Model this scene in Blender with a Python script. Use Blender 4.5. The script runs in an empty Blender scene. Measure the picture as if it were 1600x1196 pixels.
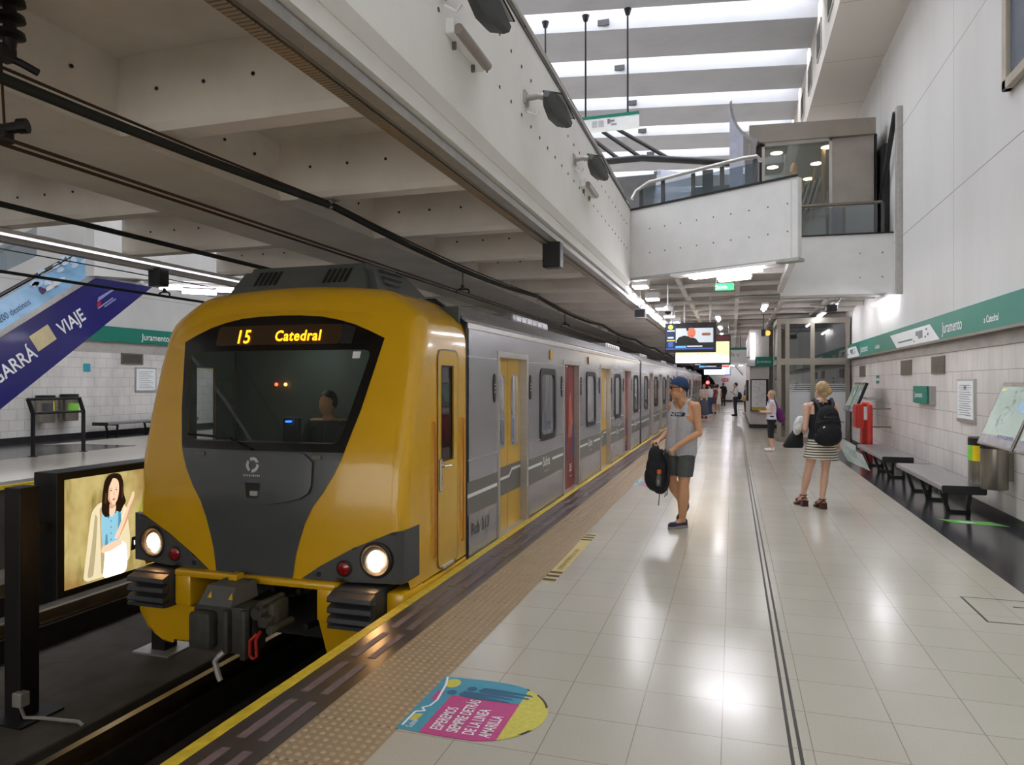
import bpy, bmesh, math, random
from mathutils import Vector, Matrix
random.seed(7)
R = math.radians
scene = bpy.context.scene
COL = scene.collection

# ---------------------------------------------------------------- colours and materials
def lin(c):
    def f(v):
        v = v / 255.0
        return v / 12.92 if v <= 0.04045 else ((v + 0.055) / 1.055) ** 2.4
    return (f(c[0]), f(c[1]), f(c[2]), 1.0)

MATS = {}
def newmat(name):
    m = bpy.data.materials.new(name); m.use_nodes = True
    nt = m.node_tree; b = nt.nodes['Principled BSDF']
    MATS[name] = m
    return m, nt, b

def swz(nt, axes):
    tc = nt.nodes.new('ShaderNodeTexCoord')
    if axes == 'XYZ':
        return tc.outputs['Object']
    s = nt.nodes.new('ShaderNodeSeparateXYZ'); nt.links.new(tc.outputs['Object'], s.inputs[0])
    c = nt.nodes.new('ShaderNodeCombineXYZ')
    for i, a in enumerate(axes):
        nt.links.new(s.outputs[a], c.inputs[i])
    return c.outputs[0]

def shift(nt, vec, off):
    v = nt.nodes.new('ShaderNodeVectorMath'); v.operation = 'ADD'
    nt.links.new(vec, v.inputs[0]); v.inputs[1].default_value = off
    return v.outputs[0]

def mixc(nt, fac, a, b, blend='MIX'):
    n = nt.nodes.new('ShaderNodeMix'); n.data_type = 'RGBA'; n.blend_type = blend
    for sock, val in ((n.inputs[0], fac), (n.inputs[6], a), (n.inputs[7], b)):
        if hasattr(val, 'is_output') or isinstance(val, bpy.types.NodeSocket):
            nt.links.new(val, sock)
        else:
            sock.default_value = val
    return n.outputs[2]

def noise(nt, vec, scale, detail=4, rough=0.6, stretch=None):
    n = nt.nodes.new('ShaderNodeTexNoise'); n.inputs['Scale'].default_value = scale
    n.inputs['Detail'].default_value = detail; n.inputs['Roughness'].default_value = rough
    if stretch:
        m = nt.nodes.new('ShaderNodeVectorMath'); m.operation = 'MULTIPLY'
        nt.links.new(vec, m.inputs[0]); m.inputs[1].default_value = stretch
        vec = m.outputs[0]
    nt.links.new(vec, n.inputs['Vector'])
    return n.outputs['Fac']

def ramp(nt, fac, lo, hi, a=(0, 0, 0, 1), b=(1, 1, 1, 1)):
    r = nt.nodes.new('ShaderNodeValToRGB'); nt.links.new(fac, r.inputs[0])
    e = r.color_ramp.elements
    e[0].position = lo; e[0].color = a; e[1].position = hi; e[1].color = b
    return r.outputs[0]

def bump(nt, b, h, strength, dist=0.01):
    n = nt.nodes.new('ShaderNodeBump'); n.inputs['Strength'].default_value = strength
    n.inputs['Distance'].default_value = dist
    nt.links.new(h, n.inputs['Height']); nt.links.new(n.outputs[0], b.inputs['Normal'])

def mat(name, c, rough=0.6, metal=0.0, var=0.12, scale=6.0, bmp=0.0, stretch=None, spec=None, coat=0.0):
    """plain surface with a soft procedural variation of its own colour"""
    m, nt, b = newmat(name)
    base = lin(c)
    dark = tuple(v * (1 - var) for v in base[:3]) + (1,)
    lite = tuple(min(1, v * (1 + var * 0.6)) for v in base[:3]) + (1,)
    v = swz(nt, 'XYZ')
    f = noise(nt, v, scale, stretch=stretch)
    nt.links.new(mixc(nt, ramp(nt, f, 0.3, 0.7), dark, lite), b.inputs['Base Color'])
    b.inputs['Roughness'].default_value = rough; b.inputs['Metallic'].default_value = metal
    if spec is not None: b.inputs['Specular IOR Level'].default_value = spec
    if coat: b.inputs['Coat Weight'].default_value = coat; b.inputs['Coat Roughness'].default_value = 0.08
    if bmp: bump(nt, b, f, bmp)
    return m

def emit(name, c, s):
    m, nt, b = newmat(name)
    b.inputs['Base Color'].default_value = lin(c)
    b.inputs['Emission Color'].default_value = lin(c); b.inputs['Emission Strength'].default_value = s
    b.inputs['Roughness'].default_value = 0.4
    return m

def glass(name, tint, refl=0.12, rough=0.02, opac=0.25, body=(40, 45, 48), ior=1.5):
    """thin pane: clear view through, body tint and surface reflection"""
    m, nt, b = newmat(name)
    out = nt.nodes['Material Output']; nt.nodes.remove(b)
    t = nt.nodes.new('ShaderNodeBsdfTransparent'); t.inputs[0].default_value = lin(tint)
    d = nt.nodes.new('ShaderNodeBsdfDiffuse'); d.inputs[0].default_value = lin(body)
    g = nt.nodes.new('ShaderNodeBsdfGlossy'); g.inputs['Roughness'].default_value = rough
    m1 = nt.nodes.new('ShaderNodeMixShader'); m1.inputs[0].default_value = opac
    nt.links.new(t.outputs[0], m1.inputs[1]); nt.links.new(d.outputs[0], m1.inputs[2])
    lw = nt.nodes.new('ShaderNodeLayerWeight'); lw.inputs[0].default_value = 0.5
    pw = nt.nodes.new('ShaderNodeMath'); pw.operation = 'POWER'; nt.links.new(lw.outputs['Facing'], pw.inputs[0]); pw.inputs[1].default_value = 5.0 if ior > 1.3 else 8.0
    mm = nt.nodes.new('ShaderNodeMath'); mm.operation = 'MULTIPLY_ADD'; mm.use_clamp = True
    nt.links.new(pw.outputs[0], mm.inputs[0]); mm.inputs[1].default_value = 1 - refl; mm.inputs[2].default_value = refl
    m2 = nt.nodes.new('ShaderNodeMixShader'); nt.links.new(mm.outputs[0], m2.inputs[0])
    nt.links.new(m1.outputs[0], m2.inputs[1]); nt.links.new(g.outputs[0], m2.inputs[2])
    nt.links.new(m2.outputs[0], out.inputs[0])
    return m

def grid_mat(name, c, line, axes, w, h, off=(0, 0, 0), mortar=0.004, stag=0.0, rough=0.4, var=0.08, dirt=None, dirt_amt=0.25,
             tilevar=0.04, bmp=0.15, nscale=1.2, speck=0.0, dirtstretch=(1, 1, 1)):
    m, nt, b = newmat(name)
    v = shift(nt, swz(nt, axes), off)
    br = nt.nodes.new('ShaderNodeTexBrick')
    br.offset = stag; br.squash = 1.0
    base = lin(c)
    br.inputs['Color1'].default_value = base
    br.inputs['Color2'].default_value = tuple(x * (1 - tilevar) for x in base[:3]) + (1,)
    br.inputs['Mortar'].default_value = lin(line)
    br.inputs['Scale'].default_value = 1.0
    br.inputs['Mortar Size'].default_value = mortar; br.inputs['Mortar Smooth'].default_value = 0.1
    br.inputs['Brick Width'].default_value = w; br.inputs['Row Height'].default_value = h
    nt.links.new(v, br.inputs['Vector'])
    f = noise(nt, v, nscale, 6, stretch=dirtstretch)
    dc = lin(dirt) if dirt else tuple(x * (1 - var) for x in base[:3]) + (1,)
    fac = nt.nodes.new('ShaderNodeMath'); fac.operation = 'MULTIPLY'
    nt.links.new(ramp(nt, f, 0.42, 0.72), fac.inputs[0]); fac.inputs[1].default_value = dirt_amt
    colr = mixc(nt, fac.outputs[0], br.outputs['Color'], dc)
    if speck:
        f2 = noise(nt, v, 160, 2)
        fm = nt.nodes.new('ShaderNodeMath'); fm.operation = 'MULTIPLY'
        nt.links.new(ramp(nt, f2, 0.45, 0.7), fm.inputs[0]); fm.inputs[1].default_value = speck
        colr = mixc(nt, fm.outputs[0], colr, lin((120, 110, 96)))
    nt.links.new(colr, b.inputs['Base Color'])
    b.inputs['Roughness'].default_value = rough
    inv = nt.nodes.new('ShaderNodeMath'); inv.operation = 'SUBTRACT'; inv.inputs[0].default_value = 1.0
    nt.links.new(br.outputs['Fac'], inv.inputs[1])
    if bmp: bump(nt, b, inv.outputs[0], bmp, 0.003)
    return m, nt, b

# ---------------------------------------------------------------- mesh building
class MB:
    def __init__(s):
        s.v = []; s.f = []; s.m = []; s.cur = 0; s.weld = False
    def mi(s, i): s.cur = i; return s
    def add(s, vs, fs):
        o = len(s.v); s.v += [Vector(p) for p in vs]
        for f in fs:
            s.f.append([i + o for i in f]); s.m.append(s.cur)
        return s
    def box(s, x0, x1, y0, y1, z0, z1, bev=0.0):
        if x0 > x1: x0, x1 = x1, x0
        if y0 > y1: y0, y1 = y1, y0
        if z0 > z1: z0, z1 = z1, z0
        if bev > 0:
            bev = min(bev, (x1 - x0) * .45, (y1 - y0) * .45, (z1 - z0) * .45)
            bm = bmesh.new(); bmesh.ops.create_cube(bm, size=1)
            for v in bm.verts:
                v.co = Vector(((x0 + x1) / 2 + v.co.x * (x1 - x0), (y0 + y1) / 2 + v.co.y * (y1 - y0), (z0 + z1) / 2 + v.co.z * (z1 - z0)))
            bmesh.ops.bevel(bm, geom=bm.edges[:], offset=bev, segments=2, affect='EDGES', profile=0.5)
            bm.verts.index_update()
            s.add([v.co.copy() for v in bm.verts], [[v.index for v in f.verts] for f in bm.faces]); bm.free()
            return s
        return s.add([(x0, y0, z0), (x1, y0, z0), (x1, y1, z0), (x0, y1, z0), (x0, y0, z1), (x1, y0, z1), (x1, y1, z1), (x0, y1, z1)],
                     [(3, 2, 1, 0), (4, 5, 6, 7), (0, 1, 5, 4), (1, 2, 6, 5), (2, 3, 7, 6), (3, 0, 4, 7)])
    def obox(s, c, ax, ay, az, bev=0.0):
        """box with centre c and half axis vectors"""
        t = MB(); t.box(-1, 1, -1, 1, -1, 1)
        if bev:
            L = (Vector(ax).length, Vector(ay).length, Vector(az).length)
            t = MB(); t.box(-L[0], L[0], -L[1], L[1], -L[2], L[2], bev)
            ax, ay, az = Vector(ax).normalized(), Vector(ay).normalized(), Vector(az).normalized()
        c = Vector(c); ax = Vector(ax); ay = Vector(ay); az = Vector(az)
        return s.add([c + ax * p.x + ay * p.y + az * p.z for p in t.v], t.f)
    def quad(s, *p): return s.add(p, [tuple(range(len(p)))])
    def prism(s, poly, a, b, plane='XY'):
        """extrude a 2D polygon along the third axis from a to b"""
        def P(q, t):
            if plane == 'XY': return (q[0], q[1], t)
            if plane == 'XZ': return (q[0], t, q[1])
            return (t, q[0], q[1])
        n = len(poly)
        vs = [P(q, a) for q in poly] + [P(q, b) for q in poly]
        fs = [tuple(reversed(range(n))), tuple(range(n, 2 * n))] + [(i, (i + 1) % n, n + (i + 1) % n, n + i) for i in range(n)]
        return s.add(vs, fs)
    def rings(s, rs, cap=True, closed=True):
        n = len(rs[0]); vs = [p for r in rs for p in r]; fs = []
        for k in range(len(rs) - 1):
            for i in range(n if closed else n - 1):
                j = (i + 1) % n
                fs.append((k * n + i, k * n + j, (k + 1) * n + j, (k + 1) * n + i))
        if cap:
            fs.append(tuple(reversed(range(n)))); fs.append(tuple(range((len(rs) - 1) * n, len(rs) * n)))
        return s.add(vs, fs)
    def tube(s, path, r, n=10, cap=True):
        path = [Vector(p) for p in path]; rs = []
        up = None
        for i, p in enumerate(path):
            a = path[max(0, i - 1)]; b = path[min(len(path) - 1, i + 1)]
            t = (b - a)
            if t.length < 1e-9: t = Vector((0, 0, 1))
            t.normalize()
            if up is None:
                up = t.orthogonal().normalized()
            else:
                up = (up - t * up.dot(t))
                up = up.normalized() if up.length > 1e-6 else t.orthogonal().normalized()
            w = t.cross(up); rr = r[i] if isinstance(r, (list, tuple)) else r
            rs.append([p + (up * math.cos(2 * math.pi * k / n) + w * math.sin(2 * math.pi * k / n)) * rr for k in range(n)])
        return s.rings(rs, cap)
    def cyl(s, a, b, r, r2=None, n=16): return s.tube([a, b], [r, r if r2 is None else r2], n)
    def ell(s, c, rx, ry, rz, n=16, m=10, rot=None):
        c = Vector(c); rs = []
        for k in range(1, m):
            t = math.pi * k / m
            rs.append([Vector((rx * math.sin(t) * math.cos(2 * math.pi * i / n), ry * math.sin(t) * math.sin(2 * math.pi * i / n), -rz * math.cos(t))) for i in range(n)])
        vs = [Vector((0, 0, -rz))] + [p for r_ in rs for p in r_] + [Vector((0, 0, rz))]
        fs = [(0, 1 + (i + 1) % n, 1 + i) for i in range(n)]
        for k in range(m - 2):
            for i in range(n):
                fs.append((1 + k * n + i, 1 + k * n + (i + 1) % n, 1 + (k + 1) * n + (i + 1) % n, 1 + (k + 1) * n + i))
        last = len(vs) - 1; o = 1 + (m - 2) * n
        fs += [(o + i, o + (i + 1) % n, last) for i in range(n)]
        if rot is not None: vs = [rot @ v for v in vs]
        return s.add([c + v for v in vs], fs)
    def disc(s, c, nrm, r, n=24, r2=None, up=None):
        nrm = Vector(nrm).normalized(); u = nrm.orthogonal().normalized() if up is None else Vector(up); w = nrm.cross(u)
        c = Vector(c); r2 = r if r2 is None else r2
        return s.add([c + u * math.cos(2 * math.pi * i / n) * r + w * math.sin(2 * math.pi * i / n) * r2 for i in range(n)], [tuple(range(n))])
    def lathe(s, c, axis, prof, n=24):
        """prof: list of (distance along axis, radius)"""
        axis = Vector(axis).normalized(); u = axis.orthogonal().normalized(); w = axis.cross(u); c = Vector(c)
        rs = [[c + axis * h + (u * math.cos(2 * math.pi * i / n) + w * math.sin(2 * math.pi * i / n)) * r for i in range(n)] for h, r in prof]
        return s.rings(rs, True)
    def join(s, o, fn=None):
        k = len(s.v); s.v += [Vector(fn(p)) if fn else p for p in o.v]
        s.f += [[i + k for i in f] for f in o.f]; s.m += o.m
        return s
    def build(s, name, mats, parent=None, smooth=False, loc=None, fix=True, face=None):
        if not isinstance(mats, (list, tuple)): mats = [mats]
        me = bpy.data.meshes.new(name)
        off = Vector((0, 0, 0))
        if parent is not None:
            p = parent
            while p is not None:
                off += p.location; p = p.parent
        elif loc is not None:
            off = Vector(loc)
        me.from_pydata([tuple(v - off) for v in s.v], [], s.f)
        for m in mats: me.materials.append(m)
        if len(mats) > 1:
            me.polygons.foreach_set('material_index', s.m)
        me.update()
        if fix:
            bm = bmesh.new(); bm.from_mesh(me)
            if s.weld: bmesh.ops.remove_doubles(bm, verts=bm.verts, dist=1e-5)
            bmesh.ops.recalc_face_normals(bm, faces=bm.faces)
            if face is not None:
                fv = Vector(face); tot = sum((f.normal.dot(fv) * f.calc_area() for f in bm.faces), 0.0)
                if tot < 0: bmesh.ops.reverse_faces(bm, faces=bm.faces)
            bm.to_mesh(me); bm.free()
        if smooth:
            me.polygons.foreach_set('use_smooth', [True] * len(me.polygons))
            if smooth != 'all':
                try: me.set_sharp_from_angle(angle=R(smooth if smooth is not True else 40))
                except Exception: pass
        o = bpy.data.objects.new(name, me); COL.objects.link(o)
        if parent is not None: o.parent = parent
        elif loc is not None: o.location = loc
        return o

def thing(name, label, cat, loc=(0, 0, 0), group=None):
    o = bpy.data.objects.new(name, None); COL.objects.link(o)
    o.empty_display_size = 0.1
    o.location = loc; o['label'] = label; o['category'] = cat
    if group: o['group'] = group
    return o
def tag(o, label, cat, group=None):
    o['label'] = label; o['category'] = cat
    if group: o['group'] = group
    return o
def struct(o): o['kind'] = 'structure'; return o
def dup(root, loc, rotz=None, label=None, group=None):
    r = root.copy(); COL.objects.link(r); r.location = loc
    if rotz is not None: r.rotation_euler = (0, 0, rotz)
    if label: r['label'] = label
    if group: r['group'] = group
    for ch in list(root.children):
        c = ch.copy(); COL.objects.link(c); c.parent = r
        for g in list(ch.children):
            d = g.copy(); COL.objects.link(d); d.parent = c
    return r

def text_mb(body, size, org, xdir, ydir, sx=1.0, depth=0.003, align='LEFT', bold=0.0, shear=0.0, spc=1.0):
    """letters as a thin mesh: xdir reading direction, ydir up direction of the letters"""
    cu = bpy.data.curves.new('lettering', 'FONT'); cu.body = body; cu.size = size
    cu.align_x = align; cu.extrude = 0.0; cu.offset = bold; cu.shear = shear; cu.space_character = spc; cu.resolution_u = 3
    ob = bpy.data.objects.new('lettering', cu); COL.objects.link(ob)
    dg = bpy.context.evaluated_depsgraph_get(); dg.update()
    me = bpy.data.meshes.new_from_object(ob.evaluated_get(dg))
    xd = Vector(xdir).normalized(); yd = Vector(ydir).normalized(); nd = xd.cross(yd); org = Vector(org)
    t = MB()
    vs = [org + xd * v.co.x * sx + yd * v.co.y + nd * depth for v in me.vertices]
    t.add(vs, [list(p.vertices) for p in me.polygons])
    bpy.data.objects.remove(ob); bpy.data.curves.remove(cu); bpy.data.meshes.remove(me)
    return t

def strokes_mb(org, xdir, ydir, w, h, n, depth=0.003, seed=1):
    """a line of small print too faint to read: short uneven strokes"""
    r_ = random.Random(seed); xd = Vector(xdir).normalized(); yd = Vector(ydir).normalized(); nd = xd.cross(yd); org = Vector(org) + nd * depth; t = MB()
    for k in range(n):
        a = w * k / n; b_ = a + w / n * .62; lo = h * .12 * r_.random(); hi = h * (.6 + .4 * r_.random())
        t.add([org + xd * a + yd * lo, org + xd * b_ + yd * lo, org + xd * b_ + yd * hi, org + xd * a + yd * hi], [(0, 1, 2, 3)])
    return t
# ---------------------------------------------------------------- camera
cam = bpy.data.cameras.new('camera'); cam.sensor_width = 36.0; cam.lens = 1102.0 / 1600 * 36
cam.clip_start = 0.05; cam.clip_end = 300
co = bpy.data.objects.new('camera', cam); COL.objects.link(co)
co.location = (0, 0, 1.68); co.rotation_euler = (R(90), 0, math.atan(345 / 1102.0))
scene.camera = co
scene.view_settings.view_transform = 'Standard'; scene.view_settings.look = 'None'
scene.view_settings.gamma = 1.0; scene.view_settings.use_curve_mapping = False
scene.view_settings.exposure = 0.8
try:
    scene.cycles.use_denoising = True
    scene.cycles.max_bounces = 10; scene.cycles.diffuse_bounces = 6; scene.cycles.glossy_bounces = 4
    scene.cycles.transparent_max_bounces = 12; scene.cycles.sample_clamp_indirect = 6.0
except Exception: pass
w = bpy.data.worlds.new('world'); scene.world = w; w.use_nodes = True
w.node_tree.nodes['Background'].inputs[0].default_value = lin((225, 230, 240))
w.node_tree.nodes['Background'].inputs[1].default_value = 0.25

# ---------------------------------------------------------------- shared materials
M = {}
M['plaster'] = grid_mat('wall_plaster', (214, 212, 209), (150, 146, 140), 'YZX', 5.4, 2.12, (4.2, -0.29, 0), 0.008, 0, 0.75, 0.1, (176, 172, 166), 0.35, 0.02, 0.3, 0.5, 0, (1, .35, 1))[0]
M['white_concrete'] = mat('white_concrete', (222, 221, 219), 0.7, 0, 0.06, 2.5, 0.05)
M['fascia'] = mat('fascia_concrete', (230, 227, 221), 0.7, 0, 0.05, 1.5, 0.05)
M['ceil'] = mat('ceiling_concrete', (236, 229, 219), 0.8, 0, 0.12, 1.2, 0.08)
M['grille'] = mat('ceiling_metal', (176, 168, 160), 0.55, 0.1, 0.08, 3)
M['tilewall'] = grid_mat('wall_tile', (226, 221, 216), (146, 139, 132), 'YZX', 0.45, 0.3, (0.1, -0.04, 0), 0.004, 0.5, 0.45, 0.1, (150, 140, 130), 0.55, 0.05, 0.2, 0.9, 0, (1, .5, 1))[0]
M['ledge'] = mat('ledge_stone', (178, 172, 166), 0.6, 0, 0.2, 5, stretch=(1, .4, 1))
M['black_floor'] = grid_mat('black_floor_tile', (54, 54, 58), (26, 26, 27), 'XYZ', 0.4, 0.4, (0.05, 0, 0), 0.004, 0, 0.16, 0.2, (66, 64, 62), 0.4, 0.1)[0]
M['dark_strip'] = grid_mat('edge_strip_tile', (66, 55, 50), (42, 36, 33), 'XYZ', 0.4, 0.4, (0, .2, 0), 0.004, 0, 0.3, 0.2, (92, 80, 74), 0.3, 0.1)[0]
M['yellow_paint'] = mat('edge_yellow_paint', (214, 184, 44), 0.5, 0, 0.25, 14)
M['seam'] = mat('floor_seam_rubber', (58, 54, 50), 0.6)
M['dark'] = mat('dark_concrete', (70, 64, 58), 0.9, 0, 0.35, 3, 0.2)  # evenly dark concrete for tunnel, roof and platform sides
M['ballast'] = mat('track_bed', (78, 72, 64), 0.95, 0, 0.35, 4, 0.4)
M['black'] = mat('black_paint', (24, 23, 23), 0.5, 0, 0.2, 8)
M['black_metal'] = mat('black_metal', (38, 38, 40), 0.4, 0.3, 0.2, 8)
M['steel'] = mat('brushed_steel', (190, 186, 180), 0.36, 0.55, 0.08, 3, stretch=(1, 1, 6))
M['steel_dark'] = mat('aged_steel', (128, 122, 112), 0.45, 0.7, 0.12, 3)
M['rail'] = mat('rail_steel', (170, 150, 118), 0.28, 1.0, 0.15, 4)
M['galv'] = mat('galvanised_metal', (176, 174, 170), 0.5, 0.5, 0.1, 12)
M['white_metal'] = mat('white_enamel', (232, 232, 230), 0.45, 0, 0.04)
M['teal'] = mat('teal_sign', (6, 122, 102), 0.5, 0, 0.05, 2)
M['white'] = mat('white_print', (236, 238, 238), 0.5, 0, 0.03)
M['grey_print'] = mat('grey_print', (120, 122, 126), 0.5, 0, 0.05)
M['tube'] = emit('fluorescent_tube', (250, 248, 255), 32.0)
M['tube_soft'] = emit('lamp_diffuser', (250, 249, 255), 16.0)
M['tube_far'] = emit('fluorescent_tube_row', (250, 248, 255), 48.0)
M['skyglow'] = emit('skylight_daylight', (244, 248, 255), 5.0)
M['red'] = mat('red_paint', (182, 38, 28), 0.4, 0, 0.12)
M['rubber'] = mat('black_rubber', (28, 28, 30), 0.6, 0, 0.1)
M['clear'] = glass('clear_glass', (240, 244, 244), 0.1, 0.02, 0.04, (200, 205, 205))
# ================================================================ THE SETTING
YB, YE = -9.0, 64.0          # back and end of the hall
# -- platform floor
fm, nt, b = grid_mat('floor_tile', (182, 176, 163), (138, 129, 115), 'XYZ', 0.4, 0.4, (0.05, 0.12, 0), 0.0025, 0, 0.17, 0.06, (170, 163, 149), 0.5, 0.035, 0.1, 0.6, 0.2)
M['floor'] = fm
f = noise(nt, swz(nt, 'XYZ'), 1.1, 2)
rr = nt.nodes.new('ShaderNodeMapRange'); nt.links.new(f, rr.inputs[0])
rr.inputs[1].default_value = 0.3; rr.inputs[2].default_value = 0.7; rr.inputs[3].default_value = 0.17; rr.inputs[4].default_value = 0.24
nt.links.new(rr.outputs[0], b.inputs['Roughness'])
b.inputs['Specular IOR Level'].default_value = 0.5
fl = MB().box(-1.55, 2.2, YB, YE, -0.3, 0)
struct(fl.build('floor', M['floor']))
s = MB().box(0.246, 0.262, YB, YE, -0.01, 0.0015).box(0.286, 0.302, YB, YE, -0.01, 0.0015)
struct(s.build('trim_1', M['seam']))
struct(MB().box(2.2, 3.3, YB, YE, -0.3, 0).build('floor_border', M['black_floor']))
# hatch cover outline in the floor, right foreground
h = MB()
h.box(1.70, 1.716, 5.72, 6.33, 0, .0016).box(1.70, 2.19, 5.715, 5.727, 0, .0016).box(1.70, 2.19, 6.325, 6.335, 0, .0012).box(2.0, 2.2, 6.14, 6.16, 0, .0018)
struct(h.build('trim_2', M['seam']))
# -- platform edge: yellow nosing, dark strip with grip bars, tactile paving
e = MB().box(-2.40, -2.325, YB, YE, -0.32, 0.004, 0.004)
struct(e.build('trim_3', M['yellow_paint']))
e = MB().box(-2.325, -2.0, YB, YE, -0.3, 0)
struct(e.build('floor_edge', M['dark_strip']))
M['grip'] = mat('grip_bar', (112, 94, 92), 0.6, 0, 0.2, 20)
e = MB(); y = 0.2
while y < 40:
    for x in (-2.245, -2.125):
        e.box(x, x + .05, y, y + .42, 0, 0.003)
    y += 0.52
struct(e.build('trim_4', M['grip']))
tm, nt, b = grid_mat('tactile_tile', (156, 134, 105), (94, 80, 62), 'XYZ', 0.46, 0.4, (2.005, .1, 0), 0.004, 0, 0.45, 0.15, (140, 120, 92), 0.4, 0.08, .3)
e = MB().box(-2.0, -1.55, YB, YE, -0.3, 0)
struct(e.build('floor_tactile', tm))
M['dome'] = mat('tactile_dome', (176, 154, 122), 0.42, 0, 0.12, 9)
e = MB(); y = 1.0
while y < 17.0:
    far = y > 7
    n = 6 if far else 8
    for k in range(9):
        x = -1.972 + k * 0.0492
        vs = []
        for (rr_, zz) in ((0.0135, 0.0), (0.011, 0.004), (0.005, 0.0055)):
            vs += [(x + rr_ * math.cos(2 * math.pi * i / n), y + rr_ * math.sin(2 * math.pi * i / n), zz) for i in range(n)]
        fs = [(a * n + i, a * n + (i + 1) % n, (a + 1) * n + (i + 1) % n, (a + 1) * n + i) for a in range(2) for i in range(n)] + [tuple(range(2 * n, 3 * n))]
        e.add(vs, fs)
    y += 0.05
struct(e.build('trim_5', M['dome'], fix=False))
struct(MB().box(-2.36, -2.3, YB, YE, -1.4, -.3).build('wall_platform', M['dark']))
# -- track bed, middle slab between the tracks, far track, far platform
struct(MB().box(-11.4, -2.3, YB, 90, -1.7, -1.35).build('floor_trackbed', M['ballast']))
struct(MB().box(-7.0, -5.17, YB, 90, -1.36, -1.2, 0.02).build('floor_median', mat('median_concrete', (84, 79, 72), .92, 0, .3, 2.5, .25)))
M['tieplate'] = mat('rail_fastening', (52, 46, 40), .7, .3, .3, 10)
def rail(x, lab):
    r = thing('track_rail', lab, 'rail', (x, 3, -1.1))
    m = MB().prism([(x - .06, -1.1), (x + .06, -1.1), (x + .06, -1.085), (x + .012, -1.07), (x + .012, -.985), (x + .034, -.975), (x + .034, -.955), (x - .034, -.955), (x - .034, -.975), (x - .012, -.985), (x - .012, -1.07), (x - .06, -1.085)], YB, 70, 'XZ')
    m.build('rail_bar', M['rail'], r)
    MB().box(x - .11, x + .11, YB, 70, -1.36, -1.1).build('bearer', M['tieplate'], r)
rail(-4.56, 'shiny left running rail of the near track, beside the concrete slab')
rail(-2.95, 'dark right running rail of the near track, under the platform edge')
rail(-7.6, 'near running rail of the far track, behind the lit advert box')
rail(-9.1, 'far running rail of the far track, below the far platform')
struct(MB().box(-19.2, -11.3, YB, 50, -1.4, -0.001).build('wall_far_platform', M['dark']))
M['far_floor'] = grid_mat('far_floor_tile', (214, 207, 196), (170, 160, 148), 'XYZ', 0.4, 0.4, (0, 0, 0), 0.002, 0, 0.2, .05, None, .3, .03, .1)[0]
struct(MB().box(-18.9, -11.75, YB, 50, -.02, 0.0).build('floor_far', M['far_floor']))
struct(MB().box(-11.75, -11.36, YB, 50, -.02, 0.002).build('floor_far_edge', mat('far_edge_tile', (84, 78, 76), .3)))
struct(MB().box(-11.36, -11.28, YB, 50, -.06, 0.004).build('trim_6', M['yellow_paint']))
struct(MB().add([(-15.1, YB, .003), (-15.1, 14.9, .003), (-17.0, 14.9, .003), (-17.9, 14.0, .003), (-18.85, 14.0, .003), (-18.85, YB, .003)], [(0, 1, 2, 3, 4, 5)]).build('floor_far_dark', M['black_floor']))
struct(MB().box(-18.85, -17.75, 14, 50, 0, .003).build('floor_far_border', M['black_floor']))
# -- right wall
XR = 3.14
struct(MB().box(XR, XR + .3, YB, YE, -.3, 2.14).build('wall_right', M['tilewall']))
struct(MB().box(XR - .02, XR + .3, YB, YE, 2.14, 2.34).build('trim_7', M['ledge']))
struct(MB().box(XR, XR + .3, YB, YE, 2.34, 12).build('wall_right_upper', M['plaster']))
struct(MB().box(XR - .02, XR, YB, YE, 0, .11).build('baseboard_right', mat('baseboard_black', (40, 40, 43), .25)))
# soffit along the top of the right wall
sf = MB().mi(0).box(2.0, XR, YB, 46, 8.77, 8.9).mi(0).box(1.9, 2.0, YB, 46, 8.77, 10.5)
struct(sf.build('ceiling_soffit', [grid_mat('soffit_panel', (206, 200, 192), (140, 134, 126), 'XYZ', 6, 2.6, (0, 1.2, 0), .01, 0, .75, .05)[0], M['dark']]))
for i, yy in enumerate((15.1, 17.1, 19.1, 21.1)):
    o = MB().mi(0).box(1.87, 1.9, yy, yy + .8, 9.15, 9.85).mi(1).box(1.86, 1.875, yy + .08, yy + .72, 9.22, 9.78).build('soffit_vent', [M['galv'], M['dark']])
    tag(o, 'square louvred vent high in the skylight edge beam, number %s from the near end' % ('one', 'two', 'three', 'four')[i], 'vent')
for ch in [o for o in COL.objects if o.name.startswith('soffit_vent')]:
    ch['label'] = 'square dark vent in the sloping skylight edge beam at top right'; ch['group'] = 'vents along the skylight edge'
# -- skylight: glazing strips between deep cross beams
def sky_y(x, y0): return y0 + (x + 2.3) * 0.18
k0 = [17.15 + 2.57 * i for i in range(-11, 12)]
bm_ = MB()
for y0 in k0:
    a, b2 = -19.0, 1.95
    poly = [(a, sky_y(a, y0)), (b2, sky_y(b2, y0)), (b2, sky_y(b2, y0 + 1.62)), (a, sky_y(a, y0 + 1.62))]
    bm_.prism(poly, 10.25, 11.2)
struct(bm_.build('ceiling_beams_skylight', mat('skylight_beam', (158, 158, 161), .8, 0, .08, 1.0)))
g = MB()
for y0 in k0[:-1]:
    a, b2 = -13.0, 1.95
    
    g.prism([(a, sky_y(a, y0 + 1.62)), (b2, sky_y(b2, y0 + 1.62)), (b2, sky_y(b2, y0 + 2.57)), (a, sky_y(a, y0 + 2.57))], 11.0, 11.04)
struct(g.build('window_1', M['skyglow']))
struct(MB().box(-19.3, 3.5, YB - 8, YE, 11.25, 11.5).build('ceiling_roof', M['dark']))
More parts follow.
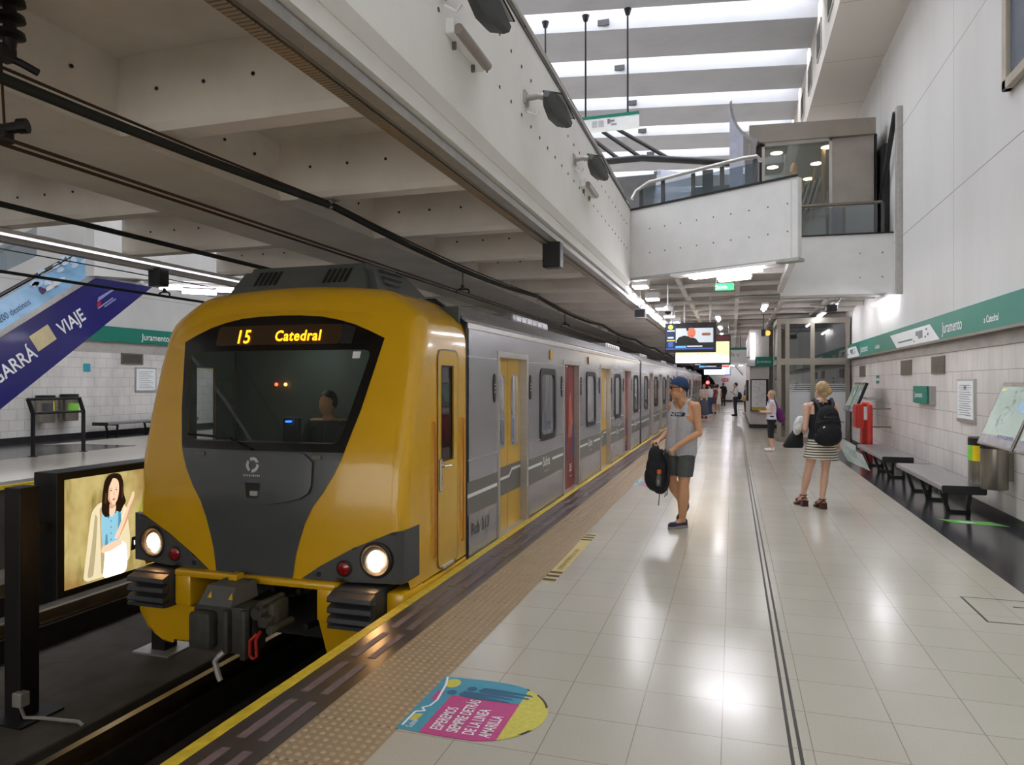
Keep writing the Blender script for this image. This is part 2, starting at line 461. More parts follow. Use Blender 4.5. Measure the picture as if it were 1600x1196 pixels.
# -- closing walls
struct(MB().box(-19.3, 3.5, YB - .3, YB, -1.7, 11.3).build('wall_back', mat('back_wall', (226, 222, 214), .8)))
struct(MB().box(-19.3, -18.9, YB, 50, -1.7, 2.62).build('wall_left', M['tilewall']))
struct(MB().box(-19.3, -18.9, YB, 50, 2.62, 2.95).build('trim_8', M['ledge']))
struct(MB().box(-19.3, -18.9, YB, 50, 2.95, 11.3).build('wall_left_upper', M['plaster']))
struct(MB().box(-18.9, -18.86, YB, 50, 0, .16).build('baseboard_left', M['black_metal']))
struct(MB().box(-19.3, -7.9, 50, 50.3, -1.7, 11.3).box(-8.3, -8.0, 50, 64.2, -1.7, 5).build('wall_left_end', M['plaster']))
struct(MB().box(-9, 3.5, 46, 46.3, 3.6, 11.3).build('wall_mezzanine_end', M['plaster']))
# end wall with the tunnel mouth
mouth = [(-8.3, -1.7), (-8.3, 4.2), (XR, 4.2), (XR, -.3), (-1.0, -.3), (-1.0, 0.0), (-1.2, 1.0), (-1.62, 1.9), (-2.4, 2.75), (-3.6, 3.2), (-4.9, 3.25), (-6.2, 2.8), (-7.2, 1.4), (-7.4, -1.7)]
struct(MB().prism(mouth, YE, YE + .3, 'XZ').build('wall_end', M['white_concrete']))
tn = MB().box(-8.4, -.7, YE + .3, 92, 3.4, 3.6).box(-8.5, -8.3, YE + .3, 92, -1.7, 3.4).box(-.9, -.7, YE + .3, 92, -1.7, 3.4).box(-8.5, -.7, 92, 92.2, -1.7, 3.6)
struct(tn.build('wall_tunnel', M['dark']))
struct(MB().box(-1.0, XR, YE - .03, YE, 0, .16).build('baseboard_end', M['black_metal']))
# -- low coffered ceiling over the tracks
c = MB()
c.box(-8.1, -1.9, YB, YE, 4.0, 4.3)                         # slab
c.box(-5.66, -4.2, YB, YE, 3.45, 4.0)                       # middle beam
yk = 3.97 - 1.88 * 7
ys = []
while yk < YE:
    if yk > YB: ys.append(yk)
    yk += 1.88
for y0 in ys:
    for (xa, xb) in ((-4.2, -1.9), (-8.1, -5.66)):
        # beam with a small chamfer at its foot
        c.prism([(y0, 4.0), (y0, 3.5), (y0 + .03, 3.45), (y0 + .21, 3.45), (y0 + .24, 3.5), (y0 + .24, 4.0)], xa, xb, 'YZ')
struct(c.build('ceiling_coffers', M['ceil']))
d = MB()
for y0 in ys[3:16]:
    for xx in (-3.85, -3.45, -3.05, -2.65, -2.25, -7.6, -7.2, -6.8, -6.4, -6.0):
        d.cyl((xx, y0 + .01, 3.74), (xx, y0 - .006, 3.74), .014, n=8)
    for yy in (.7, 1.1, 1.5):
        d.cyl((-4.19, y0 + yy, 3.78), (-4.21 + .03, y0 + yy, 3.78), .014, n=8)
struct(d.build('trim_9', M['black']))
# -- fascia and parapet wall along the platform side of the upper floor
fa = MB().prism([(-1.95, 4.86), (-1.8, 4.86), (-1.8, 3.54), (-1.85, 3.47), (-1.95, 3.47)], YB, 13.1, 'XZ')
fa.box(-2.06, -1.86, YB, YE, 3.36, 3.47)
struct(fa.build('wall_fascia', M['fascia']))
d = MB(); y = 2.0
while y < 12.8:
    for z in (4.07, 4.5):
        d.cyl((-1.795, y, z), (-1.806, y, z), .016, n=8)
    y += .31
struct(d.build('trim_10', mat('tie_hole', (92, 88, 84), .8)))
# -- bridge across the platform: parapet, deck, soffit
deck = [(-1.85, 13.05), (.95, 11.62), (1.0, 15.95), (3.14, 16.1), (3.14, 46), (-8, 46), (-8, 13.05)]
struct(MB().prism([(-1.85, 13.2), (.9, 11.8), (.95, 16.1), (3.14, 16.2), (3.14, YE), (-1.9, YE)], 3.86, 3.96, 'XY').build('ceiling_mezzanine', M['ceil']))
def parapet(pts, z0, z1, t, name, m):
    p = MB()
    for a, b_ in zip(pts[:-1], pts[1:]):
        a = Vector(a); b_ = Vector(b_); dv = (b_ - a).normalized(); n = Vector((-dv.y, dv.x)) * t
        p.prism([a, b_, b_ + n, a + n], z0, z1)
    return struct(p.build(name, m))
parapet([(-1.8, 13.05), (.95, 11.62)], 3.58, 4.84, .14, 'wall_bridge', M['white_concrete'])
parapet([(.95, 11.66), (1.0, 15.95)], 3.58, 4.84, .1, 'wall_bridge_side', M['white_concrete'])
parapet([(.98, 15.95), (3.14, 16.1)], 3.5, 4.74, .16, 'wall_bridge_back', M['white_concrete'])
cp = MB(); cp.prism([(-1.8, 13.03), (.95, 11.6), (.96, 11.8), (-1.8, 13.24)], 4.84, 4.875).prism([(.98, 15.93), (3.14, 16.08), (3.14, 16.3), (.98, 16.2)], 4.74, 4.77)
struct(cp.build('trim_11', M['black_metal']))
d = MB()
a = Vector((-1.8, 13.05)); b_ = Vector((.95, 11.62)); dv = (b_ - a).normalized(); n = Vector((dv.y, -dv.x))
for k in range(9):
    p = a + dv * (.42 + .315 * k)
    for z in (4.02, 4.45):
        d.cyl((p.x - n.x * .01, p.y - n.y * .01, z), (p.x + n.x * .004, p.y + n.y * .004, z), .014, n=8)
for k in range(5):
    xx = 1.25 + k * .42
    for z in (3.85, 4.35): d.cyl((xx, 16.05, z), (xx, 15.955 + (xx - .98) * .07, z), .014, n=8)
struct(d.build('trim_12', mat('tie_hole_bridge', (120, 118, 116), .8)))
# soffit under the bridge and beyond: frames with slatted panels
sl = MB(); y = 12.2
def left_limit(yy): return -1.85
bars = MB()
yb = 13.3
while yb < 60:
    bars.box(-1.85, XR - .02 if yb > 16.2 else .9, yb, yb + .07, 3.62, 3.74); yb += 1.55
for xx in (-1.05, .05, 1.1, 2.15):
    bars.box(xx, xx + .09, 13.6 if xx < .9 else 16.2, 60, 3.63, 3.72)
struct(bars.build('ceiling_frame', mat('ceiling_frame_metal', (198, 192, 186), .5, .1)))
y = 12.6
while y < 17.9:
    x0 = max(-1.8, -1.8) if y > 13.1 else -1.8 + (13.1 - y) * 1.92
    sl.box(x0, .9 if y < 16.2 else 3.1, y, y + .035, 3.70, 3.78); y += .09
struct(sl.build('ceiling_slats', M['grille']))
struct(MB().prism([(-1.85, 13.3), (.85, 11.95), (.9, 16.2), (3.1, 16.25), (3.1, 17.9), (-1.85, 17.9)], 3.80, 3.83).build('ceiling_slat_shade', mat('slat_gap_shade', (74, 68, 62), .9)))  # dark sheet above the slats, painting in the shade of the gaps
sp = MB().box(-1.85, XR, 17.9, 60, 3.72, 3.8)
struct(sp.build('ceiling_panels', grid_mat('ceiling_panel_metal', (180, 173, 165), (120, 114, 108), 'XYZ', 1.05, .775, (0, 0, 0), .012, 0, .45, .05)[0]))
# bottom edge angle of the bridge
parapet([(-1.82, 13.03), (.96, 11.59)], 3.55, 3.6, .22, 'trim_13', M['galv'])
parapet([(.98, 15.93), (3.14, 16.08)], 3.46, 3.51, .2, 'trim_14', M['galv'])
# mirrored bridge of the far platform
parapet([(-8.1, 12.7), (-10.95, 9.85)], 3.6, 5.0, -.2, 'wall_far_bridge', M['white_concrete'])
parapet([(-10.95, 9.85), (-10.95, 30)], 3.6, 5.0, .2, 'wall_far_bridge_side', M['white_concrete'])
struct(MB().prism([(-8.1, 12.9), (-10.95, 10.05), (-10.95, 30), (-18.9, 30), (-18.9, 46), (-8.1, 46)], 3.66, 3.9).build('ceiling_far_bridge', M['grille']))
struct(MB().box(-18.9, -8.1, 24, 46, 3.5, 3.62).build('ceiling_far', M['ceil']))
# pillar block with the station map
struct(MB().box(.6, 1.27, 27.5, 36, 0, 3.64).build('wall_pillar', mat('pillar_paint', (214, 208, 204), .6, 0, .06)))
struct(MB().box(.58, 1.29, 27.47, 36.03, 0, .14).build('baseboard_pillar', M['black_metal']))
struct(MB().box(1.27, XR, 30, 30.3, 0, 3.64).build('wall_behind_lift', M['white_concrete']))
# stair soffit at the far end
struct(MB().prism([(-.3, 3.6), (.62, 2.4), (.62, 2.15), (-.6, 3.6)], 46, 49, 'XZ').build('trim_15', M['white_concrete']))

# fill lights added behind the camera to lift train front and low ceiling
for (x, y, z, sx, sz, e) in ((-4.6, -8.6, 1.2, 6.0, 3.2, 100), (0.6, -8.6, 1.8, 4.0, 2.4, 60)):
    L = bpy.data.lights.new('fill_light', 'AREA'); L.shape = 'RECTANGLE'; L.size = sx; L.size_y = sz; L.energy = e; L.color = (1, .97, .93)
    o = bpy.data.objects.new('fill_light', L); COL.objects.link(o); o.location = (x, y, z); o.rotation_euler = (R(100), 0, 0)
# ================================================================ THE TRAIN
M['yellow'] = mat('train_yellow', (230, 178, 14), 0.26, 0, 0.04, 3, coat=0.5)
M['yellow_door'] = mat('train_door_yellow', (226, 178, 10), 0.28, 0, 0.04, 3, coat=0.4)
M['train_grey'] = mat('train_nose_grey', (78, 82, 84), 0.24, 0.0, 0.05, 3, coat=0.6)
M['pod_grey'] = mat('lamp_pod_grey', (74, 76, 76), 0.45, 0, 0.08, 8)
M['mask_black'] = mat('windscreen_surround_black', (16, 14, 13), 0.2, 0, 0.1, 4)
M['silver'] = mat('train_silver', (178, 177, 182), 0.27, 0.5, 0.07, 1.6, stretch=(1, .6, 2))
M['silver_roof'] = mat('train_roof_silver', (186, 186, 190), 0.4, 0.6, 0.1, 3)
M['band_grey'] = mat('train_band_grey', (112, 111, 106), 0.32, 0.2, 0.06, 3)
M['ac_grey'] = mat('roof_unit_grey', (88, 92, 90), 0.6, 0, 0.1, 6)
M['windscreen'] = glass('windscreen_glass', (214, 219, 216), 0.02, 0.03, 0.12, (110, 120, 114), 1.22)
M['carglass'] = glass('carriage_glass', (200, 204, 206), 0.24, 0.02, 0.5, (190, 190, 194))  # pale body colour stands in for bright reflections on the panes
M['doorglass'] = glass('door_glass', (232, 235, 236), 0.14, 0.02, 0.08, (80, 84, 88))
M['cab_dark'] = mat('cab_interior', (84, 90, 86), 0.7, 0, 0.1)
M['car_in'] = mat('carriage_interior', (206, 206, 208), 0.5, 0, 0.05)
M['lamp_hot'] = emit('headlamp_lens', (255, 196, 130), 8.0)
M['tail_red'] = mat('tail_lamp_red', (150, 14, 20), 0.15, 0, 0.2, 60, coat=.8)
M['led'] = emit('display_amber', (255, 158, 20), 2.6)
M['coupler'] = mat('coupler_cast_grey', (74, 74, 68), 0.6, 0.3, 0.25, 12, .1)
M['chrome'] = mat('chrome', (205, 205, 205), 0.15, 1.0, 0.05)
M['orange'] = mat('orange_rail', (206, 124, 16), .35, 0, .1)
XC = -3.72
_Y0 = [(-.6, 4.93), (-.2, 4.87), (.1, 4.845), (.6, 4.845), (.9, 4.86), (1.12, 4.885), (2.05, 5.135), (2.2, 5.185), (2.3, 5.24), (2.41, 5.35), (2.5, 5.5), (2.6, 5.75)]
def y0f(z):
    if z <= _Y0[0][0]: return _Y0[0][1]
    for a, b in zip(_Y0, _Y0[1:]):
        if z <= b[0]: return a[1] + (b[1] - a[1]) * (z - a[0]) / (b[0] - a[0])
    return _Y0[-1][1]
def ysm(z): return sum(y0f(z + d) for d in (-.06, -.03, 0, .03, .06)) / 5
def Yf(u, z): return ysm(z) + .07 * u * u
def S(u, z, off=0.0): return Vector((XC + u, Yf(u, z) - off, z))

def clip_cell(poly, x0, x1, z0, z1):
    def cut(p, ins, inter):
        out = []
        for i in range(len(p)):
            a, b = p[i - 1], p[i]
            if ins(b):
                if not ins(a): out.append(inter(a, b))
                out.append(b)
            elif ins(a): out.append(inter(a, b))
        return out
    def ix(x): return lambda a, b: (x, a[1] + (b[1] - a[1]) * (x - a[0]) / (b[0] - a[0]))
    def iz(z): return lambda a, b: (a[0] + (b[0] - a[0]) * (z - a[1]) / (b[1] - a[1]), z)
    for ins, it in ((lambda p: p[0] >= x0, ix(x0)), (lambda p: p[0] <= x1, ix(x1)), (lambda p: p[1] >= z0, iz(z0)), (lambda p: p[1] <= z1, iz(z1))):
        if not poly: break
        poly = cut(poly, ins, it)
    return poly
def patch(mb, poly, fn, step=0.09):
    mb.weld = True
    if isinstance(poly[0], list):
        for q in poly: patch(mb, q, fn, step)
        return mb
    us = [p[0] for p in poly]; zs = [p[1] for p in poly]
    if step < .25: step = .08
    bm = bmesh.new()
    bm.faces.new([bm.verts.new((p[0], p[1], 0)) for p in poly])
    bm.normal_update()
    bmesh.ops.triangulate(bm, faces=bm.faces[:], ngon_method='EAR_CLIP')
    for ax, vals in ((0, us), (1, zs)):
        for k in range(math.floor(min(vals) / step) + 1, math.ceil(max(vals) / step)):
            bmesh.ops.bisect_plane(bm, geom=bm.verts[:] + bm.edges[:] + bm.faces[:], dist=1e-7, plane_co=(k * step,) * 3, plane_no=(1, 0, 0) if ax == 0 else (0, 1, 0))
    bm.verts.index_update()
    mb.add([fn(v.co.x, v.co.y) for v in bm.verts], [[v.index for v in f.verts] for f in bm.faces])
    bm.free()
    return mb
def sides(mb, poly, fn, fn2):
    n = len(poly)
    mb.add([fn(*p) for p in poly] + [fn2(*p) for p in poly], [(i, (i + 1) % n, n + (i + 1) % n, n + i) for i in range(n)])
def mir(half): return half + [(-u, z) for u, z in reversed(half) if abs(u) > 1e-6]
def rnd(poly, r, n=4):
    """round the corners of a 2D polygon"""
    out = []
    for i in range(len(poly)):
        p = Vector(poly[i]); a = Vector(poly[i - 1]); b = Vector(poly[(i + 1) % len(poly)])
        rr_ = min(r, (a - p).length * .45, (b - p).length * .45)
        s = p + (a - p).normalized() * rr_; e = p + (b - p).normalized() * rr_
        for k in range(n + 1):
            t = k / n
            q = s * (1 - t) ** 2 + p * 2 * t * (1 - t) + e * t * t
            out.append((q.x, q.y))
    return out
def keyhole(outer, inner):
    """ring between an outer and an inner polygon, as its right and its left half"""
    def area(p): return sum(p[i - 1][0] * p[i][1] - p[i][0] * p[i - 1][1] for i in range(len(p)))
    if area(outer) < 0: outer = outer[::-1]
    if area(inner) < 0: inner = inner[::-1]
    uc = (min(p[0] for p in inner) + max(p[0] for p in inner)) / 2 + 1.3e-5
    res = []
    for sd in (1, -1):
        ch = []
        for poly in (outer, inner):
            q = clip_cell(poly, uc, 1e3, -1e3, 1e3) if sd == 1 else clip_cell(poly, -1e3, uc, -1e3, 1e3)
            cut = [i for i in range(len(q)) if abs(q[i][0] - uc) < 1e-9]
            k = min(cut, key=lambda i: q[i][1]) if sd == 1 else max(cut, key=lambda i: q[i][1])
            ch.append(q[k:] + q[:k])
        res.append(ch[0] + ch[1][::-1])
    return res

mask_half = [(0, 2.258), (.2, 2.254), (.4, 2.24), (.58, 2.205), (.72, 2.165), (.87, 2.105), (1.0, 2.045), (.94, 1.75), (.88, 1.46), (.785, 1.122), (.4, 1.122), (0, 1.122)]
mask_poly = mir(mask_half)[:-0 or None]
v_half = [(0, 1.122), (.4, 1.122), (.785, 1.122), (.765, 1.065), (.71, .945), (.63, .81), (.54, .69), (.475, .555), (.43, .42), (.395, .3), (.368, .118), (0, .118)]
glass_poly = rnd([(.905, 1.95), (-.905, 1.95), (-.735, 1.19), (.735, 1.19)], .07)

# ---- outline of the cab cross section, from lower right over the roof to lower left
half = [(1.30, .03), (1.30, .3), (1.30, .6), (1.30, 1.0), (1.30, 1.4), (1.30, 1.82), (1.30, 2.08)]
for k in range(1, 7):
    t = R(8 + k * 9); half.append((1.30 - .30 * (1 - math.cos(R(k * 11))) * 1.0 - .02 * k, 2.08 + .0 + .062 * k))
half += [(.86, 2.485), (.6, 2.51), (.3, 2.53), (0, 2.535)]
half[7:13] = [(1.285, 2.16), (1.25, 2.235), (1.19, 2.295), (1.11, 2.355), (1.03, 2.415), (.95, 2.46)]
outl = half + [(-u, z) for u, z in reversed(half[:-1])]
def inset(pts, rf):
    out = []
    n = len(pts)
    for i, p in enumerate(pts):
        a = Vector(pts[max(0, i - 1)]); b = Vector(pts[min(n - 1, i + 1)])
        d = (b - a).normalized(); nn = Vector((-d.y, d.x))
        out.append((Vector(p) + nn * rf(p)))
    return out
def rf(p): return .11 + max(0, min(1, (p[1] - 1.9) / .5)) * .12
ins = inset(outl, rf)
lead = thing('subway_car', 'yellow nosed leading subway car with amber sign Catedral, nearest the camera', 'subway car', (XC, 5.0, -1.0), 'cars of the subway train')
# yellow shell: front face with windscreen hole, rounded edge, roof and sides
sh = MB()
front = [(p.x, max(p.y, .115)) for p in ins]
rings_ = [[S(p[0], p[1]) for p in front]]
for k in range(1, 7):
    t = R(15 * k); ring = []
    for p, q in zip(ins, outl):
        r_ = rf(q); pos = p + (Vector(q) - p) * math.sin(t)
        zz = max(pos.y, .115) if k < 6 else max(q[1], .03)
        yy = Yf(p.x, max(p.y, .115)) + r_ * (1 - math.cos(t))
        ring.append(Vector((XC + pos.x, yy, max(zz, .05))))
    rings_.append(ring)
full = rings_[-1]
stations = [5.5, 5.66, 5.79, 5.92, 6.1, 6.27]
for si, st in enumerate(stations):
    rings_.append([Vector((XC + q[0], max(st, f_.y + .004 * (si + 1)), max(q[1], .05))) for q, f_ in zip(outl, full)])
n = len(outl)
vs = [p for r_ in rings_ for p in r_]; fs = []
for k in range(len(rings_) - 1):
    for i in range(n - 1):
        u_, z_ = outl[i]; u2, z2 = outl[i + 1]
        if k in (8, 9) and abs(u_) > 1.25 and abs(u2) > 1.25 and min(z_, z2) >= .99 and max(z_, z2) <= 1.83: continue
        fs.append((k * n + i, k * n + i + 1, (k + 1) * n + i + 1, (k + 1) * n + i))
sh.add(vs, fs)
patch(sh, keyhole(front, glass_poly), lambda u, z: S(u, z), .1)
patch(sh, keyhole([(p[0] * 1.015, p[1] + (.01 if p[1] > 1.5 else 0)) for p in front], [(u * 1.02, z) for u, z in glass_poly]), lambda u, z: S(u, z, -.006), .1)
shell = sh.build('cab_shell', M['yellow'], lead, smooth=35)
bm = bmesh.new(); bm.from_mesh(shell.data); bmesh.ops.remove_doubles(bm, verts=bm.verts, dist=.0015); bmesh.ops.recalc_face_normals(bm, faces=bm.faces); bm.to_mesh(shell.data); bm.free()
# black surround, glass, destination sign
mk = MB(); patch(mk, keyhole(mask_poly, glass_poly), lambda u, z: S(u, z, .006), .1)
mk.build('windscreen_surround', M['mask_black'], lead, smooth='all', face=(0, -1, 0))
gl = MB(); patch(gl, glass_poly, lambda u, z: S(u, z, .003), .12)
wsn = gl.build('windscreen', M['windscreen'], lead, smooth='all', face=(0, -1, 0))
st = MB(); patch(st, [(.745, 1.935), (.815, 1.935), (.808, 1.878), (.745, 1.878)], lambda u, z: S(u, z, .006)); st.build('sticker', M['white'], wsn)
dsp = MB(); patch(dsp, rnd([(-.62, 2.172), (.62, 2.172), (.62, 2.0), (-.62, 2.0)], .03), lambda u, z: S(u, z, .010), .2)
dspo = dsp.build('destination_display', mat('display_panel', (66, 46, 24), .35), lead)
for body, u_, sz, zc in (('15', -.405, .165, 2.02), ('Catedral', .0, .125, 2.035)):
    t = text_mb(body, sz, (0, 0, 0), (1, 0, 0), (0, 1, 0), .92, 0, bold=.0022, spc=1.1)
    t2 = MB(); t2.join(t, lambda p: S(u_ + p.x, zc + p.y, .016)); t2.build('lettering', M['led'], dspo)
t2 = MB(); patch(t2, [(.62, 2.172), (.74, 2.14), (.72, 2.0), (.62, 2.0)], lambda u, z: S(u, z, .009)); t2.build('display_end', M['rubber'], dspo)
# grey nose panel with its hatch
vp = MB(); patch(vp, mir(v_half), lambda u, z: S(u, z, .006), .09); nose = vp.build('nose_panel', M['train_grey'], lead, smooth='all', face=(0, -1, 0))
ht_half = [(0, 1.112), (.40, 1.118), (.455, 1.105), (.5, 1.07), (.53, 1.04), (.528, .86), (.505, .80), (.43, .755), (.3, .722), (.15, .70), (0, .69)]
hatch_poly = mir(ht_half)
hp = MB(); patch(hp, hatch_poly, lambda u, z: S(u, z, .022 + .012 * max(0, 1 - (u / .53) ** 2)), .07)
sides(hp, hatch_poly, lambda u, z: S(u, z, .022 + .012 * max(0, 1 - (u / .53) ** 2)), lambda u, z: S(u, z, .0))
hto = hp.build('hatch', M['train_grey'], nose)
gp = MB(); patch(gp, [(u * 1.02, z - .006 if z < 1 else z) for u, z in hatch_poly], lambda u, z: S(u, z, .010), .1); gp.build('hatch_seal', M['black'], nose)
em = MB()
for a0 in (20, 140, 260):
    arc = [(.0 + .062 * math.cos(R(a0 + k * 10)), 1.012 + .062 * math.sin(R(a0 + k * 10))) for k in range(11)] + [(.036 * math.cos(R(a0 + 10 + k * 10)), 1.012 + .036 * math.sin(R(a0 + 10 + k * 10))) for k in range(10, -1, -1)]
    em.add([S(u, z, .040) for u, z in arc], [(i, i + 1, 20 - i, 21 - i) for i in range(10)])
em.build('emblem', M['chrome'], nose)
nm = MB()
for k in range(9): nm.add([S(-.08 + k * .018 + a, .918 + c, .040) for a, c in ((0, 0), (.011, 0), (.011, .016), (0, .016))], [(0, 1, 2, 3)])
nm.build('nameplate', M['chrome'], nose)
rc = MB(); rc.add([S(u, z, .037) for u, z in ((-.065, .868), (.078, .868), (.062, .745), (-.046, .745))], [(0, 1, 2, 3)]); rc.build('step_recess', M['black'], nose)
rc = MB(); c_ = S(.03, .785, .045); rc.box(c_.x - .035, c_.x + .035, c_.y - .01, c_.y + .03, c_.z - .022, c_.z + .02, .006); rc.build('coupling_socket', M['galv'], nose)
for s_ in (-1, 1):
    b_ = MB(); c_ = S(.56 * s_, 1.083, .012); b_.box(c_.x - .04, c_.x + .04, c_.y - .012, c_.y + .02, c_.z - .018, c_.z + .018, .005); b_.box(c_.x - .018, c_.x + .018, c_.y - .016, c_.y, c_.z - .008, c_.z + .008); b_.build('latch_plate', M['steel_dark'], nose)
# wiper
wp = MB(); wp.tube([S(-.04, 1.13, .02), S(-.16, 1.17, .035), S(-.30, 1.225, .03), S(-.72, 1.245, .025)], [.011, .011, .008, .006], 8); wp.tube([S(-.25, 1.215, .02), S(-.74, 1.238, .012)], .009, 6)
wp.build('wiper', M['black'], lead)
# lamp pods
def pod(s_):
    poly = [(.45 * s_, .122), (.62 * s_, .235), (.89 * s_, .385), (1.2 * s_, .515), (1.302 * s_, .535), (1.302 * s_, .125), (.8 * s_, .115)]
    yb = lambda u, z: Vector((XC + u, 5.22, z))
    fr = lambda u, z: Vector((XC + u, Yf(min(abs(u), 1.22), z) - .012, z))
    p = MB(); patch(p, poly, fr, .1); sides(p, poly, fr, yb)
    po = p.build('lamp_pod', M['pod_grey'], lead, smooth=25)
    c0 = S(1.075 * s_, .30, .012)
    p = MB(); p.lathe(c0, (0, -1, 0), [(-.02, .142), (.012, .142), (.022, .132), (.022, .118), (-.005, .098), (-.005, .0)], 32); hl = p.build('headlamp', mat('headlamp_bowl', (52, 46, 42), .35, .3), po, smooth=30)
    p = MB(); p.lathe(c0, (0, -1, 0), [(.0, .074), (.012, .068), (.02, .05), (.024, .0)], 28); p.build('headlamp_lens', M['lamp_hot'], po, smooth=True)
    c1 = S(.815 * s_, .222, .012)
    p = MB(); p.lathe(c1, (0, -1, 0), [(-.01, .066), (.008, .066), (.012, .056), (.004, .054), (.004, 0)], 24); p.build('tail_lamp_rim', M['rubber'], po, smooth=30)
    p = MB(); p.lathe(c1, (0, -1, 0), [(0, .053), (.012, .05), (.02, .03), (.022, 0)], 24); p.build('tail_lamp', M['tail_red'], po, smooth=True)
    c2 = S(.6 * s_, .165, .012); p = MB(); p.lathe(c2, (0, -1, 0), [(-.01, .02), (.006, .02), (.004, .012), (.004, 0)], 12); p.build('bolt', M['rubber'], po)
    L = bpy.data.lights.new('headlamp_beam', 'SPOT'); L.energy = 60; L.color = (1, .82, .6); L.spot_size = R(75); L.spot_blend = .8; L.shadow_soft_size = .08
    lo = bpy.data.objects.new('headlamp_beam', L); COL.objects.link(lo); lo.parent = po
    lo.location = Vector((c0.x, c0.y - .05, c0.z)) - Vector((XC, 5.0, -1.0)); lo.rotation_euler = (R(78), 0, 0)
for s_ in (1, -1): pod(s_)
# bumper, skirts, pads
bp = MB()
bp.box(XC - .77, XC + .77, 4.815, 5.1, .05, .112, .02)
for s_ in (-1, 1):
    a, b_ = sorted((XC + .60 * s_, XC + .77 * s_)); bp.box(a, b_, 4.815, 5.15, -.2, .075, .03)
    a, b_ = sorted((XC + 1.15 * s_, XC + 1.305 * s_)); bp.box(a, b_, 4.93, 5.3, -.2, .05, .025)
    a, b_ = sorted((XC + 1.0 * s_, XC + 1.308 * s_)); bp.box(a, b_, 5.1, 6.27, -.2, .035, .02)
bp.build('bumper', M['yellow'], lead, smooth=30)
for s_ in (-1, 1):
    sk = [(.60 * s_, -.205), (1.3 * s_, -.205), (1.27 * s_, -.335), (1.06 * s_, -.48), (.95 * s_, -.545), (.86 * s_, -.55), (.84 * s_, -.515), (.74 * s_, -.525), (.66 * s_, -.5)]
    p = MB(); fr = lambda u, z: Vector((XC + u, 4.86 + max(0, abs(u) - 1.1) * .5 + (-.2 - z) * .12, z)); patch(p, sk, fr, .1); sides(p, sk, fr, lambda u, z: fr(u, z) + Vector((0, .12, 0))); patch(p, sk, lambda u, z: fr(u, z) + Vector((0, .12, 0)), .3)
    p.build('skirt', M['yellow'], lead, smooth=30)
    p = MB(); a, b_ = sorted((XC + .775 * s_, XC + 1.145 * s_)); p.box(a, b_, 4.77, 5.2, -.205, .09, .012)
    for zz in (-.14, -.06, .02):
        p.prism([(4.77, zz + .055), (4.70, zz + .03), (4.69, zz + .0), (4.70, zz - .012), (4.77, zz + .005)], a, b_, 'YZ')
    p.prism([(4.77, -.20), (4.70, -.19), (4.70, -.165), (4.77, -.15)], a, b_, 'YZ')
    p.build('anticlimber', mat('anticlimber_grey', (66, 68, 72), .4, .2), lead, smooth=25)
# dark underframe behind the opening
p = MB().box(XC - .6, XC + .6, 5.35, 6.2, -.5, .05); p.box(XC - 1.2, XC + 1.2, 5.5, 6.2, -.6, -.1)
for k, (x, z) in enumerate(((-.45, -.05), (.35, -.02), (.1, -.02), (-.2, -.3), (.42, -.3))): p.cyl((XC + x, 4.95, z), (XC + x, 5.4, z - .05), .025, n=10)
p.tube([(XC - .5, 5.0, .02), (XC - .3, 5.0, -.12), (XC + .1, 5.05, -.14), (XC + .45, 5.0, .0)], .018, 8)
p.build('underframe', M['rubber'], lead)
for yy in (5.9, ):
    pass
# coupler
cp_ = thing('x', 'x', 'x'); bpy.data.objects.remove(cp_)
Yc = 4.46
p = MB()
p.box(XC - .25, XC + .25, Yc, Yc + .22, -.38, -.02, .02)
p.box(XC - .23, XC - .03, Yc - .09, Yc + .02, -.34, -.06, .03)
p.box(XC + .05, XC + .1, Yc - .05, Yc + .02, -.36, -.04, .01)
p.box(XC + .2, XC + .25, Yc - .04, Yc + .05, -.4, -.03, .01)
p.box(XC - .1, XC + .1, Yc + .2, 5.4, -.3, -.1, .02)
cpl = p.build('coupler', M['coupler'], lead, smooth=30)
p = MB(); p.add([(XC - .19, Yc - .02, -.02), (XC + .11, Yc - .02, -.02), (XC + .11, Yc + .3, -.02), (XC - .19, Yc + .3, -.02), (XC - .17, Yc + .06, .11), (XC + .09, Yc + .06, .11), (XC + .09, Yc + .3, .11), (XC - .17, Yc + .3, .11)], [(0, 1, 5, 4), (1, 2, 6, 5), (2, 3, 7, 6), (3, 0, 4, 7), (4, 5, 6, 7), (3, 2, 1, 0)])
p.build('coupler_cover', mat('coupler_cover_grey', (98, 98, 94), .5, .1), cpl)
p = MB()
for x in (-.13, .06): MB().add([(XC + x, Yc + .008, .03), (XC + x + .04, Yc + .008, .03), (XC + x + .02, Yc + .03, .075)], [(0, 1, 2)]).build('warning_mark', M['yellow'], cpl)
p.box(XC - .1, XC - .02, Yc + .2, Yc + .3, .11, .16, .01); p.build('warning_mark', M['yellow'], cpl)
p = MB(); p.tube([(XC + .32, Yc + .05, -.2), (XC + .33, Yc - .02, -.24), (XC + .34, Yc - .02, -.36), (XC + .31, Yc - .02, -.38), (XC + .28, Yc - .02, -.36), (XC + .28, Yc - .02, -.25), (XC + .31, Yc + .02, -.21)], .013, 8); p.build('release_handle', M['red'], cpl)
p = MB(); p.tube([(XC + .07, Yc - .02, -.34), (XC + .03, Yc - .05, -.38), (XC + .0, Yc - .06, -.42), (XC + .03, Yc - .06, -.52), (XC + .05, Yc - .06, -.56)], .022, 8); p.build('air_hose', M['galv'], cpl)
p = MB()
for (x, z, r_) in ((.3, -.06, .05), (.36, -.12, .04), (.33, .0, .03), (.42, -.18, .03)): p.cyl((XC + x, Yc + .02, z), (XC + x, Yc + .3, z), r_, n=12)
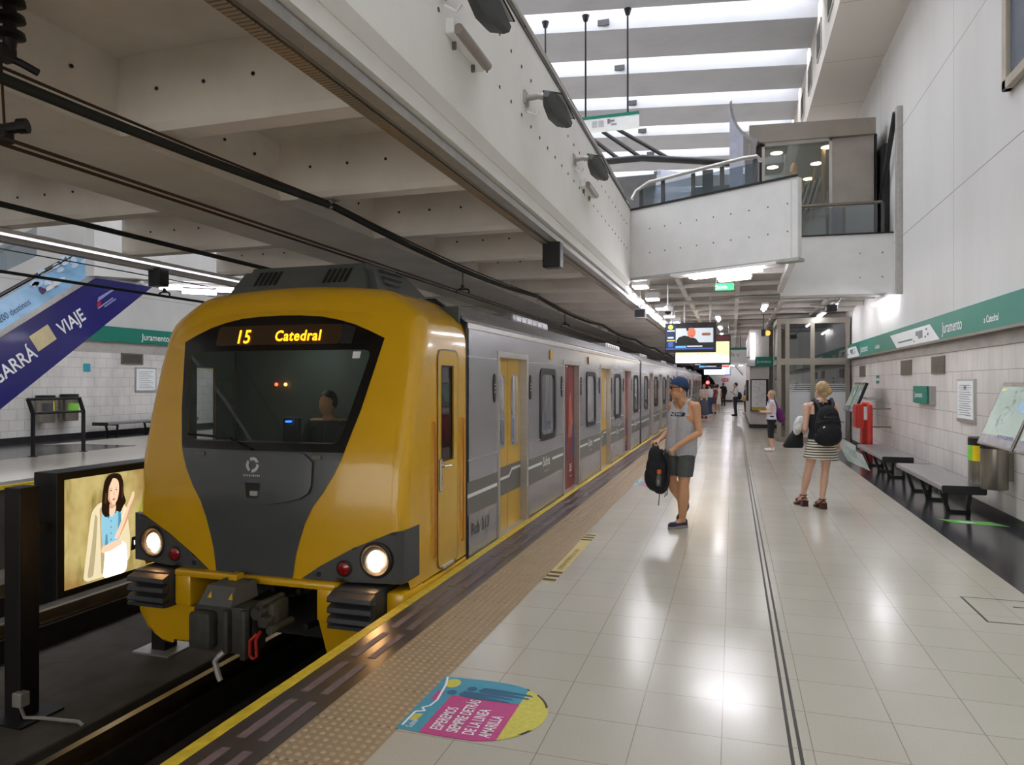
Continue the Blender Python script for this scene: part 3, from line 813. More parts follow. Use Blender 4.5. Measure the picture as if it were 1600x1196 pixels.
p.box(XC + .24, XC + .4, Yc + .1, Yc + .3, -.2, 0, .02); p.build('coupler_valves', M['coupler'], cpl, smooth=30)
# roof unit
p = MB()
B = [(-.84, 5.36, 2.36), (.84, 5.36, 2.36), (.86, 6.62, 2.44), (-.86, 6.62, 2.44)]; T = [(-.65, 5.565, 2.75), (.65, 5.565, 2.75), (.66, 6.25, 2.75), (-.66, 6.25, 2.75)]
v8 = [Vector((XC + a[0], a[1], a[2])) for a in B + T]
bm = bmesh.new(); bv = [bm.verts.new(v) for v in v8]
for f_ in [(3, 2, 1, 0), (4, 5, 6, 7), (0, 1, 5, 4), (1, 2, 6, 5), (2, 3, 7, 6), (3, 0, 4, 7)]: bm.faces.new([bv[i] for i in f_])
bmesh.ops.bevel(bm, geom=[e for e in bm.edges if not (e.verts[0] in bv[:4] and e.verts[1] in bv[:4])], offset=.06, segments=4, affect='EDGES'); bm.verts.index_update()
p.add([v.co.copy() for v in bm.verts], [[v.index for v in f_.verts] for f_ in bm.faces]); bm.free()
ru = p.build('roof_unit', M['ac_grey'], lead, smooth=30)
def onf(u, t):   # point on the sloping front: t 0 bottom, 1 top
    return Vector((XC + u, 5.36 + .205 * t - .004, 2.36 + .39 * t))
p = MB()
for base in (.26, -.46):
    for k in range(5):
        u_ = base + k * .052
        MB().add([onf(u_ - .02, .52), onf(u_ + .016, .52), onf(u_ + .05, .86), onf(u_ + .014, .86)], [(0, 1, 2, 3)]).build('roof_unit_slot', M['black'], ru)
for s_ in (1, -1):
    for k in range(4):
        z = 2.70 - k * .062; x = XC + s_ * (.66 + (2.75 - z) * .487 + .006)
        MB().add([(x, 5.68, z), (x, 6.16 + k * .06, z), (x + s_ * .012, 6.16 + k * .06, z - .03), (x + s_ * .012, 5.66, z - .03)], [(0, 1, 2, 3)]).build('roof_unit_slot', M['black'], ru)
# cab side doors with narrow window, rails, handle
for s_ in (1, -1):
    X = XC + 1.301 * s_
    dpoly = rnd([(5.585, .07), (6.03, .07), (6.03, 1.96), (5.585, 1.96)], .09)
    hole = [(5.66, 1.0), (5.66, 1.82), (5.92, 1.82), (5.92, 1.0)]
    p = MB(); patch(p, keyhole(dpoly, hole), lambda a, z: Vector((X + .006 * s_, a, z)), .6); do = p.build('cab_door', M['yellow_door'], lead)
    p = MB(); o2 = [((a - 5.8075) * 1.045 + 5.8075, (z - 1.015) * 1.013 + 1.015) for a, z in dpoly]
    nn = len(dpoly); p.add([(X + .009 * s_, a, z) for a, z in dpoly] + [(X + .009 * s_, a, z) for a, z in o2], [(i, (i + 1) % nn, nn + (i + 1) % nn, nn + i) for i in range(nn)]); p.build('door_seal', M['steel_dark'], do)
    p = MB(); p.add([(X - .01 * s_, a, z) for a, z in hole], [(0, 1, 2, 3)]); p.build('pane', M['doorglass'], do)
    p = MB(); fr_ = [(5.65, .99), (5.65, 1.83), (5.93, 1.83), (5.93, .99)]; p.add([(X + .010 * s_, a, z) for a, z in hole] + [(X + .010 * s_, a, z) for a, z in fr_], [(i, (i + 1) % 4, 4 + (i + 1) % 4, 4 + i) for i in range(4)]); p.build('pane_seal', M['rubber'], do)
    p = MB(); p.box(X, X + .03 * s_, 5.60, 5.635, .74, 1.02, .008); p.tube([(X + .05 * s_, 5.615, .96), (X + .055 * s_, 5.7, .955), (X + .055 * s_, 5.76, .95)], .011, 8); p.cyl((X, 5.615, .96), (X + .06 * s_, 5.615, .96), .014, n=10); p.build('handle', M['chrome'], do)
    p = MB(); p.box(X, X + .03 * s_, 5.66, 5.9, .06, .085, .005); p.build('threshold', M['steel'], do)
    for yy in (5.505, 6.155):
        p = MB(); p.tube([(X, yy, .2), (X + .018 * s_, yy, .22), (X + .018 * s_, yy, 1.33), (X, yy, 1.35)], .010, 8); p.build('grab_rail', M['orange'], lead)
# cab interior
p = MB(); p.box(XC - 1.25, XC + 1.25, 6.2, 6.24, .1, 2.4); p.box(XC - 1.2, XC + 1.2, 5.3, 6.2, 2.1, 2.14); p.box(XC - 1.25, XC + 1.25, 5.0, 6.2, .1, .14)

for s_ in (-1, 1):
    xa, xb = sorted((XC + 1.275 * s_, XC + 1.285 * s_))
    p.box(xa, xb, 5.4, 5.655, .14, 2.1).box(xa, xb, 5.925, 6.2, .14, 2.1).box(xa, xb, 5.655, 5.925, .14, .99).box(xa, xb, 5.655, 5.925, 1.83, 2.1)
cw = p.build('cab_interior', M['cab_dark'], lead)
p = MB(); p.prism([(5.0, .9), (5.0, 1.13), (5.35, 1.16), (5.55, 1.1), (5.55, .14), (5.1, .14)], XC - 1.2, XC + 1.2, 'YZ'); con = p.build('console', mat('console_grey', (62, 68, 66), .5), lead)
p = MB().box(XC - .02, XC + .02, 5.3, 5.34, 1.33, 1.345); p.build('console_screen', [emit('console_blue', (40, 110, 255), 2.5)], con)
p = MB().box(XC - .08, XC + .08, 5.345, 5.40, 1.15, 1.37, .01); p.build('screen_case', M['black'], con)
for u_, cc in ((-.74, (255, 90, 40)), (-.63, (255, 170, 90))):
    p = MB().ell((XC + u_, 6.17, 1.66), .018, .018, .018, 10, 6); p.build('cab_lamp', emit('cab_lamp_glow', cc, 3), cw)

L = bpy.data.lights.new('cab_fill_light', 'POINT'); L.energy = 2.4; L.color = (.9, 1, .94); L.shadow_soft_size = .15  # added fill light, brightens the dark cab interior
lo = bpy.data.objects.new('cab_fill_light', L); COL.objects.link(lo); lo.parent = cw; lo.location = (-.2, .75, 3.0)
# ---------------------------------------------------------------- passenger car bodies
def car_body(root, Y0, Y1, doors, wins, red, blind=False):
    """doors/wins: list of (y0, y1). Builds shell, roof, doors, windows as children of root."""
    zb, zt = -.14, 2.25
    wz0, wz1 = .93, 1.84; dz1 = 1.97
    for s_ in (1, -1):
        X = XC + 1.30 * s_; Xi = XC + 1.24 * s_
        p = MB(); ops = sorted([(a, b_, 'd') for a, b_ in doors] + [(a, b_, 'w') for a, b_ in wins])
        cur = Y0
        for a, b_, k in ops + [(Y1, Y1, 'e')]:
            if a > cur:
                p.box(Xi, X, cur, a, zb, zt)
            if k == 'd':
                p.box(Xi, X, a, b_, dz1, zt); p.box(Xi, X, a, b_, zb, -.02)
            elif k == 'w':
                p.box(Xi, X, a, b_, wz1, zt); p.box(Xi, X, a, b_, zb, wz0)
            cur = b_
        sd = p.build('side_panel', M['silver'], root)
        # bands
        edges = [Y0] + [v for a, b_ in doors for v in (a - .07, b_ + .07)] + [Y1]
        for a, b_ in zip(edges[0::2], edges[1::2]):
            MB().box(X, X + .003 * s_, a, b_, .40, .72).build('band', M['band_grey'], sd)
            m_ = (a + b_) / 2
            for l0, l1, lz in (((a, b_, .57),) if a == Y0 else ((a, m_ - .28, .595), (m_ + .28, b_, .595))):
                MB().box(X + .003 * s_, X + .005 * s_, l0, l1, lz, lz + .035).build('white_line', M['white'], sd)
        p = MB()
        for zz in (.93, 1.93):
            for a, b_ in zip(edges[0::2], edges[1::2]):
                cuts = [(a, b_)]
                if zz < 1:
                    pass
                for c0, c1 in cuts: p.box(X, X + .004 * s_, c0, c1, zz - .006, zz + .006)
        p.box(X, X + .012 * s_, Y0, Y1, 2.2, 2.25)
        p.build('moulding', M['steel'], sd)
        if s_ == 1:
            t = MB()
            for (a, b_) in zip(edges[2::2], edges[3::2]):
                if b_ - a > 1:
                    m_ = (a + b_) / 2
                    t.join(text_mb('Subte', .17, (X + .006, m_ - .23, .56), (0, 1, 0), (0, 0, 1), .95, 0, bold=.004))
                    t.join(text_mb('Buenos Aires', .04, (X + .006, m_ - .16, .475), (0, 1, 0), (0, 0, 1), 1.1, 0))
            t.build('lettering', M['white'], sd)
        # doors
        for i, (a, b_) in enumerate(doors):
            isred = red[i % len(red)]
            m_ = (a + b_) / 2; Xd = X - .075 * s_
            p = MB()
            for q in (a - .05, b_ - .015): p.box(X - .15 * s_, X + .012 * s_, q, q + .065, -.04, 1.955)
            p.box(X - .15 * s_, X + .012 * s_, a - .05, b_ + .05, 1.955, 2.02); p.box(X - .16 * s_, X + .02 * s_, a, b_, -.06, 0.0)
            p.build('door_frame', M['steel'], sd)
            MB().box(Xd - .03 * s_, Xd - .004 * s_, m_ - .02, m_ + .02, 0, 1.95).build('door_seal', M['rubber'], sd)
            for (l0, l1) in ((a, m_ - .006), (m_ + .006, b_)):
                w0, w1 = l0 + .13, l1 - .11
                hole = rnd([(w0, .95), (w1, .95), (w1, 1.76), (w0, 1.76)], .06, 3)
                op = [(l0, 0.0), (l1, 0.0), (l1, 1.97), (l0, 1.97)]
                lm = M['yellow_door'] if not isred else M['ad_red']
                p = MB(); p.mi(0); patch(p, keyhole(op, hole) if not isred else op, lambda aa, z: Vector((Xd, aa, z)), 2.5)
                p.mi(1)
                if not isred:
                    p.add([(Xd + .002 * s_, l0, .40), (Xd + .002 * s_, l1, .40), (Xd + .002 * s_, l1, .72), (Xd + .002 * s_, l0, .72)], [(0, 1, 2, 3)])
                    p.mi(2)
                    if l0 == a: p.add([(Xd + .004 * s_, l0, .575), (Xd + .004 * s_, l1, .575), (Xd + .004 * s_, l1, .607), (Xd + .004 * s_, l0, .607)], [(0, 1, 2, 3)])
                    else:
                        pl = [(l0, .575), (l0 + .06, .575), (l0 + .16, .645), (l1, .645), (l1, .677), (l0 + .15, .677), (l0 + .05, .607), (l0, .607)]
                        p.add([(Xd + .004 * s_, aa, z) for aa, z in pl], [(0, 1, 6, 7), (1, 2, 5, 6), (2, 3, 4, 5)])
                else:
                    # printed advert: warm figure shape and a pale lower caption
                    fig = [(l0 + .08, 1.1), (l0 + .14, 1.25), (l0 + .12, 1.42), (l0 + .22, 1.55), (l0 + .32, 1.42), (l0 + .3, 1.24), (l0 + .4, 1.08), (l0 + .42, .8), (l0 + .06, .8)]
                    p.mi(3).add([(Xd + .003 * s_, aa, z) for aa, z in fig], [tuple(range(len(fig)))])
                    p.mi(4).add([(Xd + .004 * s_, aa, z) for aa, z in ((l0 + .3, .45), (l0 + .42, .45), (l0 + .46, 1.0), (l0 + .36, 1.0))], [(0, 1, 2, 3)])
                dob = p.build('door', [lm, M['band_grey'], M['white'], M['ad_skin'], M['ad_blue']], root)
                if not isred:
                    p = MB(); p.add([(Xd - .01 * s_, aa, z) for aa, z in hole], [tuple(range(len(hole)))]); p.build('pane', M['doorglass'], dob)
                    p = MB(); o2 = rnd([(w0 - .018, .932), (w1 + .018, .932), (w1 + .018, 1.778), (w0 - .018, 1.778)], .07, 3); nn = len(hole)
                    p.add([(Xd + .006 * s_, aa, z) for aa, z in hole] + [(Xd + .006 * s_, aa, z) for aa, z in o2], [(i_, (i_ + 1) % nn, nn + (i_ + 1) % nn, nn + i_) for i_ in range(nn)]); p.build('pane_seal', M['steel'], dob)
                elif s_ == 1:
                    t = text_mb('DE', .17, (Xd + .008, l0 + .12, .26), (0, 1, 0), (0, 0, 1), .8, 0, bold=.003); t.join(strokes_mb((Xd + .008, l0 + .12, .17), (0, 1, 0), (0, 0, 1), .18, .03, 7)); t.build('caption', M['white'], dob)
            if s_ == 1:
                for yy in (a - .16, b_ + .16):
                    p = MB(); p.add([(X + .012, yy + .045 * math.cos(R(k * 20)), 1.62 + .15 * math.sin(R(k * 20))) for k in range(18)], [tuple(range(18))])
                    p.add([(X + .012, yy + .045 * math.cos(R(k * 20)), 1.62 + .15 * math.sin(R(k * 20))) for k in range(18)] + [(X, yy + .05 * math.cos(R(k * 20)), 1.62 + .155 * math.sin(R(k * 20))) for k in range(18)], [(k, (k + 1) % 18, 18 + (k + 1) % 18, 18 + k) for k in range(18)])
                    p.mi(1)
                    for dz in (.04, 0, -.04): p.box(X + .012, X + .015, yy - .025, yy + .025, 1.62 + dz - .006, 1.62 + dz + .006)
                    p.build('door_indicator', [M['rubber'], M['galv']], root)
        for (a, b_) in wins:
            outp = rnd([(a - .03, wz0 - .03), (b_ + .03, wz0 - .03), (b_ + .03, wz1 + .03), (a - .03, wz1 + .03)], .13, 5)
            inp = rnd([(a + .05, wz0 + .05), (b_ - .05, wz0 + .05), (b_ - .05, wz1 - .05), (a + .05, wz1 - .05)], .1, 5); nn = len(inp)
            p = MB()
            q = lambda L_, x: [(x, aa, z) for aa, z in L_]
            rs = q(inp, X - .03 * s_) + q(inp, X + .014 * s_) + q(outp, X + .014 * s_) + q(outp, X - .002 * s_)
            p.add(rs, [(k * nn + i_, k * nn + (i_ + 1) % nn, (k + 1) * nn + (i_ + 1) % nn, (k + 1) * nn + i_) for k in range(3) for i_ in range(nn)])
            wf = p.build('window', M['rubber'], root)
            p = MB(); p.add(q(inp, X - .005 * s_), [tuple(range(nn))]); p.build('pane', M['carglass'], wf)
    # roof with ribs
    p = MB()
    prof = [(1.30, 2.25), (1.29, 2.262), (1.0, 2.47), (.9, 2.5), (.5, 2.53), (0, 2.54)]
    prof = prof + [(-a, z) for a, z in reversed(prof[:-1])]
    lower = [(a * .97, z - .06) for a, z in reversed(prof)]
    p.prism([(XC + a, z) for a, z in prof + lower], Y0, Y1, 'XZ')
    for s_ in (1, -1):
        for k in range(6):
            t = .1 + k * .15; xx = XC + s_ * (1.29 - .29 * t); zz = 2.262 + .208 * t
            p.obox((xx + .006 * s_, (Y0 + Y1) / 2, zz + .008), (.018, 0, -.013 * s_), (0, (Y1 - Y0) / 2, 0), (.006 * s_, 0, .008))
    rf_ = p.build('roof', M['silver_roof'], root)
    for (a, b_) in ((Y0 + .75 * (Y1 - Y0), Y0 + .9 * (Y1 - Y0)), (Y0 + .2 * (Y1 - Y0), Y0 + .34 * (Y1 - Y0))):
        p = MB().box(XC - .7, XC + .95, a, b_, 2.48, 2.6, .03)
        for k in range(6): p.box(XC + .95, XC + .957, a + .1 + k * (b_ - a - .2) / 6, a + .16 + k * (b_ - a - .2) / 6, 2.51, 2.57)
        p.build('air_conditioner', M['silver_roof'], root)
    p = MB().box(XC - 1.3, XC + 1.3, Y0, Y0 + .05, zb, 2.25).box(XC - 1.3, XC + 1.3, Y1 - .05, Y1, zb, 2.25); p.build('end_wall', M['silver'], root)
    p = MB().box(XC - 1.24, XC + 1.24, Y0, Y1, -.1, -.04).box(XC - 1.2, XC + 1.2, Y0, Y1, 2.12, 2.16); it = p.build('interior', M['car_in'], root)
    seat_m = mat('carriage_seat', (70, 96, 130), .6)
    for (a, b_) in wins:
        for s_ in (1, -1): xa, xb = sorted((XC + 1.2 * s_, XC + .78 * s_)); p = MB().prism([(xa, .3), (xb, .3), (xb, .38), (xa, .38)] if s_ < 0 else [(xa, .3), (xb, .3), (xb, .38), (xa, .38)], a - .4, b_ + .4, 'XZ'); xa, xb = sorted((XC + 1.22 * s_, XC + 1.14 * s_)); p.box(xa, xb, a - .4, b_ + .4, .36, .85); p.build('bench_seat', seat_m, it)
    p = MB()
    for s_ in (1, -1): p.box(XC + .45 * s_ - .05, XC + .45 * s_ + .05, Y0 + .4, Y1 - .4, 2.09, 2.12)
    p.build('interior_light', emit('carriage_light', (250, 248, 245), 9.0), it)
    p = MB()
    for (a, b_) in doors: p.cyl((XC + .1, (a + b_) / 2, 0), (XC + .1, (a + b_) / 2, 2.12), .016, n=8)
    p.build('grab_pole', M['chrome'], it)
    p = MB().box(XC - 1.1, XC + 1.1, Y0 + .3, Y1 - .3, -.6, -.12)
    for yy in (Y0 + 1.2, Y0 + 2.7, Y1 - 2.7, Y1 - 1.2):
        for s_ in (1, -1): p.cyl((XC + .68 * s_, yy, -.53), (XC + .82 * s_, yy, -.53), .4, n=24)
    p.build('running_gear', M['rubber'], root)
M['ad_red'] = mat('advert_red', (128, 38, 42), .4, 0, .3, 2.2)
M['ad_skin'] = mat('advert_figure', (176, 96, 72), .4, 0, .3, 6)
M['ad_blue'] = mat('advert_blue', (52, 70, 128), .4)
car_body(lead, 6.29, 19.4, [(7.25 + 3.09 * k, 8.32 + 3.09 * k) for k in range(4)], [(8.97 + 3.07 * k, 9.78 + 3.07 * k) for k in range(4)], [0, 1])
p = MB().box(XC - 1.305, XC + 1.305, 6.262, 6.295, -.14, 2.26); p.prism([(XC + 1.305, 2.25), (XC + .98, 2.49), (XC - .98, 2.49), (XC - 1.305, 2.25)], 6.262, 6.295, 'XZ'); p.build('joint_seal', M['rubber'], lead)
t = text_mb('Rcb 313', .17, (XC + 1.303, 6.4, .19), (0, 1, 0), (0, 0, 1), .95, 0, bold=.003); t.build('car_number', mat('number_grey', (74, 74, 72), .6), lead)
for yy, c in ((9.45, (238, 178, 30)), (12.15, (150, 96, 40))):
    p = MB().box(XC + 1.30, XC + 1.325, yy, yy + .09, 2.0, 2.13, .01); p.build('marker_lamp', mat('marker_lamp_amber', c, .3, 0, .1, coat=.5), lead)
second = thing('subway_car', 'second silver subway car, coupled behind the yellow nosed lead car', 'subway car', (XC, 19.7, -1.0), 'cars of the subway train')
car_body(second, 19.7, 32.7, [(21.7 + 2.95 * k, 22.7 + 2.95 * k) for k in range(4)], [(20.5, 21.2)] + [(23.2 + 2.95 * k, 24.1 + 2.95 * k) for k in range(3)], [1, 0])
for k, nm_ in ((1, 'third silver subway car, between the second car and the last one in view'), (2, 'farthest silver subway car, reaching the tunnel mouth')):
    dup(second, (XC, 19.7 + 13.3 * k, -1.0), 0, nm_)
# ================================================================ OVERHEAD LINE, LAMPS, FITTINGS OF THE CEILING
M['wire'] = mat('contact_wire_copper', (74, 52, 38), .5, .6, .2, 10)
M['cable'] = mat('feeder_cable', (34, 36, 32), .7, 0, .2, 12)
def wire(name, label, cat, pts, r, m, group=None, n=8):
    o = MB().tube(pts, r, n).build(name, m, smooth=True, loc=pts[0]); tag(o, label, cat, group); return o
def sagged(x, y0, y1, zs, zm, step, X2=None):
    pts = []; y = y0
    while y <= y1:
        t = ((y - 6.0) % step) / step
        pts.append((x, y, zm + (zs - zm) * (2 * t - 1) ** 2)); y += step / 8
    return pts
wire('contact_wire', 'left of the twin copper contact wires above the train', 'wire', [(XC - .05, YB, 2.97), (XC - .05, 62, 2.97)], .011, M['wire'])
wire('contact_wire', 'right of the twin copper contact wires above the train', 'wire', [(XC + .05, YB, 2.97), (XC + .05, 62, 2.97)], .011, M['wire'])
wire('feeder_cable', 'thick sagging black cable clipped under the beams above the train', 'cable', sagged(XC, -8, 62, 3.40, 3.30, 7.5), .034, M['cable'])
wire('support_wire', 'thin rusty support wire running above the thick cable over the train', 'wire', sagged(XC + .0, -8, 62, 3.43, 3.36, 7.5), .010, M['wire'])
wire('feeder_cable', 'thick black cable over the far track', 'cable', [(-6.65, YB, 3.38), (-6.65, 62, 3.38)], .03, M['cable'])
wire('contact_wire', 'near one of the paired contact wires above the far track', 'wire', [(-8.05, YB, 2.97), (-8.05, 48, 2.97)], .011, M['cable'])
wire('contact_wire', 'far one of the paired contact wires above the far track', 'wire', [(-8.16, YB, 2.97), (-8.16, 48, 2.97)], .011, M['cable'])
wire('support_wire', 'thin wire strung in front of the pale far wall, above the paired wires', 'wire', [(-8.3, YB, 3.27), (-8.3, 48, 3.27)], .008, M['cable'])
cl = 'cable clip plate holding the thick cable under a concrete beam, %s'
for i, (yy, w_) in enumerate(((5.97, 'nearest the camera'), (13.5, 'above the first car'))):
    t = thing('cable_bracket', cl % w_, 'bracket', (XC, yy, 3.36))
    MB().box(XC - .08, XC + .08, yy - .06, yy + .06, 3.435, 3.45).build('plate', M['galv'], t)
    MB().box(XC - .03, XC + .03, yy - .02, yy + .02, 3.36, 3.44, .005).build('strap', M['galv'], t)
def hanger(x, y, zt, zb, label):
    t = thing('wire_hanger', label, 'wire hanger', (x, y, zb))
    MB().cyl((x, y, zb + .05), (x, y, zt), .008, n=8).build('rod', M['black'], t)
    MB().tube([(x - .1, y, zb + .0), (x - .09, y, zb + .045), (x - .04, y, zb + .06), (x + .04, y, zb + .06), (x + .09, y, zb + .045), (x + .1, y, zb)], .014, 8).build('clamp', M['black'], t)
    MB().cyl((x, y, zb + .05), (x, y, zb + .12), .025, n=10).build('insulator', M['black'], t)
hanger(XC, 9.5, 3.33, 2.97, 'wire hanger with forked clamp over the roof of the first car, nearest the yellow cab')
hanger(XC, 16.0, 3.34, 2.97, 'wire hanger with forked clamp over the middle of the train')
hanger(XC, 24.0, 3.34, 2.97, 'wire hanger with forked clamp farthest along the train')
hanger(-8.1, 8.5, 3.1, 2.97, 'wire hanger with forked clamp below the black loudspeaker at left')
# porcelain insulator in the top left corner
t = thing('line_insulator', 'dark ribbed insulator with clamp hanging at the top left corner', 'insulator', (-3.72, 2.9, 2.98)); INS = t
p = MB(); prof = [(0, .03)]
for k in range(5): prof += [(.05 + k * .09, .03), (.06 + k * .09, .07), (.085 + k * .09, .075), (.1 + k * .09, .035)]
p.lathe((-3.70, 2.95, 3.98), (0, 0, -1), prof + [(.52, .028)], 20); p.lathe((-3.78, 2.9, 3.98), (0, 0, -1), [(a, r_ * .8) for a, r_ in prof] + [(.52, .025)], 16); p.build('porcelain', M['black'], t, smooth=30)
p = MB(); p.box(-3.76, -3.68, 2.88, 2.98, 3.40, 3.48, .01); p.tube([(-3.74, 2.9, 3.44), (-3.68, 3.0, 3.41), (-3.66, 3.08, 3.39)], .022, 8); p.build('upper_clamp', M['black'], t)
MB().cyl((-3.74, 2.93, 3.42), (-3.74, 2.95, 3.06), .007, n=8).build('drop_rod', M['wire'], t)
p = MB(); p.tube([(-3.86, 2.93, 3.03), (-3.72, 2.95, 3.04), (-3.63, 2.97, 3.05)], .03, 10); p.cyl((-3.65, 2.96, 3.05), (-3.61, 2.98, 3.055), .04, n=12); p.box(-3.78, -3.7, 2.92, 2.98, 2.96, 3.03, .01); p.build('lower_clamp', M['black'], t)

INS.location = (-3.74, 2.77, 2.99)
# ---- fittings along the fascia
X = -1.86
M['tray'] = grid_mat('cable_tray', (150, 138, 118), (60, 54, 46), 'YZX', .03, .02, (0, 0, 0), .004, .5, .5, .1, (190, 130, 60), .3, .05, 0)[0]
o = MB().box(-2.10, -2.02, YB, 60, 3.27, 3.34).build('cable_tray', M['tray'], loc=(-2.06, 5, 3.3)); tag(o, 'perforated cable tray under the fascia, farther from the platform', 'cable tray')
o = MB().box(-1.99, -1.90, YB, 60, 3.285, 3.345).build('cable_tray', M['galv'], loc=(-1.95, 5, 3.33)); tag(o, 'solid grey cable duct under the fascia, nearer the platform', 'cable tray')
o = MB().tube([(-2.005, YB, 3.29), (-2.005, 60, 3.29)], .012, 8).build('conduit', M['steel_dark'], smooth=True, loc=(-2.005, 5, 3.29)); tag(o, 'slim steel conduit running between the two trays under the fascia', 'conduit')
t = thing('handrail', 'long steel handrail along the top of the fascia wall', 'handrail', (-1.88, 5, 4.86))
MB().tube([(-1.83, YB, 4.99), (-1.83, 12.6, 4.99), (-1.80, 12.9, 4.98)], .03, 12).build('rail', M['steel'], t, smooth=True)
for k in range(14):
    yy = -4 + k * 1.28; MB().cyl((-1.86, yy, 4.86), (-1.83, yy, 4.98), .014, n=8).build('post', M['black_metal'], t)
MB().box(-1.96, -1.79, YB, 13.0, 4.86, 4.885).build('capping', M['black_metal'], t)
def flood(y, z, label, cage=False):
    t = thing('floodlight', label, 'floodlight', (-1.8, y, z))
    p = MB(); p.box(-1.8, -1.78, y - .06, y + .06, z - .02, z + .1, .005); p.tube([(-1.79, y, z + .04), (-1.68, y, z + .05), (-1.62, y + .02, z + .04)], .028, 10); p.build('arm', M['galv'], t)
    ax = Vector((.10, .0, .02)); c = Vector((-1.56, y + .18, z - .02))
    dirv = Vector((.05, .40, -.13)); side = Vector((.2, .0, -.0)); up = Vector((-.10, .04, .10))
    p = MB()
    A = c - dirv * .55; Bc = c + dirv * .5
    rs = []
    for k, (f_, w_, h_) in enumerate(((0, .05, .04), (.18, .10, .09), (.55, .14, .10), (1, .155, .04))):
        q = A.lerp(Bc, f_); e1 = Vector((1, 0, -.25)).normalized(); e2 = dirv.normalized().cross(e1).normalized()
        rs.append([q + e1 * w_ * .55 * sx + e2 * h_ * sy for sx, sy in ((-1, -.6), (1, -.6), (1, .5), (.6, 1), (-.6, 1), (-1, .5))])
    p.rings(rs); hb = p.build('housing', M['pod_grey'], t, smooth=30)
    e1 = Vector((1, 0, -.25)).normalized(); e2 = dirv.normalized().cross(e1).normalized()
    q = A.lerp(Bc, .6) + (e2 * -.07)
    MB().obox(q, e1 * .085, dirv.normalized() * .17, e2 * .006).build('lens', mat('floodlight_glass', (196, 198, 192), .15), t)
    p = MB(); p.obox(q - e2 * .004, e1 * .094, dirv.normalized() * .185, e2 * .004); p.build('rim', M['black_metal'], t)
    p = MB(); p.tube([(-1.79, y + .02, z - .07), (-1.72, y + .06, z - .1), (-1.7, y + .1, z - .04)], .01, 6); p.build('cable', M['white_metal'], t)
flood(4.22, 4.20, 'grey floodlight on the fascia at the top edge, nearest the camera')
flood(6.15, 4.22, 'middle grey floodlight on the fascia, without a tube lamp under it')
flood(8.2, 4.28, 'farthest grey floodlight on the fascia, next to the bridge')
def tubelamp(y, z, label):
    t = thing('emergency_lamp', label, 'lamp', (-1.8, y, z))
    MB().box(-1.8, -1.74, y, y + .62, z - .05, z + .05, .008).build('housing', M['white_metal'], t)
    MB().tube([(-1.715, y + .02, z - .02), (-1.715, y + .6, z - .02)], .035, 10).build('tube_cover', mat('lamp_cover_grey', (150, 140, 132), .3), t, smooth=True)
    for yy in (y + .12, y + .48): MB().box(-1.8, -1.775, yy, yy + .02, z - .10, z - .05).build('bracket', M['steel_dark'], t)
tubelamp(4.28, 4.02, 'unlit tube lamp on the fascia below the nearest floodlight')
tubelamp(8.6, 4.16, 'unlit tube lamp on the fascia below the farthest floodlight')
def speaker(x, y, z, w, d, h, label, m):
    t = thing('loudspeaker', label, 'loudspeaker', (x, y, z))
    MB().box(x - w / 2, x + w / 2, y - d / 2, y + d / 2, z, z + h, .012).build('cabinet', m, t)
    MB().box(x - w * .42, x + w * .42, y - d / 2 - .008, y - d / 2 + .01, z + .03, z + h - .03).build('grille', M['rubber'], t)
    MB().tube([(x, y, z + h), (x, y + .02, z + h + .05), (x, y, z + h + .12)], .012, 8).build('hook', M['black'], t)
speaker(-1.98, 7.9, 3.0, .21, .16, .29, 'black loudspeaker hanging below the fascia, in front of the bridge', M['black_metal'])
speaker(-1.9, 15.3, 3.05, .24, .2, .22, 'grey loudspeaker below the bridge, beside the row of lit lamps', M['galv'])
speaker(-8.12, 8.41, 3.10, .22, .18, .27, 'black loudspeaker hanging at left in front of the far hall', M['black_metal'])

# ---- lamps under the bridge and the upper floor
def recess(y, label):
    t = thing('platform_lamp', label, 'lamp', (-1.66, y, 3.5), 'lit lamps along the platform edge')
    MB().box(-1.80, -1.50, y, y + .32, 3.47, 3.62, .01).build('housing', M['white_metal'], t)
    MB().box(-1.78, -1.52, y - .004, y + .30, 3.455, 3.475).build('diffuser', M['tube_soft'], t)
    return t
ordn = ['nearest the camera', 'second from the bridge front', 'third from the bridge front', 'fourth from the bridge front', 'fifth from the bridge front']
for k in range(5): recess(13.2 + 2.07 * k, 'lit white rectangular lamp under the bridge over the platform edge, ' + ordn[k])
for k in range(5, 16):
    t = recess(13.2 + 2.07 * k, 'lit white rectangular lamp far along the platform edge row')
def strip_lamp(x0, y0, x1, y1, z, label, group=None, tm_='tube'):
    t = thing('tube_light', label, 'lamp', ((x0 + x1) / 2, (y0 + y1) / 2, z), group)
    a = Vector((x0, y0, z)); b_ = Vector((x1, y1, z)); d_ = (b_ - a) / 2; n_ = Vector((-d_.y, d_.x, 0)).normalized()
    MB().obox((a + b_) / 2 + Vector((0, 0, .045)), d_, n_ * .07, (0, 0, .025)).build('housing', M['white_metal'], t)
    MB().tube([a + d_.normalized() * .03, b_ - d_.normalized() * .03], .022, 10).build('tube', M[tm_], t, smooth=True)
    return t
for k in range(4): strip_lamp(-1.84, 13.4 + 2.1 * k, -1.84, 14.7 + 2.1 * k, 3.30, 'lit tube light in the cable duct line under the fascia, %s' % ordn[k])
t = thing('bridge_light', 'large lit twin tube light under the front of the bridge', 'lamp', (-.2, 12.0, 3.5))
u_ = Vector((1.9, -.98, 0)).normalized(); n_ = Vector((-u_.y, u_.x, 0)); c_ = Vector((-.13, 12.33, 3.5))
MB().obox(c_ + Vector((0, 0, .06)), u_ * .95, n_ * .16, (0, 0, .02)).build('reflector', M['white_metal'], t)
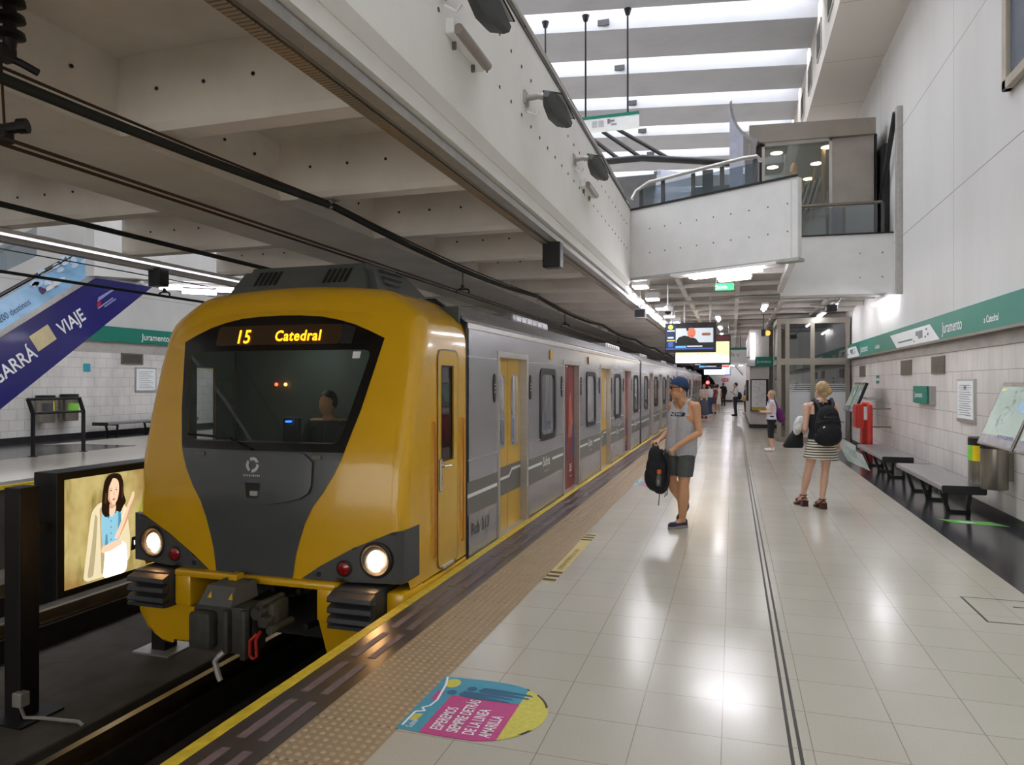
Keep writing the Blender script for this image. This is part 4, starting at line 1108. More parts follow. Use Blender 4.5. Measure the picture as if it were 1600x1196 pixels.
for s_ in (-.07, .07): MB().tube([c_ + n_ * s_ - u_ * .62, c_ + n_ * s_ + u_ * .62], .024, 10).build('tube', M['tube'], t, smooth=True)
c2 = c_ + n_ * .3 + u_ * .02 + Vector((0, 0, -.06))
t = thing('emergency_lamp', 'short lit box lamp hanging behind the large tube light of the bridge', 'lamp', c2)
MB().obox(c2 + Vector((0, 0, .045)), u_ * .29, n_ * .06, (0, 0, .03)).build('housing', M['white_metal'], t); MB().obox(c2, u_ * .27, n_ * .05, (0, 0, .02)).build('diffuser', M['tube_soft'], t)
t = thing('exit_sign', 'green lit Salida exit sign under the slatted bridge ceiling', 'exit sign', (-.14, 13.15, 3.38))
MB().box(-.3, .02, 13.15, 13.18, 3.33, 3.45, .004).build('panel', emit('exit_green', (20, 206, 96), 1.0), t)
text_mb('Salida', .085, (-.29, 13.149, 3.36), (1, 0, 0), (0, 0, 1), 1.05, .001).build('lettering', emit('exit_text', (200, 255, 220), 1.0), t)
for xx in (-.28, 0): MB().cyl((xx, 13.165, 3.45), (xx, 13.165, 3.7), .006, n=6).build('rod', M['galv'], t)
strip_lamp(3.03, 15.6, 3.03, 17.6, 3.40, 'lit tube light high on the right wall just below the bridge')
strip_lamp(.72, 17.2, .72, 18.5, 3.45, 'single lit tube light on the slatted ceiling between the screens and the lift')
k_ = 0
for yy in (20.5, 24, 27.5, 31, 34.5, 38, 41.5, 45, 48.5, 52, 55.5):
    strip_lamp(-.4, yy, -.4, yy + 1.3, 3.5, 'lit tube light in the row along the middle of the far platform ceiling', 'tube lights of the far platform ceiling', 'tube_far')
for yy in (31.5, 37, 42, 47, 52):
    strip_lamp(2.2, yy, 2.2, yy + 1.3, 3.5, 'lit tube light over the far right end of the platform', 'tube lights over the far right end', 'tube_far')
for xx in (-.6, 1.2): strip_lamp(xx, 62.3, xx + 1.4, 62.3, 3.1, 'added tube light washing the white end wall, %s' % ('beside the tunnel mouth' if xx < 0 else 'on the right'), None, 'tube_far')  # tubes added to brighten the end wall
for yy in (18.0, 20.2): strip_lamp(2.3, yy, 2.3, yy + 1.2, 3.5, 'lit tube light on the panelled ceiling in front of the lift, %s' % ('nearer one' if yy < 19 else 'farther one'))
# small devices under the ceiling
t = thing('ceiling_projector', 'black projector on an arm below the ceiling, left of the lit wall lamp', 'projector', (2.03, 16.5, 3.3))
MB().box(1.9, 2.12, 16.3, 16.6, 3.2, 3.34, .02).build('body', M['black_metal'], t); MB().cyl((1.97, 16.3, 3.27), (1.97, 16.22, 3.26), .05, n=14).build('lens', M['rubber'], t)
MB().tube([(2.05, 16.5, 3.34), (2.2, 16.7, 3.45), (2.3, 16.8, 3.66)], .02, 8).build('arm', M['galv'], t)
MB().tube([(1.6, 16.5, 3.36), (1.8, 16.48, 3.33), (1.95, 16.5, 3.33)], .018, 8).build('cable', M['galv'], t)
t = thing('ceiling_projector', 'small spotlight with orange glowing lens, left of the lift top', 'spotlight', (.9, 21.6, 3.1))
MB().box(.78, .9, 21.5, 21.75, 3.02, 3.22, .02).build('body', M['black_metal'], t); MB().lathe((.96, 21.55, 3.1), (0, -1, 0), [(-.1, .05), (.0, .075), (.02, .07), (.02, 0)], 16).build('lens', emit('spot_orange', (255, 150, 60), 1.2), t)
MB().cyl((.85, 21.6, 3.2), (.85, 21.6, 3.7), .015, n=8).build('arm', M['black_metal'], t)
t = thing('dome_camera', 'white dome camera on a drop rod beside the lit platform lamps', 'camera', (-1.25, 14.5, 3.1))
MB().cyl((-1.25, 14.5, 3.2), (-1.25, 14.5, 3.66), .014, n=8).build('rod', M['white_metal'], t)
MB().lathe((-1.25, 14.5, 3.24), (0, 0, -1), [(0, .03), (.04, .09), (.12, .09), (.13, .07)], 18).build('housing', M['white_metal'], t, smooth=30); MB().ell((-1.25, 14.5, 3.11), .065, .065, .06, 14, 8).build('dome', M['rubber'], t, smooth=True)
o = MB().tube([(-1.85, 16.6, 3.52), (-.2, 16.6, 3.52), (.1, 16.62, 3.6), (1.0, 16.62, 3.6), (3.1, 16.65, 3.56)], .03, 8).build('conduit', M['galv'], smooth=True, loc=(0, 16.6, 3.52)); tag(o, 'long grey conduit crossing the ceiling behind the bridge', 'conduit')

# ---- hanging screens
def picture(mb, x0, x1, z0, z1, y, poly, mi, dy=0.0):
    mb.mi(mi).add([(x0 + (x1 - x0) * a, y - dy, z0 + (z1 - z0) * c) for a, c in poly], [tuple(range(len(poly)))])
def R4(a, b_, c, d_): return [(a, c), (b_, c), (b_, d_), (a, d_)]
def circ(cx, cz, r, r2, n=20): return [(cx + r * math.cos(2 * math.pi * k / n), cz + r2 * math.sin(2 * math.pi * k / n)) for k in range(n)]
scr_m = [emit('screen_blue', (26, 46, 84), 0.24), emit('screen_yellow', (232, 216, 90), 0.35), emit('screen_black', (16, 18, 22), 0.14), emit('screen_pale', (206, 214, 222), 0.35),
         emit('screen_skin', (214, 120, 92), 0.32), emit('screen_cyan', (100, 190, 240), 0.35), emit('screen_white', (236, 240, 246), 0.39), emit('screen_band', (70, 96, 170), 0.32), emit('screen_brown', (150, 100, 70), 0.28)]
def hung(x0, x1, z0, z1, y, label, cat='screen', rods=(), rodtop=3.75):
    t = thing('hanging_screen', label, cat, ((x0 + x1) / 2, y, z0))
    MB().box(x0, x1, y, y + .09, z0, z1, .01).build('case', M['black_metal'], t)
    for xx in rods: MB().cyl((xx, y + .05, z1), (xx, y + .05, rodtop), .02, n=8).build('rod', M['galv'], t)
    return t
x0, x1, z0, z1, y = -1.53, -.37, 2.385, 3.08, 17.0
t = hung(x0, x1, z0, z1, y, 'nearest hanging screen showing a man in black and a blue side column', rods=(-1.36, -1.08, -.5))
p = MB(); a0, a1, c0, c1 = x0 + .02, x1 - .03, z0 + .04, z1 - .02; yy = y - .004
picture(p, a0, a1, c0, c1, yy, R4(0, 1, 0, 1), 2)
picture(p, a0, a1, c0, c1, yy, R4(.0, .2, .1, 1), 0, .001)
picture(p, a0, a1, c0, c1, yy, circ(.1, .88, .055, .09), 1, .002)
picture(p, a0, a1, c0, c1, yy, R4(.02, .19, .36, .40), 1, .002)
picture(p, a0, a1, c0, c1, yy, R4(.04, .16, .46, .52), 6, .002); picture(p, a0, a1, c0, c1, yy, R4(.03, .19, .72, .76), 6, .002)
picture(p, a0, a1, c0, c1, yy, R4(.05, .15, .14, .33), 7, .002)
picture(p, a0, a1, c0, c1, yy, R4(.205, .97, .3, .83), 3, .001)
picture(p, a0, a1, c0, c1, yy, [(.22, .18), (.22, .38), (.27, .50), (.38, .56), (.5, .52), (.62, .44), (.68, .3), (.7, .18)], 2, .002)
picture(p, a0, a1, c0, c1, yy, circ(.53, .66, .085, .19), 4, .003)
picture(p, a0, a1, c0, c1, yy, [(.43, .72), (.42, .83), (.47, .83), (.47, .76)], 2, .004); picture(p, a0, a1, c0, c1, yy, [(.5, .56), (.58, .57), (.57, .54), (.51, .53)], 8, .004)
picture(p, a0, a1, c0, c1, yy, [(.74 + .0, .58), (.76, .55), (.9, .55), (.92, .58), (.92, .62), (.9, .65), (.76, .65), (.74, .62)], 8, .003)
picture(p, a0, a1, c0, c1, yy, R4(.2, .42, .11, .18), 5, .003); picture(p, a0, a1, c0, c1, yy, R4(.44, .75, .14, .18), 6, .003); picture(p, a0, a1, c0, c1, yy, R4(.0, .97, .05, .1), 7, .003)
p.build('picture', scr_m, t, fix=False)
warm = emit('screen_warm', (255, 216, 140), 1.1); bright = emit('screen_bright', (255, 252, 240), 1.5)
x0, x1, z0, z1, y = -1.85, -.07, 2.28, 3.25, 24.0
t = hung(x0, x1, z0, z1, y, 'large bright hanging screen with a warm picture, behind the nearest screen', rods=(-.12, -1.2))
p = MB(); picture(p, x0 + .04, x1 - .04, z0 + .05, z1 - .23, y - .004, R4(0, 1, 0, 1), 0); picture(p, x0 + .04, x1 - .04, z0 + .05, z1 - .23, y - .004, [(0, .38), (.1, .34), (.3, .4), (.5, .33), (.72, .45), (1, .3), (1, 1), (0, 1)], 1, .001)
for a in (.18, .42, .6): picture(p, x0 + .04, x1 - .04, z0 + .05, z1 - .23, y - .004, circ(a, .42, .03, .05), 2, .002)
p.build('picture', [bright, warm, emit('screen_violet', (200, 160, 220), .8)], t, fix=False)
p = MB(); picture(p, x0 + .04, x1 - .04, z1 - .19, z1 - .04, y - .004, R4(0, 1, 0, 1), 0); p.build('led_line', emit('led_dark_red', (70, 16, 20), .5), t, fix=False)
x0, x1, z0, z1, y = -1.55, -.42, 2.21, 2.53, 30.0
t = hung(x0, x1, z0, z1, y, 'dark hanging screen with pale blue lines, far along the platform', rods=(-1.3, -.7))
p = MB(); picture(p, x0, x1, z0, z1, y - .004, R4(.2, .4, .3, .5), 5); picture(p, x0, x1, z0, z1, y - .004, R4(.42, .8, .38, .46), 6); picture(p, x0, x1, z0, z1, y - .004, R4(.05, .25, .6, .85), 3); picture(p, x0, x1, z0, z1, y - .004, R4(.2, .97, .2, .27), 7); p.build('picture', scr_m, t, fix=False)
x0, x1, z0, z1, y = -1.3, -.1, 2.02, 2.48, 34.0
t = hung(x0, x1, z0, z1, y, 'lowest bright hanging screen with a red corner, farthest along the platform', rods=(-.15,))
p = MB(); picture(p, x0 + .03, x1 - .03, z0 + .03, z1 - .02, y - .004, R4(0, 1, 0, 1), 0); picture(p, x0 + .03, x1 - .03, z0 + .03, z1 - .02, y - .004, R4(.7, .98, .78, .98), 1, .001); picture(p, x0 + .03, x1 - .03, z0 + .03, z1 - .02, y - .004, R4(.8, 1, 0, .7), 2, .001); p.build('picture', [bright, emit('screen_red', (230, 70, 70), .9), emit('screen_lilac', (170, 180, 250), 1.0)], t, fix=False)
# hanging direction signs
t = thing('direction_sign', 'white hanging sign with teal top edge and Salida text, above the fascia under the skylight', 'sign', (-3.3, 16.2, 7.5))
MB().box(-4.75, -2.04, 16.2, 16.26, 7.5, 7.86).build('panel', M['white'], t); MB().box(-4.75, -2.04, 16.19, 16.27, 7.80, 7.87).build('top_edge', M['teal'], t)
text_mb('Salida', .24, (-3.97, 16.19, 7.58), (1, 0, 0), (0, 0, 1), 1, .001).build('lettering', M['grey_print'], t)
p = MB(); p.box(-3.12, -3.0, 16.18, 16.19, 7.6, 7.74).box(-2.97, -2.85, 16.18, 16.19, 7.6, 7.74); p.build('pictogram', mat('pictogram_grey', (190, 192, 196), .5), t)
p = MB(); p.box(-2.76, -2.70, 16.18, 16.19, 7.66, 7.76).box(-2.68, -2.55, 16.18, 16.19, 7.62, 7.64).box(-2.7, -2.6, 16.18, 16.19, 7.70, 7.73); p.build('arrow', M['grey_print'], t)
for xx in (-4.25, -3.28, -2.3): MB().cyl((xx, 16.23, 7.86), (xx, 16.23, 10.2), .022, n=8).build('rod', M['black_metal'], t); MB().cyl((xx, 16.23, 10.12), (xx, 16.23, 10.25), .05, .09, n=12).build('rod_foot', M['black_metal'], t)
t = thing('direction_sign', 'white hanging sign with a green top edge, far along the platform right of the screens', 'sign', (.3, 31, 2.55))
MB().box(-.6, .55, 31, 31.06, 2.5, 3.08).build('panel', M['white'], t); MB().box(-.6, .55, 30.98, 31.07, 3.05, 3.14).build('top_edge', M['teal'], t)
text_mb('Salida u', .26, (-.48, 30.99, 2.78), (1, 0, 0), (0, 0, 1), .95, .001).build('lettering', M['grey_print'], t)
for xx in (-.4, .3): MB().cyl((xx, 31.03, 3.14), (xx, 31.03, 3.72), .02, n=8).build('rod', M['black'], t)
# dark boxes standing for the shade in small skylight beam holes, left side
for k in range(8):
    y0 = k0[9 + k]; xx = -3.0 + .0 * k; yy = sky_y(xx, y0)
    if yy < 14 or yy > 34: continue
    o = MB().box(xx - .14, xx + .14, yy - .03, yy, 10.35, 10.5, .005).build('beam_hole', M['black'], loc=(xx, yy, 10.4)); tag(o, 'small black hole in a skylight beam above the fascia wall', 'beam hole', 'black holes in the skylight beams')
# ================================================================ THINGS ON THE RIGHT WALL AND THE FLOOR
XW = 3.14
ND = (0, -1, 0); UP = (0, 0, 1)          # reading direction on the right wall
def wtext(body, size, y, z, x, sx, m, parent, name='lettering', bold=.002):
    return text_mb(body, size, (x, y, z), ND, UP, sx, .001, bold=bold).build(name, m, parent)
t = thing('station_sign', 'long teal sign band reading Juramento a Catedral along the right wall', 'sign', (3.07, 13, 2.33))
MB().box(3.03, XW, -2, 21.2, 2.33, 2.71).build('panel', M['teal'], t)
MB().box(3.0, XW, -2, 21.2, 2.30, 2.335).build('lower_edge', M['steel_dark'], t)
for (ya, s_) in ((12.14, 1.0), (19.3, 1.0), (5.0, 1)):
    wtext('Juramento', .235, ya, 2.425, 3.026, .98, M['white'], t)
    wtext('a Catedral', .125, ya - 1.86, 2.43, 3.026, .98, M['white'], t)
for yo in (0, 7.15, -7.15):
    p = MB().add([(3.026, 15.85 + yo, 2.62), (3.026, 15.25 + yo, 2.345), (3.026, 12.28 + yo, 2.345), (3.026, 12.85 + yo, 2.62)], [(0, 1, 2, 3)]); mp = p.build('line_map', M['white'], t)
    p = MB().box(3.02, 3.0255, 14.0 + yo, 15.1 + yo, 2.43, 2.455); p.build('route_line', M['teal'], mp)
    p = MB()
    for (a, b_, c_, d_) in ((13.75, 13.62, 2.48, 2.56), (13.58, 13.3, 2.43, 2.56), (13.1, 13.0, 2.54, 2.57), (13.0, 12.93, 2.45, 2.49), (13.15, 13.08, 2.42, 2.45), (13.9, 13.83, 2.39, 2.41)): p.box(3.02, 3.0255, b_ + yo, a + yo, c_, d_)
    p.build('map_print', M['grey_print'], mp)
for (ya, yb, w_) in ((15.33, 14.55, 'the middle one of three'), (13.12, 12.42, 'nearest of the three'), (20.0, 19.28, 'farthest of the three')):
    t = thing('wall_vent', 'square louvred vent under the teal band on the right wall, ' + w_, 'vent', (3.12, (ya + yb) / 2, 1.82))
    MB().box(3.11, XW, yb, ya, 1.82, 2.10).build('frame', M['steel_dark'], t)
    p = MB()
    for k in range(9): p.obox((3.108, (ya + yb) / 2, 1.86 + k * .027), (.01, 0, .006), (0, (ya - yb) / 2 - .04, 0), (-.001, 0, .002))
    p.build('louvre', mat('louvre_grey', (112, 104, 92), .6), t)
t = thing('station_sign', 'small teal box sign reading Juramento on the tiled right wall', 'sign', (3.1, 13.4, 1.33))
MB().box(3.06, XW, 12.95, 13.95, 1.32, 1.62).build('backing', M['galv'], t); MB().box(3.03, 3.055, 13.05, 13.97, 1.33, 1.62).build('panel', M['teal'], t)
wtext('Juramento', .13, 13.84, 1.43, 3.028, .95, M['white'], t)
t = thing('notice_frame', 'framed white notice sheet on the tiled right wall between teal sign and map screens', 'notice', (3.12, 11.3, 1.13))
MB().box(3.11, XW, 10.95, 11.73, 1.12, 1.73).build('frame', M['steel'], t); MB().box(3.105, 3.112, 10.99, 11.69, 1.17, 1.70).build('sheet', M['white'], t)
p = MB()
for k in range(14): p.box(3.103, 3.1055, 11.06 + .05 * (k % 3), 11.62 - .04 * (k % 2), 1.22 + k * .032, 1.228 + k * .032)
p.box(3.102, 3.1055, 11.28, 11.38, 1.585, 1.63); p.build('print', M['grey_print'], t)
o = MB().mi(0).box(3.13, XW, 17.6, 17.9, 1.66, 1.72).mi(0).box(3.13, XW, 17.6, 17.9, 1.78, 1.84).build('safety_sticker', [M['teal']], loc=(3.13, 17.75, 1.7)); tag(o, 'tiny green safety stickers on the wall above the red hydrant', 'sticker')
# upper wall mural in a frame
t = thing('framed_mural', 'large framed blue grey picture high on the right wall, cut by the top right corner', 'picture', (3.1, 8, 5.15))
p = MB()
for (a, b_, c_, d_) in ((6.0, 9.75, 5.13, 5.25), (6.0, 9.75, 7.3, 7.42), (9.62, 9.75, 5.13, 7.42), (6.0, 6.12, 5.13, 7.42)): p.box(3.05, XW, a, b_, c_, d_, .01)
p.build('frame', mat('mural_frame', (178, 168, 152), .5), t); MB().box(3.1, 3.12, 6.1, 9.65, 5.2, 7.35).build('picture', mat('mural_print', (84, 92, 106), .3, 0, .4, 3, stretch=(1, 1, .4)), t)
# vertical channel and strut on the upper wall by the bridge
t = thing('wall_channel', 'grey vertical channel on the right wall where the bridge meets it', 'channel', (3.07, 15.35, 3.4))
MB().box(3.03, XW, 15.28, 15.42, 3.4, 7.05, .01).build('channel', M['galv'], t)
MB().cyl((3.05, 15.5, 7.0), (3.0, 17.0, 5.2), .05, n=10).build('strut', M['black_metal'], t)
MB().box(3.0, 3.13, 16.45, 19, 4.8, 6.7).build('side_panel', M['black_metal'], t)  # black box painting in the shade of the gap beside the kiosk
# map screens, near pair and far pair
def map_pair(yn, label, dark=False):
    """two tilted panels, each 0.95 long, the far edge of the pair at yn"""
    t = thing('map_screen', label, 'map screen', (2.8, yn - 1, 1.0))
    for k in range(2):
        ya = yn - k * (.74 if dark else 1.03); yb = ya - (.70 if dark else .99)
        bl, tl = (2.50, 1.03), (2.75, 1.68)
        n_ = Vector((-(tl[1] - bl[1]), 0, (tl[0] - bl[0]))).normalized()
        def Q(y_, f_, off=0): return Vector((bl[0] + (tl[0] - bl[0]) * f_, y_, bl[1] + (tl[1] - bl[1]) * f_)) + n_ * off
        fr = MB(); fr.add([Q(ya, 0), Q(yb, 0), Q(yb, 1), Q(ya, 1), Q(ya, 0, -.06), Q(yb, 0, -.06), Q(yb, 1, -.06), Q(ya, 1, -.06)], [(0, 1, 2, 3), (7, 6, 5, 4), (0, 4, 5, 1), (1, 5, 6, 2), (2, 6, 7, 3), (3, 7, 4, 0)])
        f_ = fr.build('frame', M['steel_dark'] if not dark else M['black_metal'], t)
        p = MB()
        def pq(mi, a, b_, c_, d_, o_): p.mi(mi).add([Q(ya - (ya - yb) * a, c_, o_), Q(ya - (ya - yb) * b_, c_, o_), Q(ya - (ya - yb) * b_, d_, o_), Q(ya - (ya - yb) * a, d_, o_)], [(0, 1, 2, 3)])
        pq(0, .04, .96, .17, .93, .003); pq(1, .04, .96, .02, .17, .003); pq(2, .5, .92, .14, .19, .004); pq(3, .08, .2, .86, .9, .004); pq(4, .7, .93, .55, .72, .004)
        rnd_ = random.Random(k + int(yn))
        for q in range(26):
            a = .25 + .3 * rnd_.random() + (.2 * q / 26); c_ = .28 + .022 * q + .08 * rnd_.random()
            pq(5, a, a + .02 + .05 * rnd_.random(), c_, c_ + .012 + .02 * rnd_.random(), .005)
        p.build('map', [MAPM['sea'], MAPM['foot'], MAPM['navy'], MAPM['yellow'], MAPM['blue'], MAPM['ink']], f_, fix=False)
    MB().box(2.74, 3.13, yn - (.12 if not dark else .5), yn - (.02 if not dark else .4), 1.0 if not dark else 1.3, 1.12 if not dark else 1.36, .01).build('wall_bracket', M['black_metal'] if not dark else M['steel'], t)
    MB().box(2.82, 3.13, yn - 1.1, yn - 1.0, 1.3, 1.36, .01).build('wall_bracket', M['steel'], t)
MAPM = {'sea': mat('map_pale_green', (150, 174, 158), .25, 0, .08, 3), 'foot': mat('map_foot_grey', (120, 118, 128), .25, 0, .3, 12), 'navy': mat('map_navy', (44, 66, 112), .25), 'yellow': mat('map_yellow', (210, 206, 96), .3), 'blue': mat('map_blue', (150, 186, 214), .3), 'ink': mat('map_ink', (86, 104, 92), .3)}
map_pair(8.72, 'pair of tilted map screens above the steel bins at the right edge')
map_pair(18.3, 'pair of tilted map screens behind the red hydrant box', True)
# wall bins
M['bin_steel'] = mat('bin_steel', (150, 144, 134), .3, .85, .15, 4, stretch=(3, 3, .3))
def bin_(x, y, z0, h, label, nx, sticker=None, r_=.17):
    t = thing('litter_bin', label, 'bin', (x, y, z0))
    MB().lathe((x, y, z0), (0, 0, 1), [(0, r_ * .96), (.01, r_), (h - .1, r_), (h - .1, r_ * .9)], 28).build('drum', M['bin_steel'], t, smooth=30)
    MB().lathe((x, y, z0 + h - .1), (0, 0, 1), [(0, r_ * 1.03), (.09, r_ * 1.03), (.1, r_ * .95)], 28).build('rim', M['black'], t, smooth=30)
    MB().box(x, x + nx * (r_ + .05), y - .03, y + .03, z0 + .1, z0 + h - .15).build('bracket', M['steel_dark'], t)
    if sticker:
        p = MB()
        for mi, (a0, a1, c_, d_) in enumerate(sticker[1]):
            n = 6; rr_ = r_ + .003
            p.mi(mi).add([(x + rr_ * math.cos(R(a0 + (a1 - a0) * k / n)), y + rr_ * math.sin(R(a0 + (a1 - a0) * k / n)), zz) for zz in (z0 + h * c_, z0 + h * d_) for k in range(n + 1)], [(k, k + 1, n + 2 + k, n + 1 + k) for k in range(n)])
        p.build('sticker', sticker[0], t)
    return t
SG = mat('sticker_green', (132, 206, 64), .4); SY = mat('sticker_yellow', (236, 200, 20), .4)
bin_(2.95, 10.12, .42, .58, 'steel wall bin with green and yellow sticker under the map screens', 1, ([SG, SY], [(160, 215, .5, .86), (215, 275, .5, .86)]), r_=.14)
bin_(2.95, 9.66, .42, .58, 'steel wall bin without sticker, nearer the right edge of the photo', 1, r_=.14)
o = MB().box(3.02, XW, 8.1, 8.6, .66, .9, .01).build('wall_box', M['steel_dark'], loc=(3.1, 8.4, .7)); tag(o, 'brown grey wall box under the near map screens at the right edge', 'wall box')
# benches
def bench(x0, x1, y0, y1, zt, legs, label):
    t = thing('bench', label, 'bench', ((x0 + x1) / 2, (y0 + y1) / 2, 0))
    p = MB(); p.prism(rnd([(x0, zt), (x0, zt - .075), (x1, zt - .075), (x1, zt)], .03, 3), y0 + .03, y1 - .03, 'XZ'); p.build('seat', M['bench_steel'], t, smooth=30)
    for ya in (y0, y1 - .03): MB().prism(rnd([(x0, zt + .002), (x0, zt - .10), (x1, zt - .10), (x1, zt + .002)], .02, 3), ya, ya + .03, 'XZ').build('end_cap', M['black_metal'], t)
    for ya in legs:
        p = MB()
        for (a, b_, c_, d_) in ((x0 + .10, zt - .08, x0 + .2, .02), (x1 - .03, zt - .08, x1 - .06, .02)):
            p.obox(((a + c_) / 2, ya, (b_ + d_) / 2), ((c_ - a) / 2, 0, (d_ - b_) / 2), (0, .025, 0), (.022, 0, .022 * (c_ - a) / max(.01, b_ - d_)))
        p.box(x0 + .17, x1 - .03, ya - .025, ya + .025, 0, .035).box(x0 + .06, x1 - .02, ya - .025, ya + .025, zt - .11, zt - .075); p.build('leg', M['black_metal'], t)
M['bench_steel'] = mat('bench_steel', (150, 148, 148), .3, .6, .05, 4)
bench(2.46, 2.94, 9.87, 12.45, .41, (10.4, 11.4, 12.25), 'long steel topped bench on the dark floor, nearest along the right wall')
bench(2.44, 2.92, 13.4, 16.0, .41, (13.9, 14.8, 15.75), 'second steel topped bench, in front of the red hydrant')
# hydrant
t = thing('fire_hydrant', 'red fire hydrant box on a bent red standpipe by the right wall', 'hydrant', (2.7, 16.3, 0))
MB().tube([(2.72, 16.2, 0), (2.72, 16.2, 1.1), (2.72, 16.22, 1.18), (2.70, 16.3, 1.22), (2.6, 16.35, 1.23)], .05, 14).build('standpipe', M['red'], t, smooth=True)
MB().box(2.48, 2.62, 16.3, 16.75, .72, 1.22, .01).build('box', M['red'], t); MB().box(2.47, 2.48, 16.34, 16.71, .77, 1.17).build('box_door', M['red'], t)
MB().box(2.75, 3.12, 16.25, 16.29, 1.12, 1.15).build('bracket', M['steel_dark'], t); MB().box(2.75, 3.12, 16.25, 16.29, .74, .77).build('bracket', M['steel_dark'], t)
o = MB().box(2.95, XW, 18.6, 18.9, 0, .78, .02).build('fire_extinguisher_stand', M['red'], loc=(3.05, 18.7, 0)); tag(o, 'dark red equipment low by the wall under the far map screens', 'cabinet')
# lift
t = thing('lift_shaft', 'steel framed glass lift shaft at the end of the right wall', 'lift', (2.2, 21.4, 0))
p = MB(); L0, L1, yf, yb_ = 1.2, 3.1, 21.4, 23.3
for xx in (L0, L0 + .22, 2.08, 2.98): p.box(xx, xx + .11, yf - .02, yf + .1, 0, 3.5)
p.box(L0 + .0, L0 + .1, yf + .1, yb_, 3.35, 3.5); p.box(L0, L0 + .1, yb_ - .1, yb_, 0, 3.5); p.box(L0, L0 + .08, yf, yb_, 0, .12)
for (a, b_) in ((0, .14), (2.18, 2.36), (3.34, 3.5)): p.box(L0, L1, yf - .03, yf + .1, a, b_)
p.box(L0, L0 + .1, yf, yb_, 2.2, 2.34)
p.build('frame', mat('lift_frame_steel', (134, 128, 118), .32, .7, .06, 4), t)
M['lift_glass'] = glass('lift_glass', (150, 156, 156), .16, .02, .12, (90, 96, 96)); M['frost'] = glass('frosted_glass', (220, 224, 226), .08, .2, .85, (204, 208, 212))
for (a, b_) in ((L0 + .33, 2.08), (2.19, 2.98)):
    MB().box(a, b_, yf + .03, yf + .045, 2.36, 3.34).build('pane', M['lift_glass'], t)
    pn = MB().box(a, b_, yf + .03, yf + .045, .14, 2.18).build('pane', M['lift_glass'], t)
    p = MB().box(a, b_, yf + .02, yf + .026, .14, 1.42)
    for k in range(4): p.box(a, b_, yf + .02, yf + .026, 1.44 + k * .06, 1.465 + k * .06)
    p.build('frosting', M['frost'], pn)
MB().box(L0 + .02, L0 + .03, yf + .1, yb_ - .1, .12, 3.34).build('pane', M['lift_glass'], t)
p = MB().box(1.9, 3.1, 22.9, 23.0, 0, 3.4).box(2.55, 3.1, 21.9, 22.9, 2.3, 3.3); p.build('back_panel', mat('lift_interior', (110, 108, 106), .5), t)
p = MB(); p.box(1.62, 1.98, 22.6, 22.66, 1.15, 2.05).box(2.04, 2.3, 22.6, 22.66, 1.15, 2.05); p.build('door_panel', mat('lift_door_pale', (170, 186, 190), .4), t)
# pillar things
t = thing('station_map', 'framed white station map with a yellow foot on the pale pillar', 'map', (.9, 27.4, .7))
MB().box(.62, 1.24, 27.38, 27.47, .62, 1.80).build('frame', M['black_metal'], t); MB().box(.66, 1.16, 27.37, 27.385, .78, 1.77).build('sheet', M['white'], t); MB().box(.66, 1.16, 27.365, 27.38, .66, .78).build('foot_strip', mat('map_foot_yellow', (204, 184, 64), .4), t)
p = MB(); r_ = random.Random(3)
for k in range(40): a = .70 + .36 * r_.random(); c_ = .85 + .85 * r_.random(); p.box(a, a + .03 + .05 * r_.random(), 27.366, 27.372, c_, c_ + .012)
p.build('print', mat('faint_print', (170, 180, 190), .5), t)
t = thing('station_sign', 'teal and white sign band reading Juramento on the pale pillar left of the lift', 'sign', (.9, 27.4, 2.3))
MB().box(.5, 1.5, 27.36, 27.44, 2.27, 2.62).build('panel', M['teal'], t); MB().box(.5, .78, 27.35, 27.365, 2.28, 2.58).build('white_part', M['white'], t); text_mb('Juramento', .15, (.84, 27.355, 2.40), (1, 0, 0), (0, 0, 1), .8, .001).build('lettering', M['white'], t)
t = thing('wall_monitor', 'dark flat screen on the platform side of the pale pillar', 'screen', (.55, 31, 1))
MB().box(.52, .60, 29.5, 31.5, .95, 1.78, .01).build('case', M['black_metal'], t); MB().box(.515, .522, 29.6, 31.4, 1.0, 1.73).build('screen', mat('screen_off', (92, 96, 104), .15), t)
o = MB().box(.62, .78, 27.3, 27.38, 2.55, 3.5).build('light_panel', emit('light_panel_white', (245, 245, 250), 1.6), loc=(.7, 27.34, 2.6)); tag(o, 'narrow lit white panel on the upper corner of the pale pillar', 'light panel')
# end wall things
t = thing('no_entry_sign', 'small red and white sign on the white end wall above the person in black', 'sign', (-.4, 63.9, 2))
MB().box(-.93, -.36, 63.95, 64.0, 1.76, 2.04).build('panel', mat('sign_red', (200, 40, 44), .4), t); strokes_mb((-.87, 63.94, 1.84), (1, 0, 0), (0, 0, 1), .45, .13, 4, .002).build('lettering', M['white'], t)
t = thing('rail_signal', 'red lit rail signal at the tunnel mouth', 'signal', (-1.9, 58, 1.6))
MB().box(-2.05, -1.75, 58, 58.2, 1.2, 2.1, .02).build('case', M['black'], t); MB().lathe((-1.9, 58, 1.68), (0, -1, 0), [(0, .13), (.05, .12), (.06, 0)], 16).build('lamp', emit('signal_red', (255, 40, 40), 12), t); MB().cyl((-1.9, 58.1, 2.1), (-1.9, 58.1, 3.4), .04, n=8).build('post', M['black'], t)

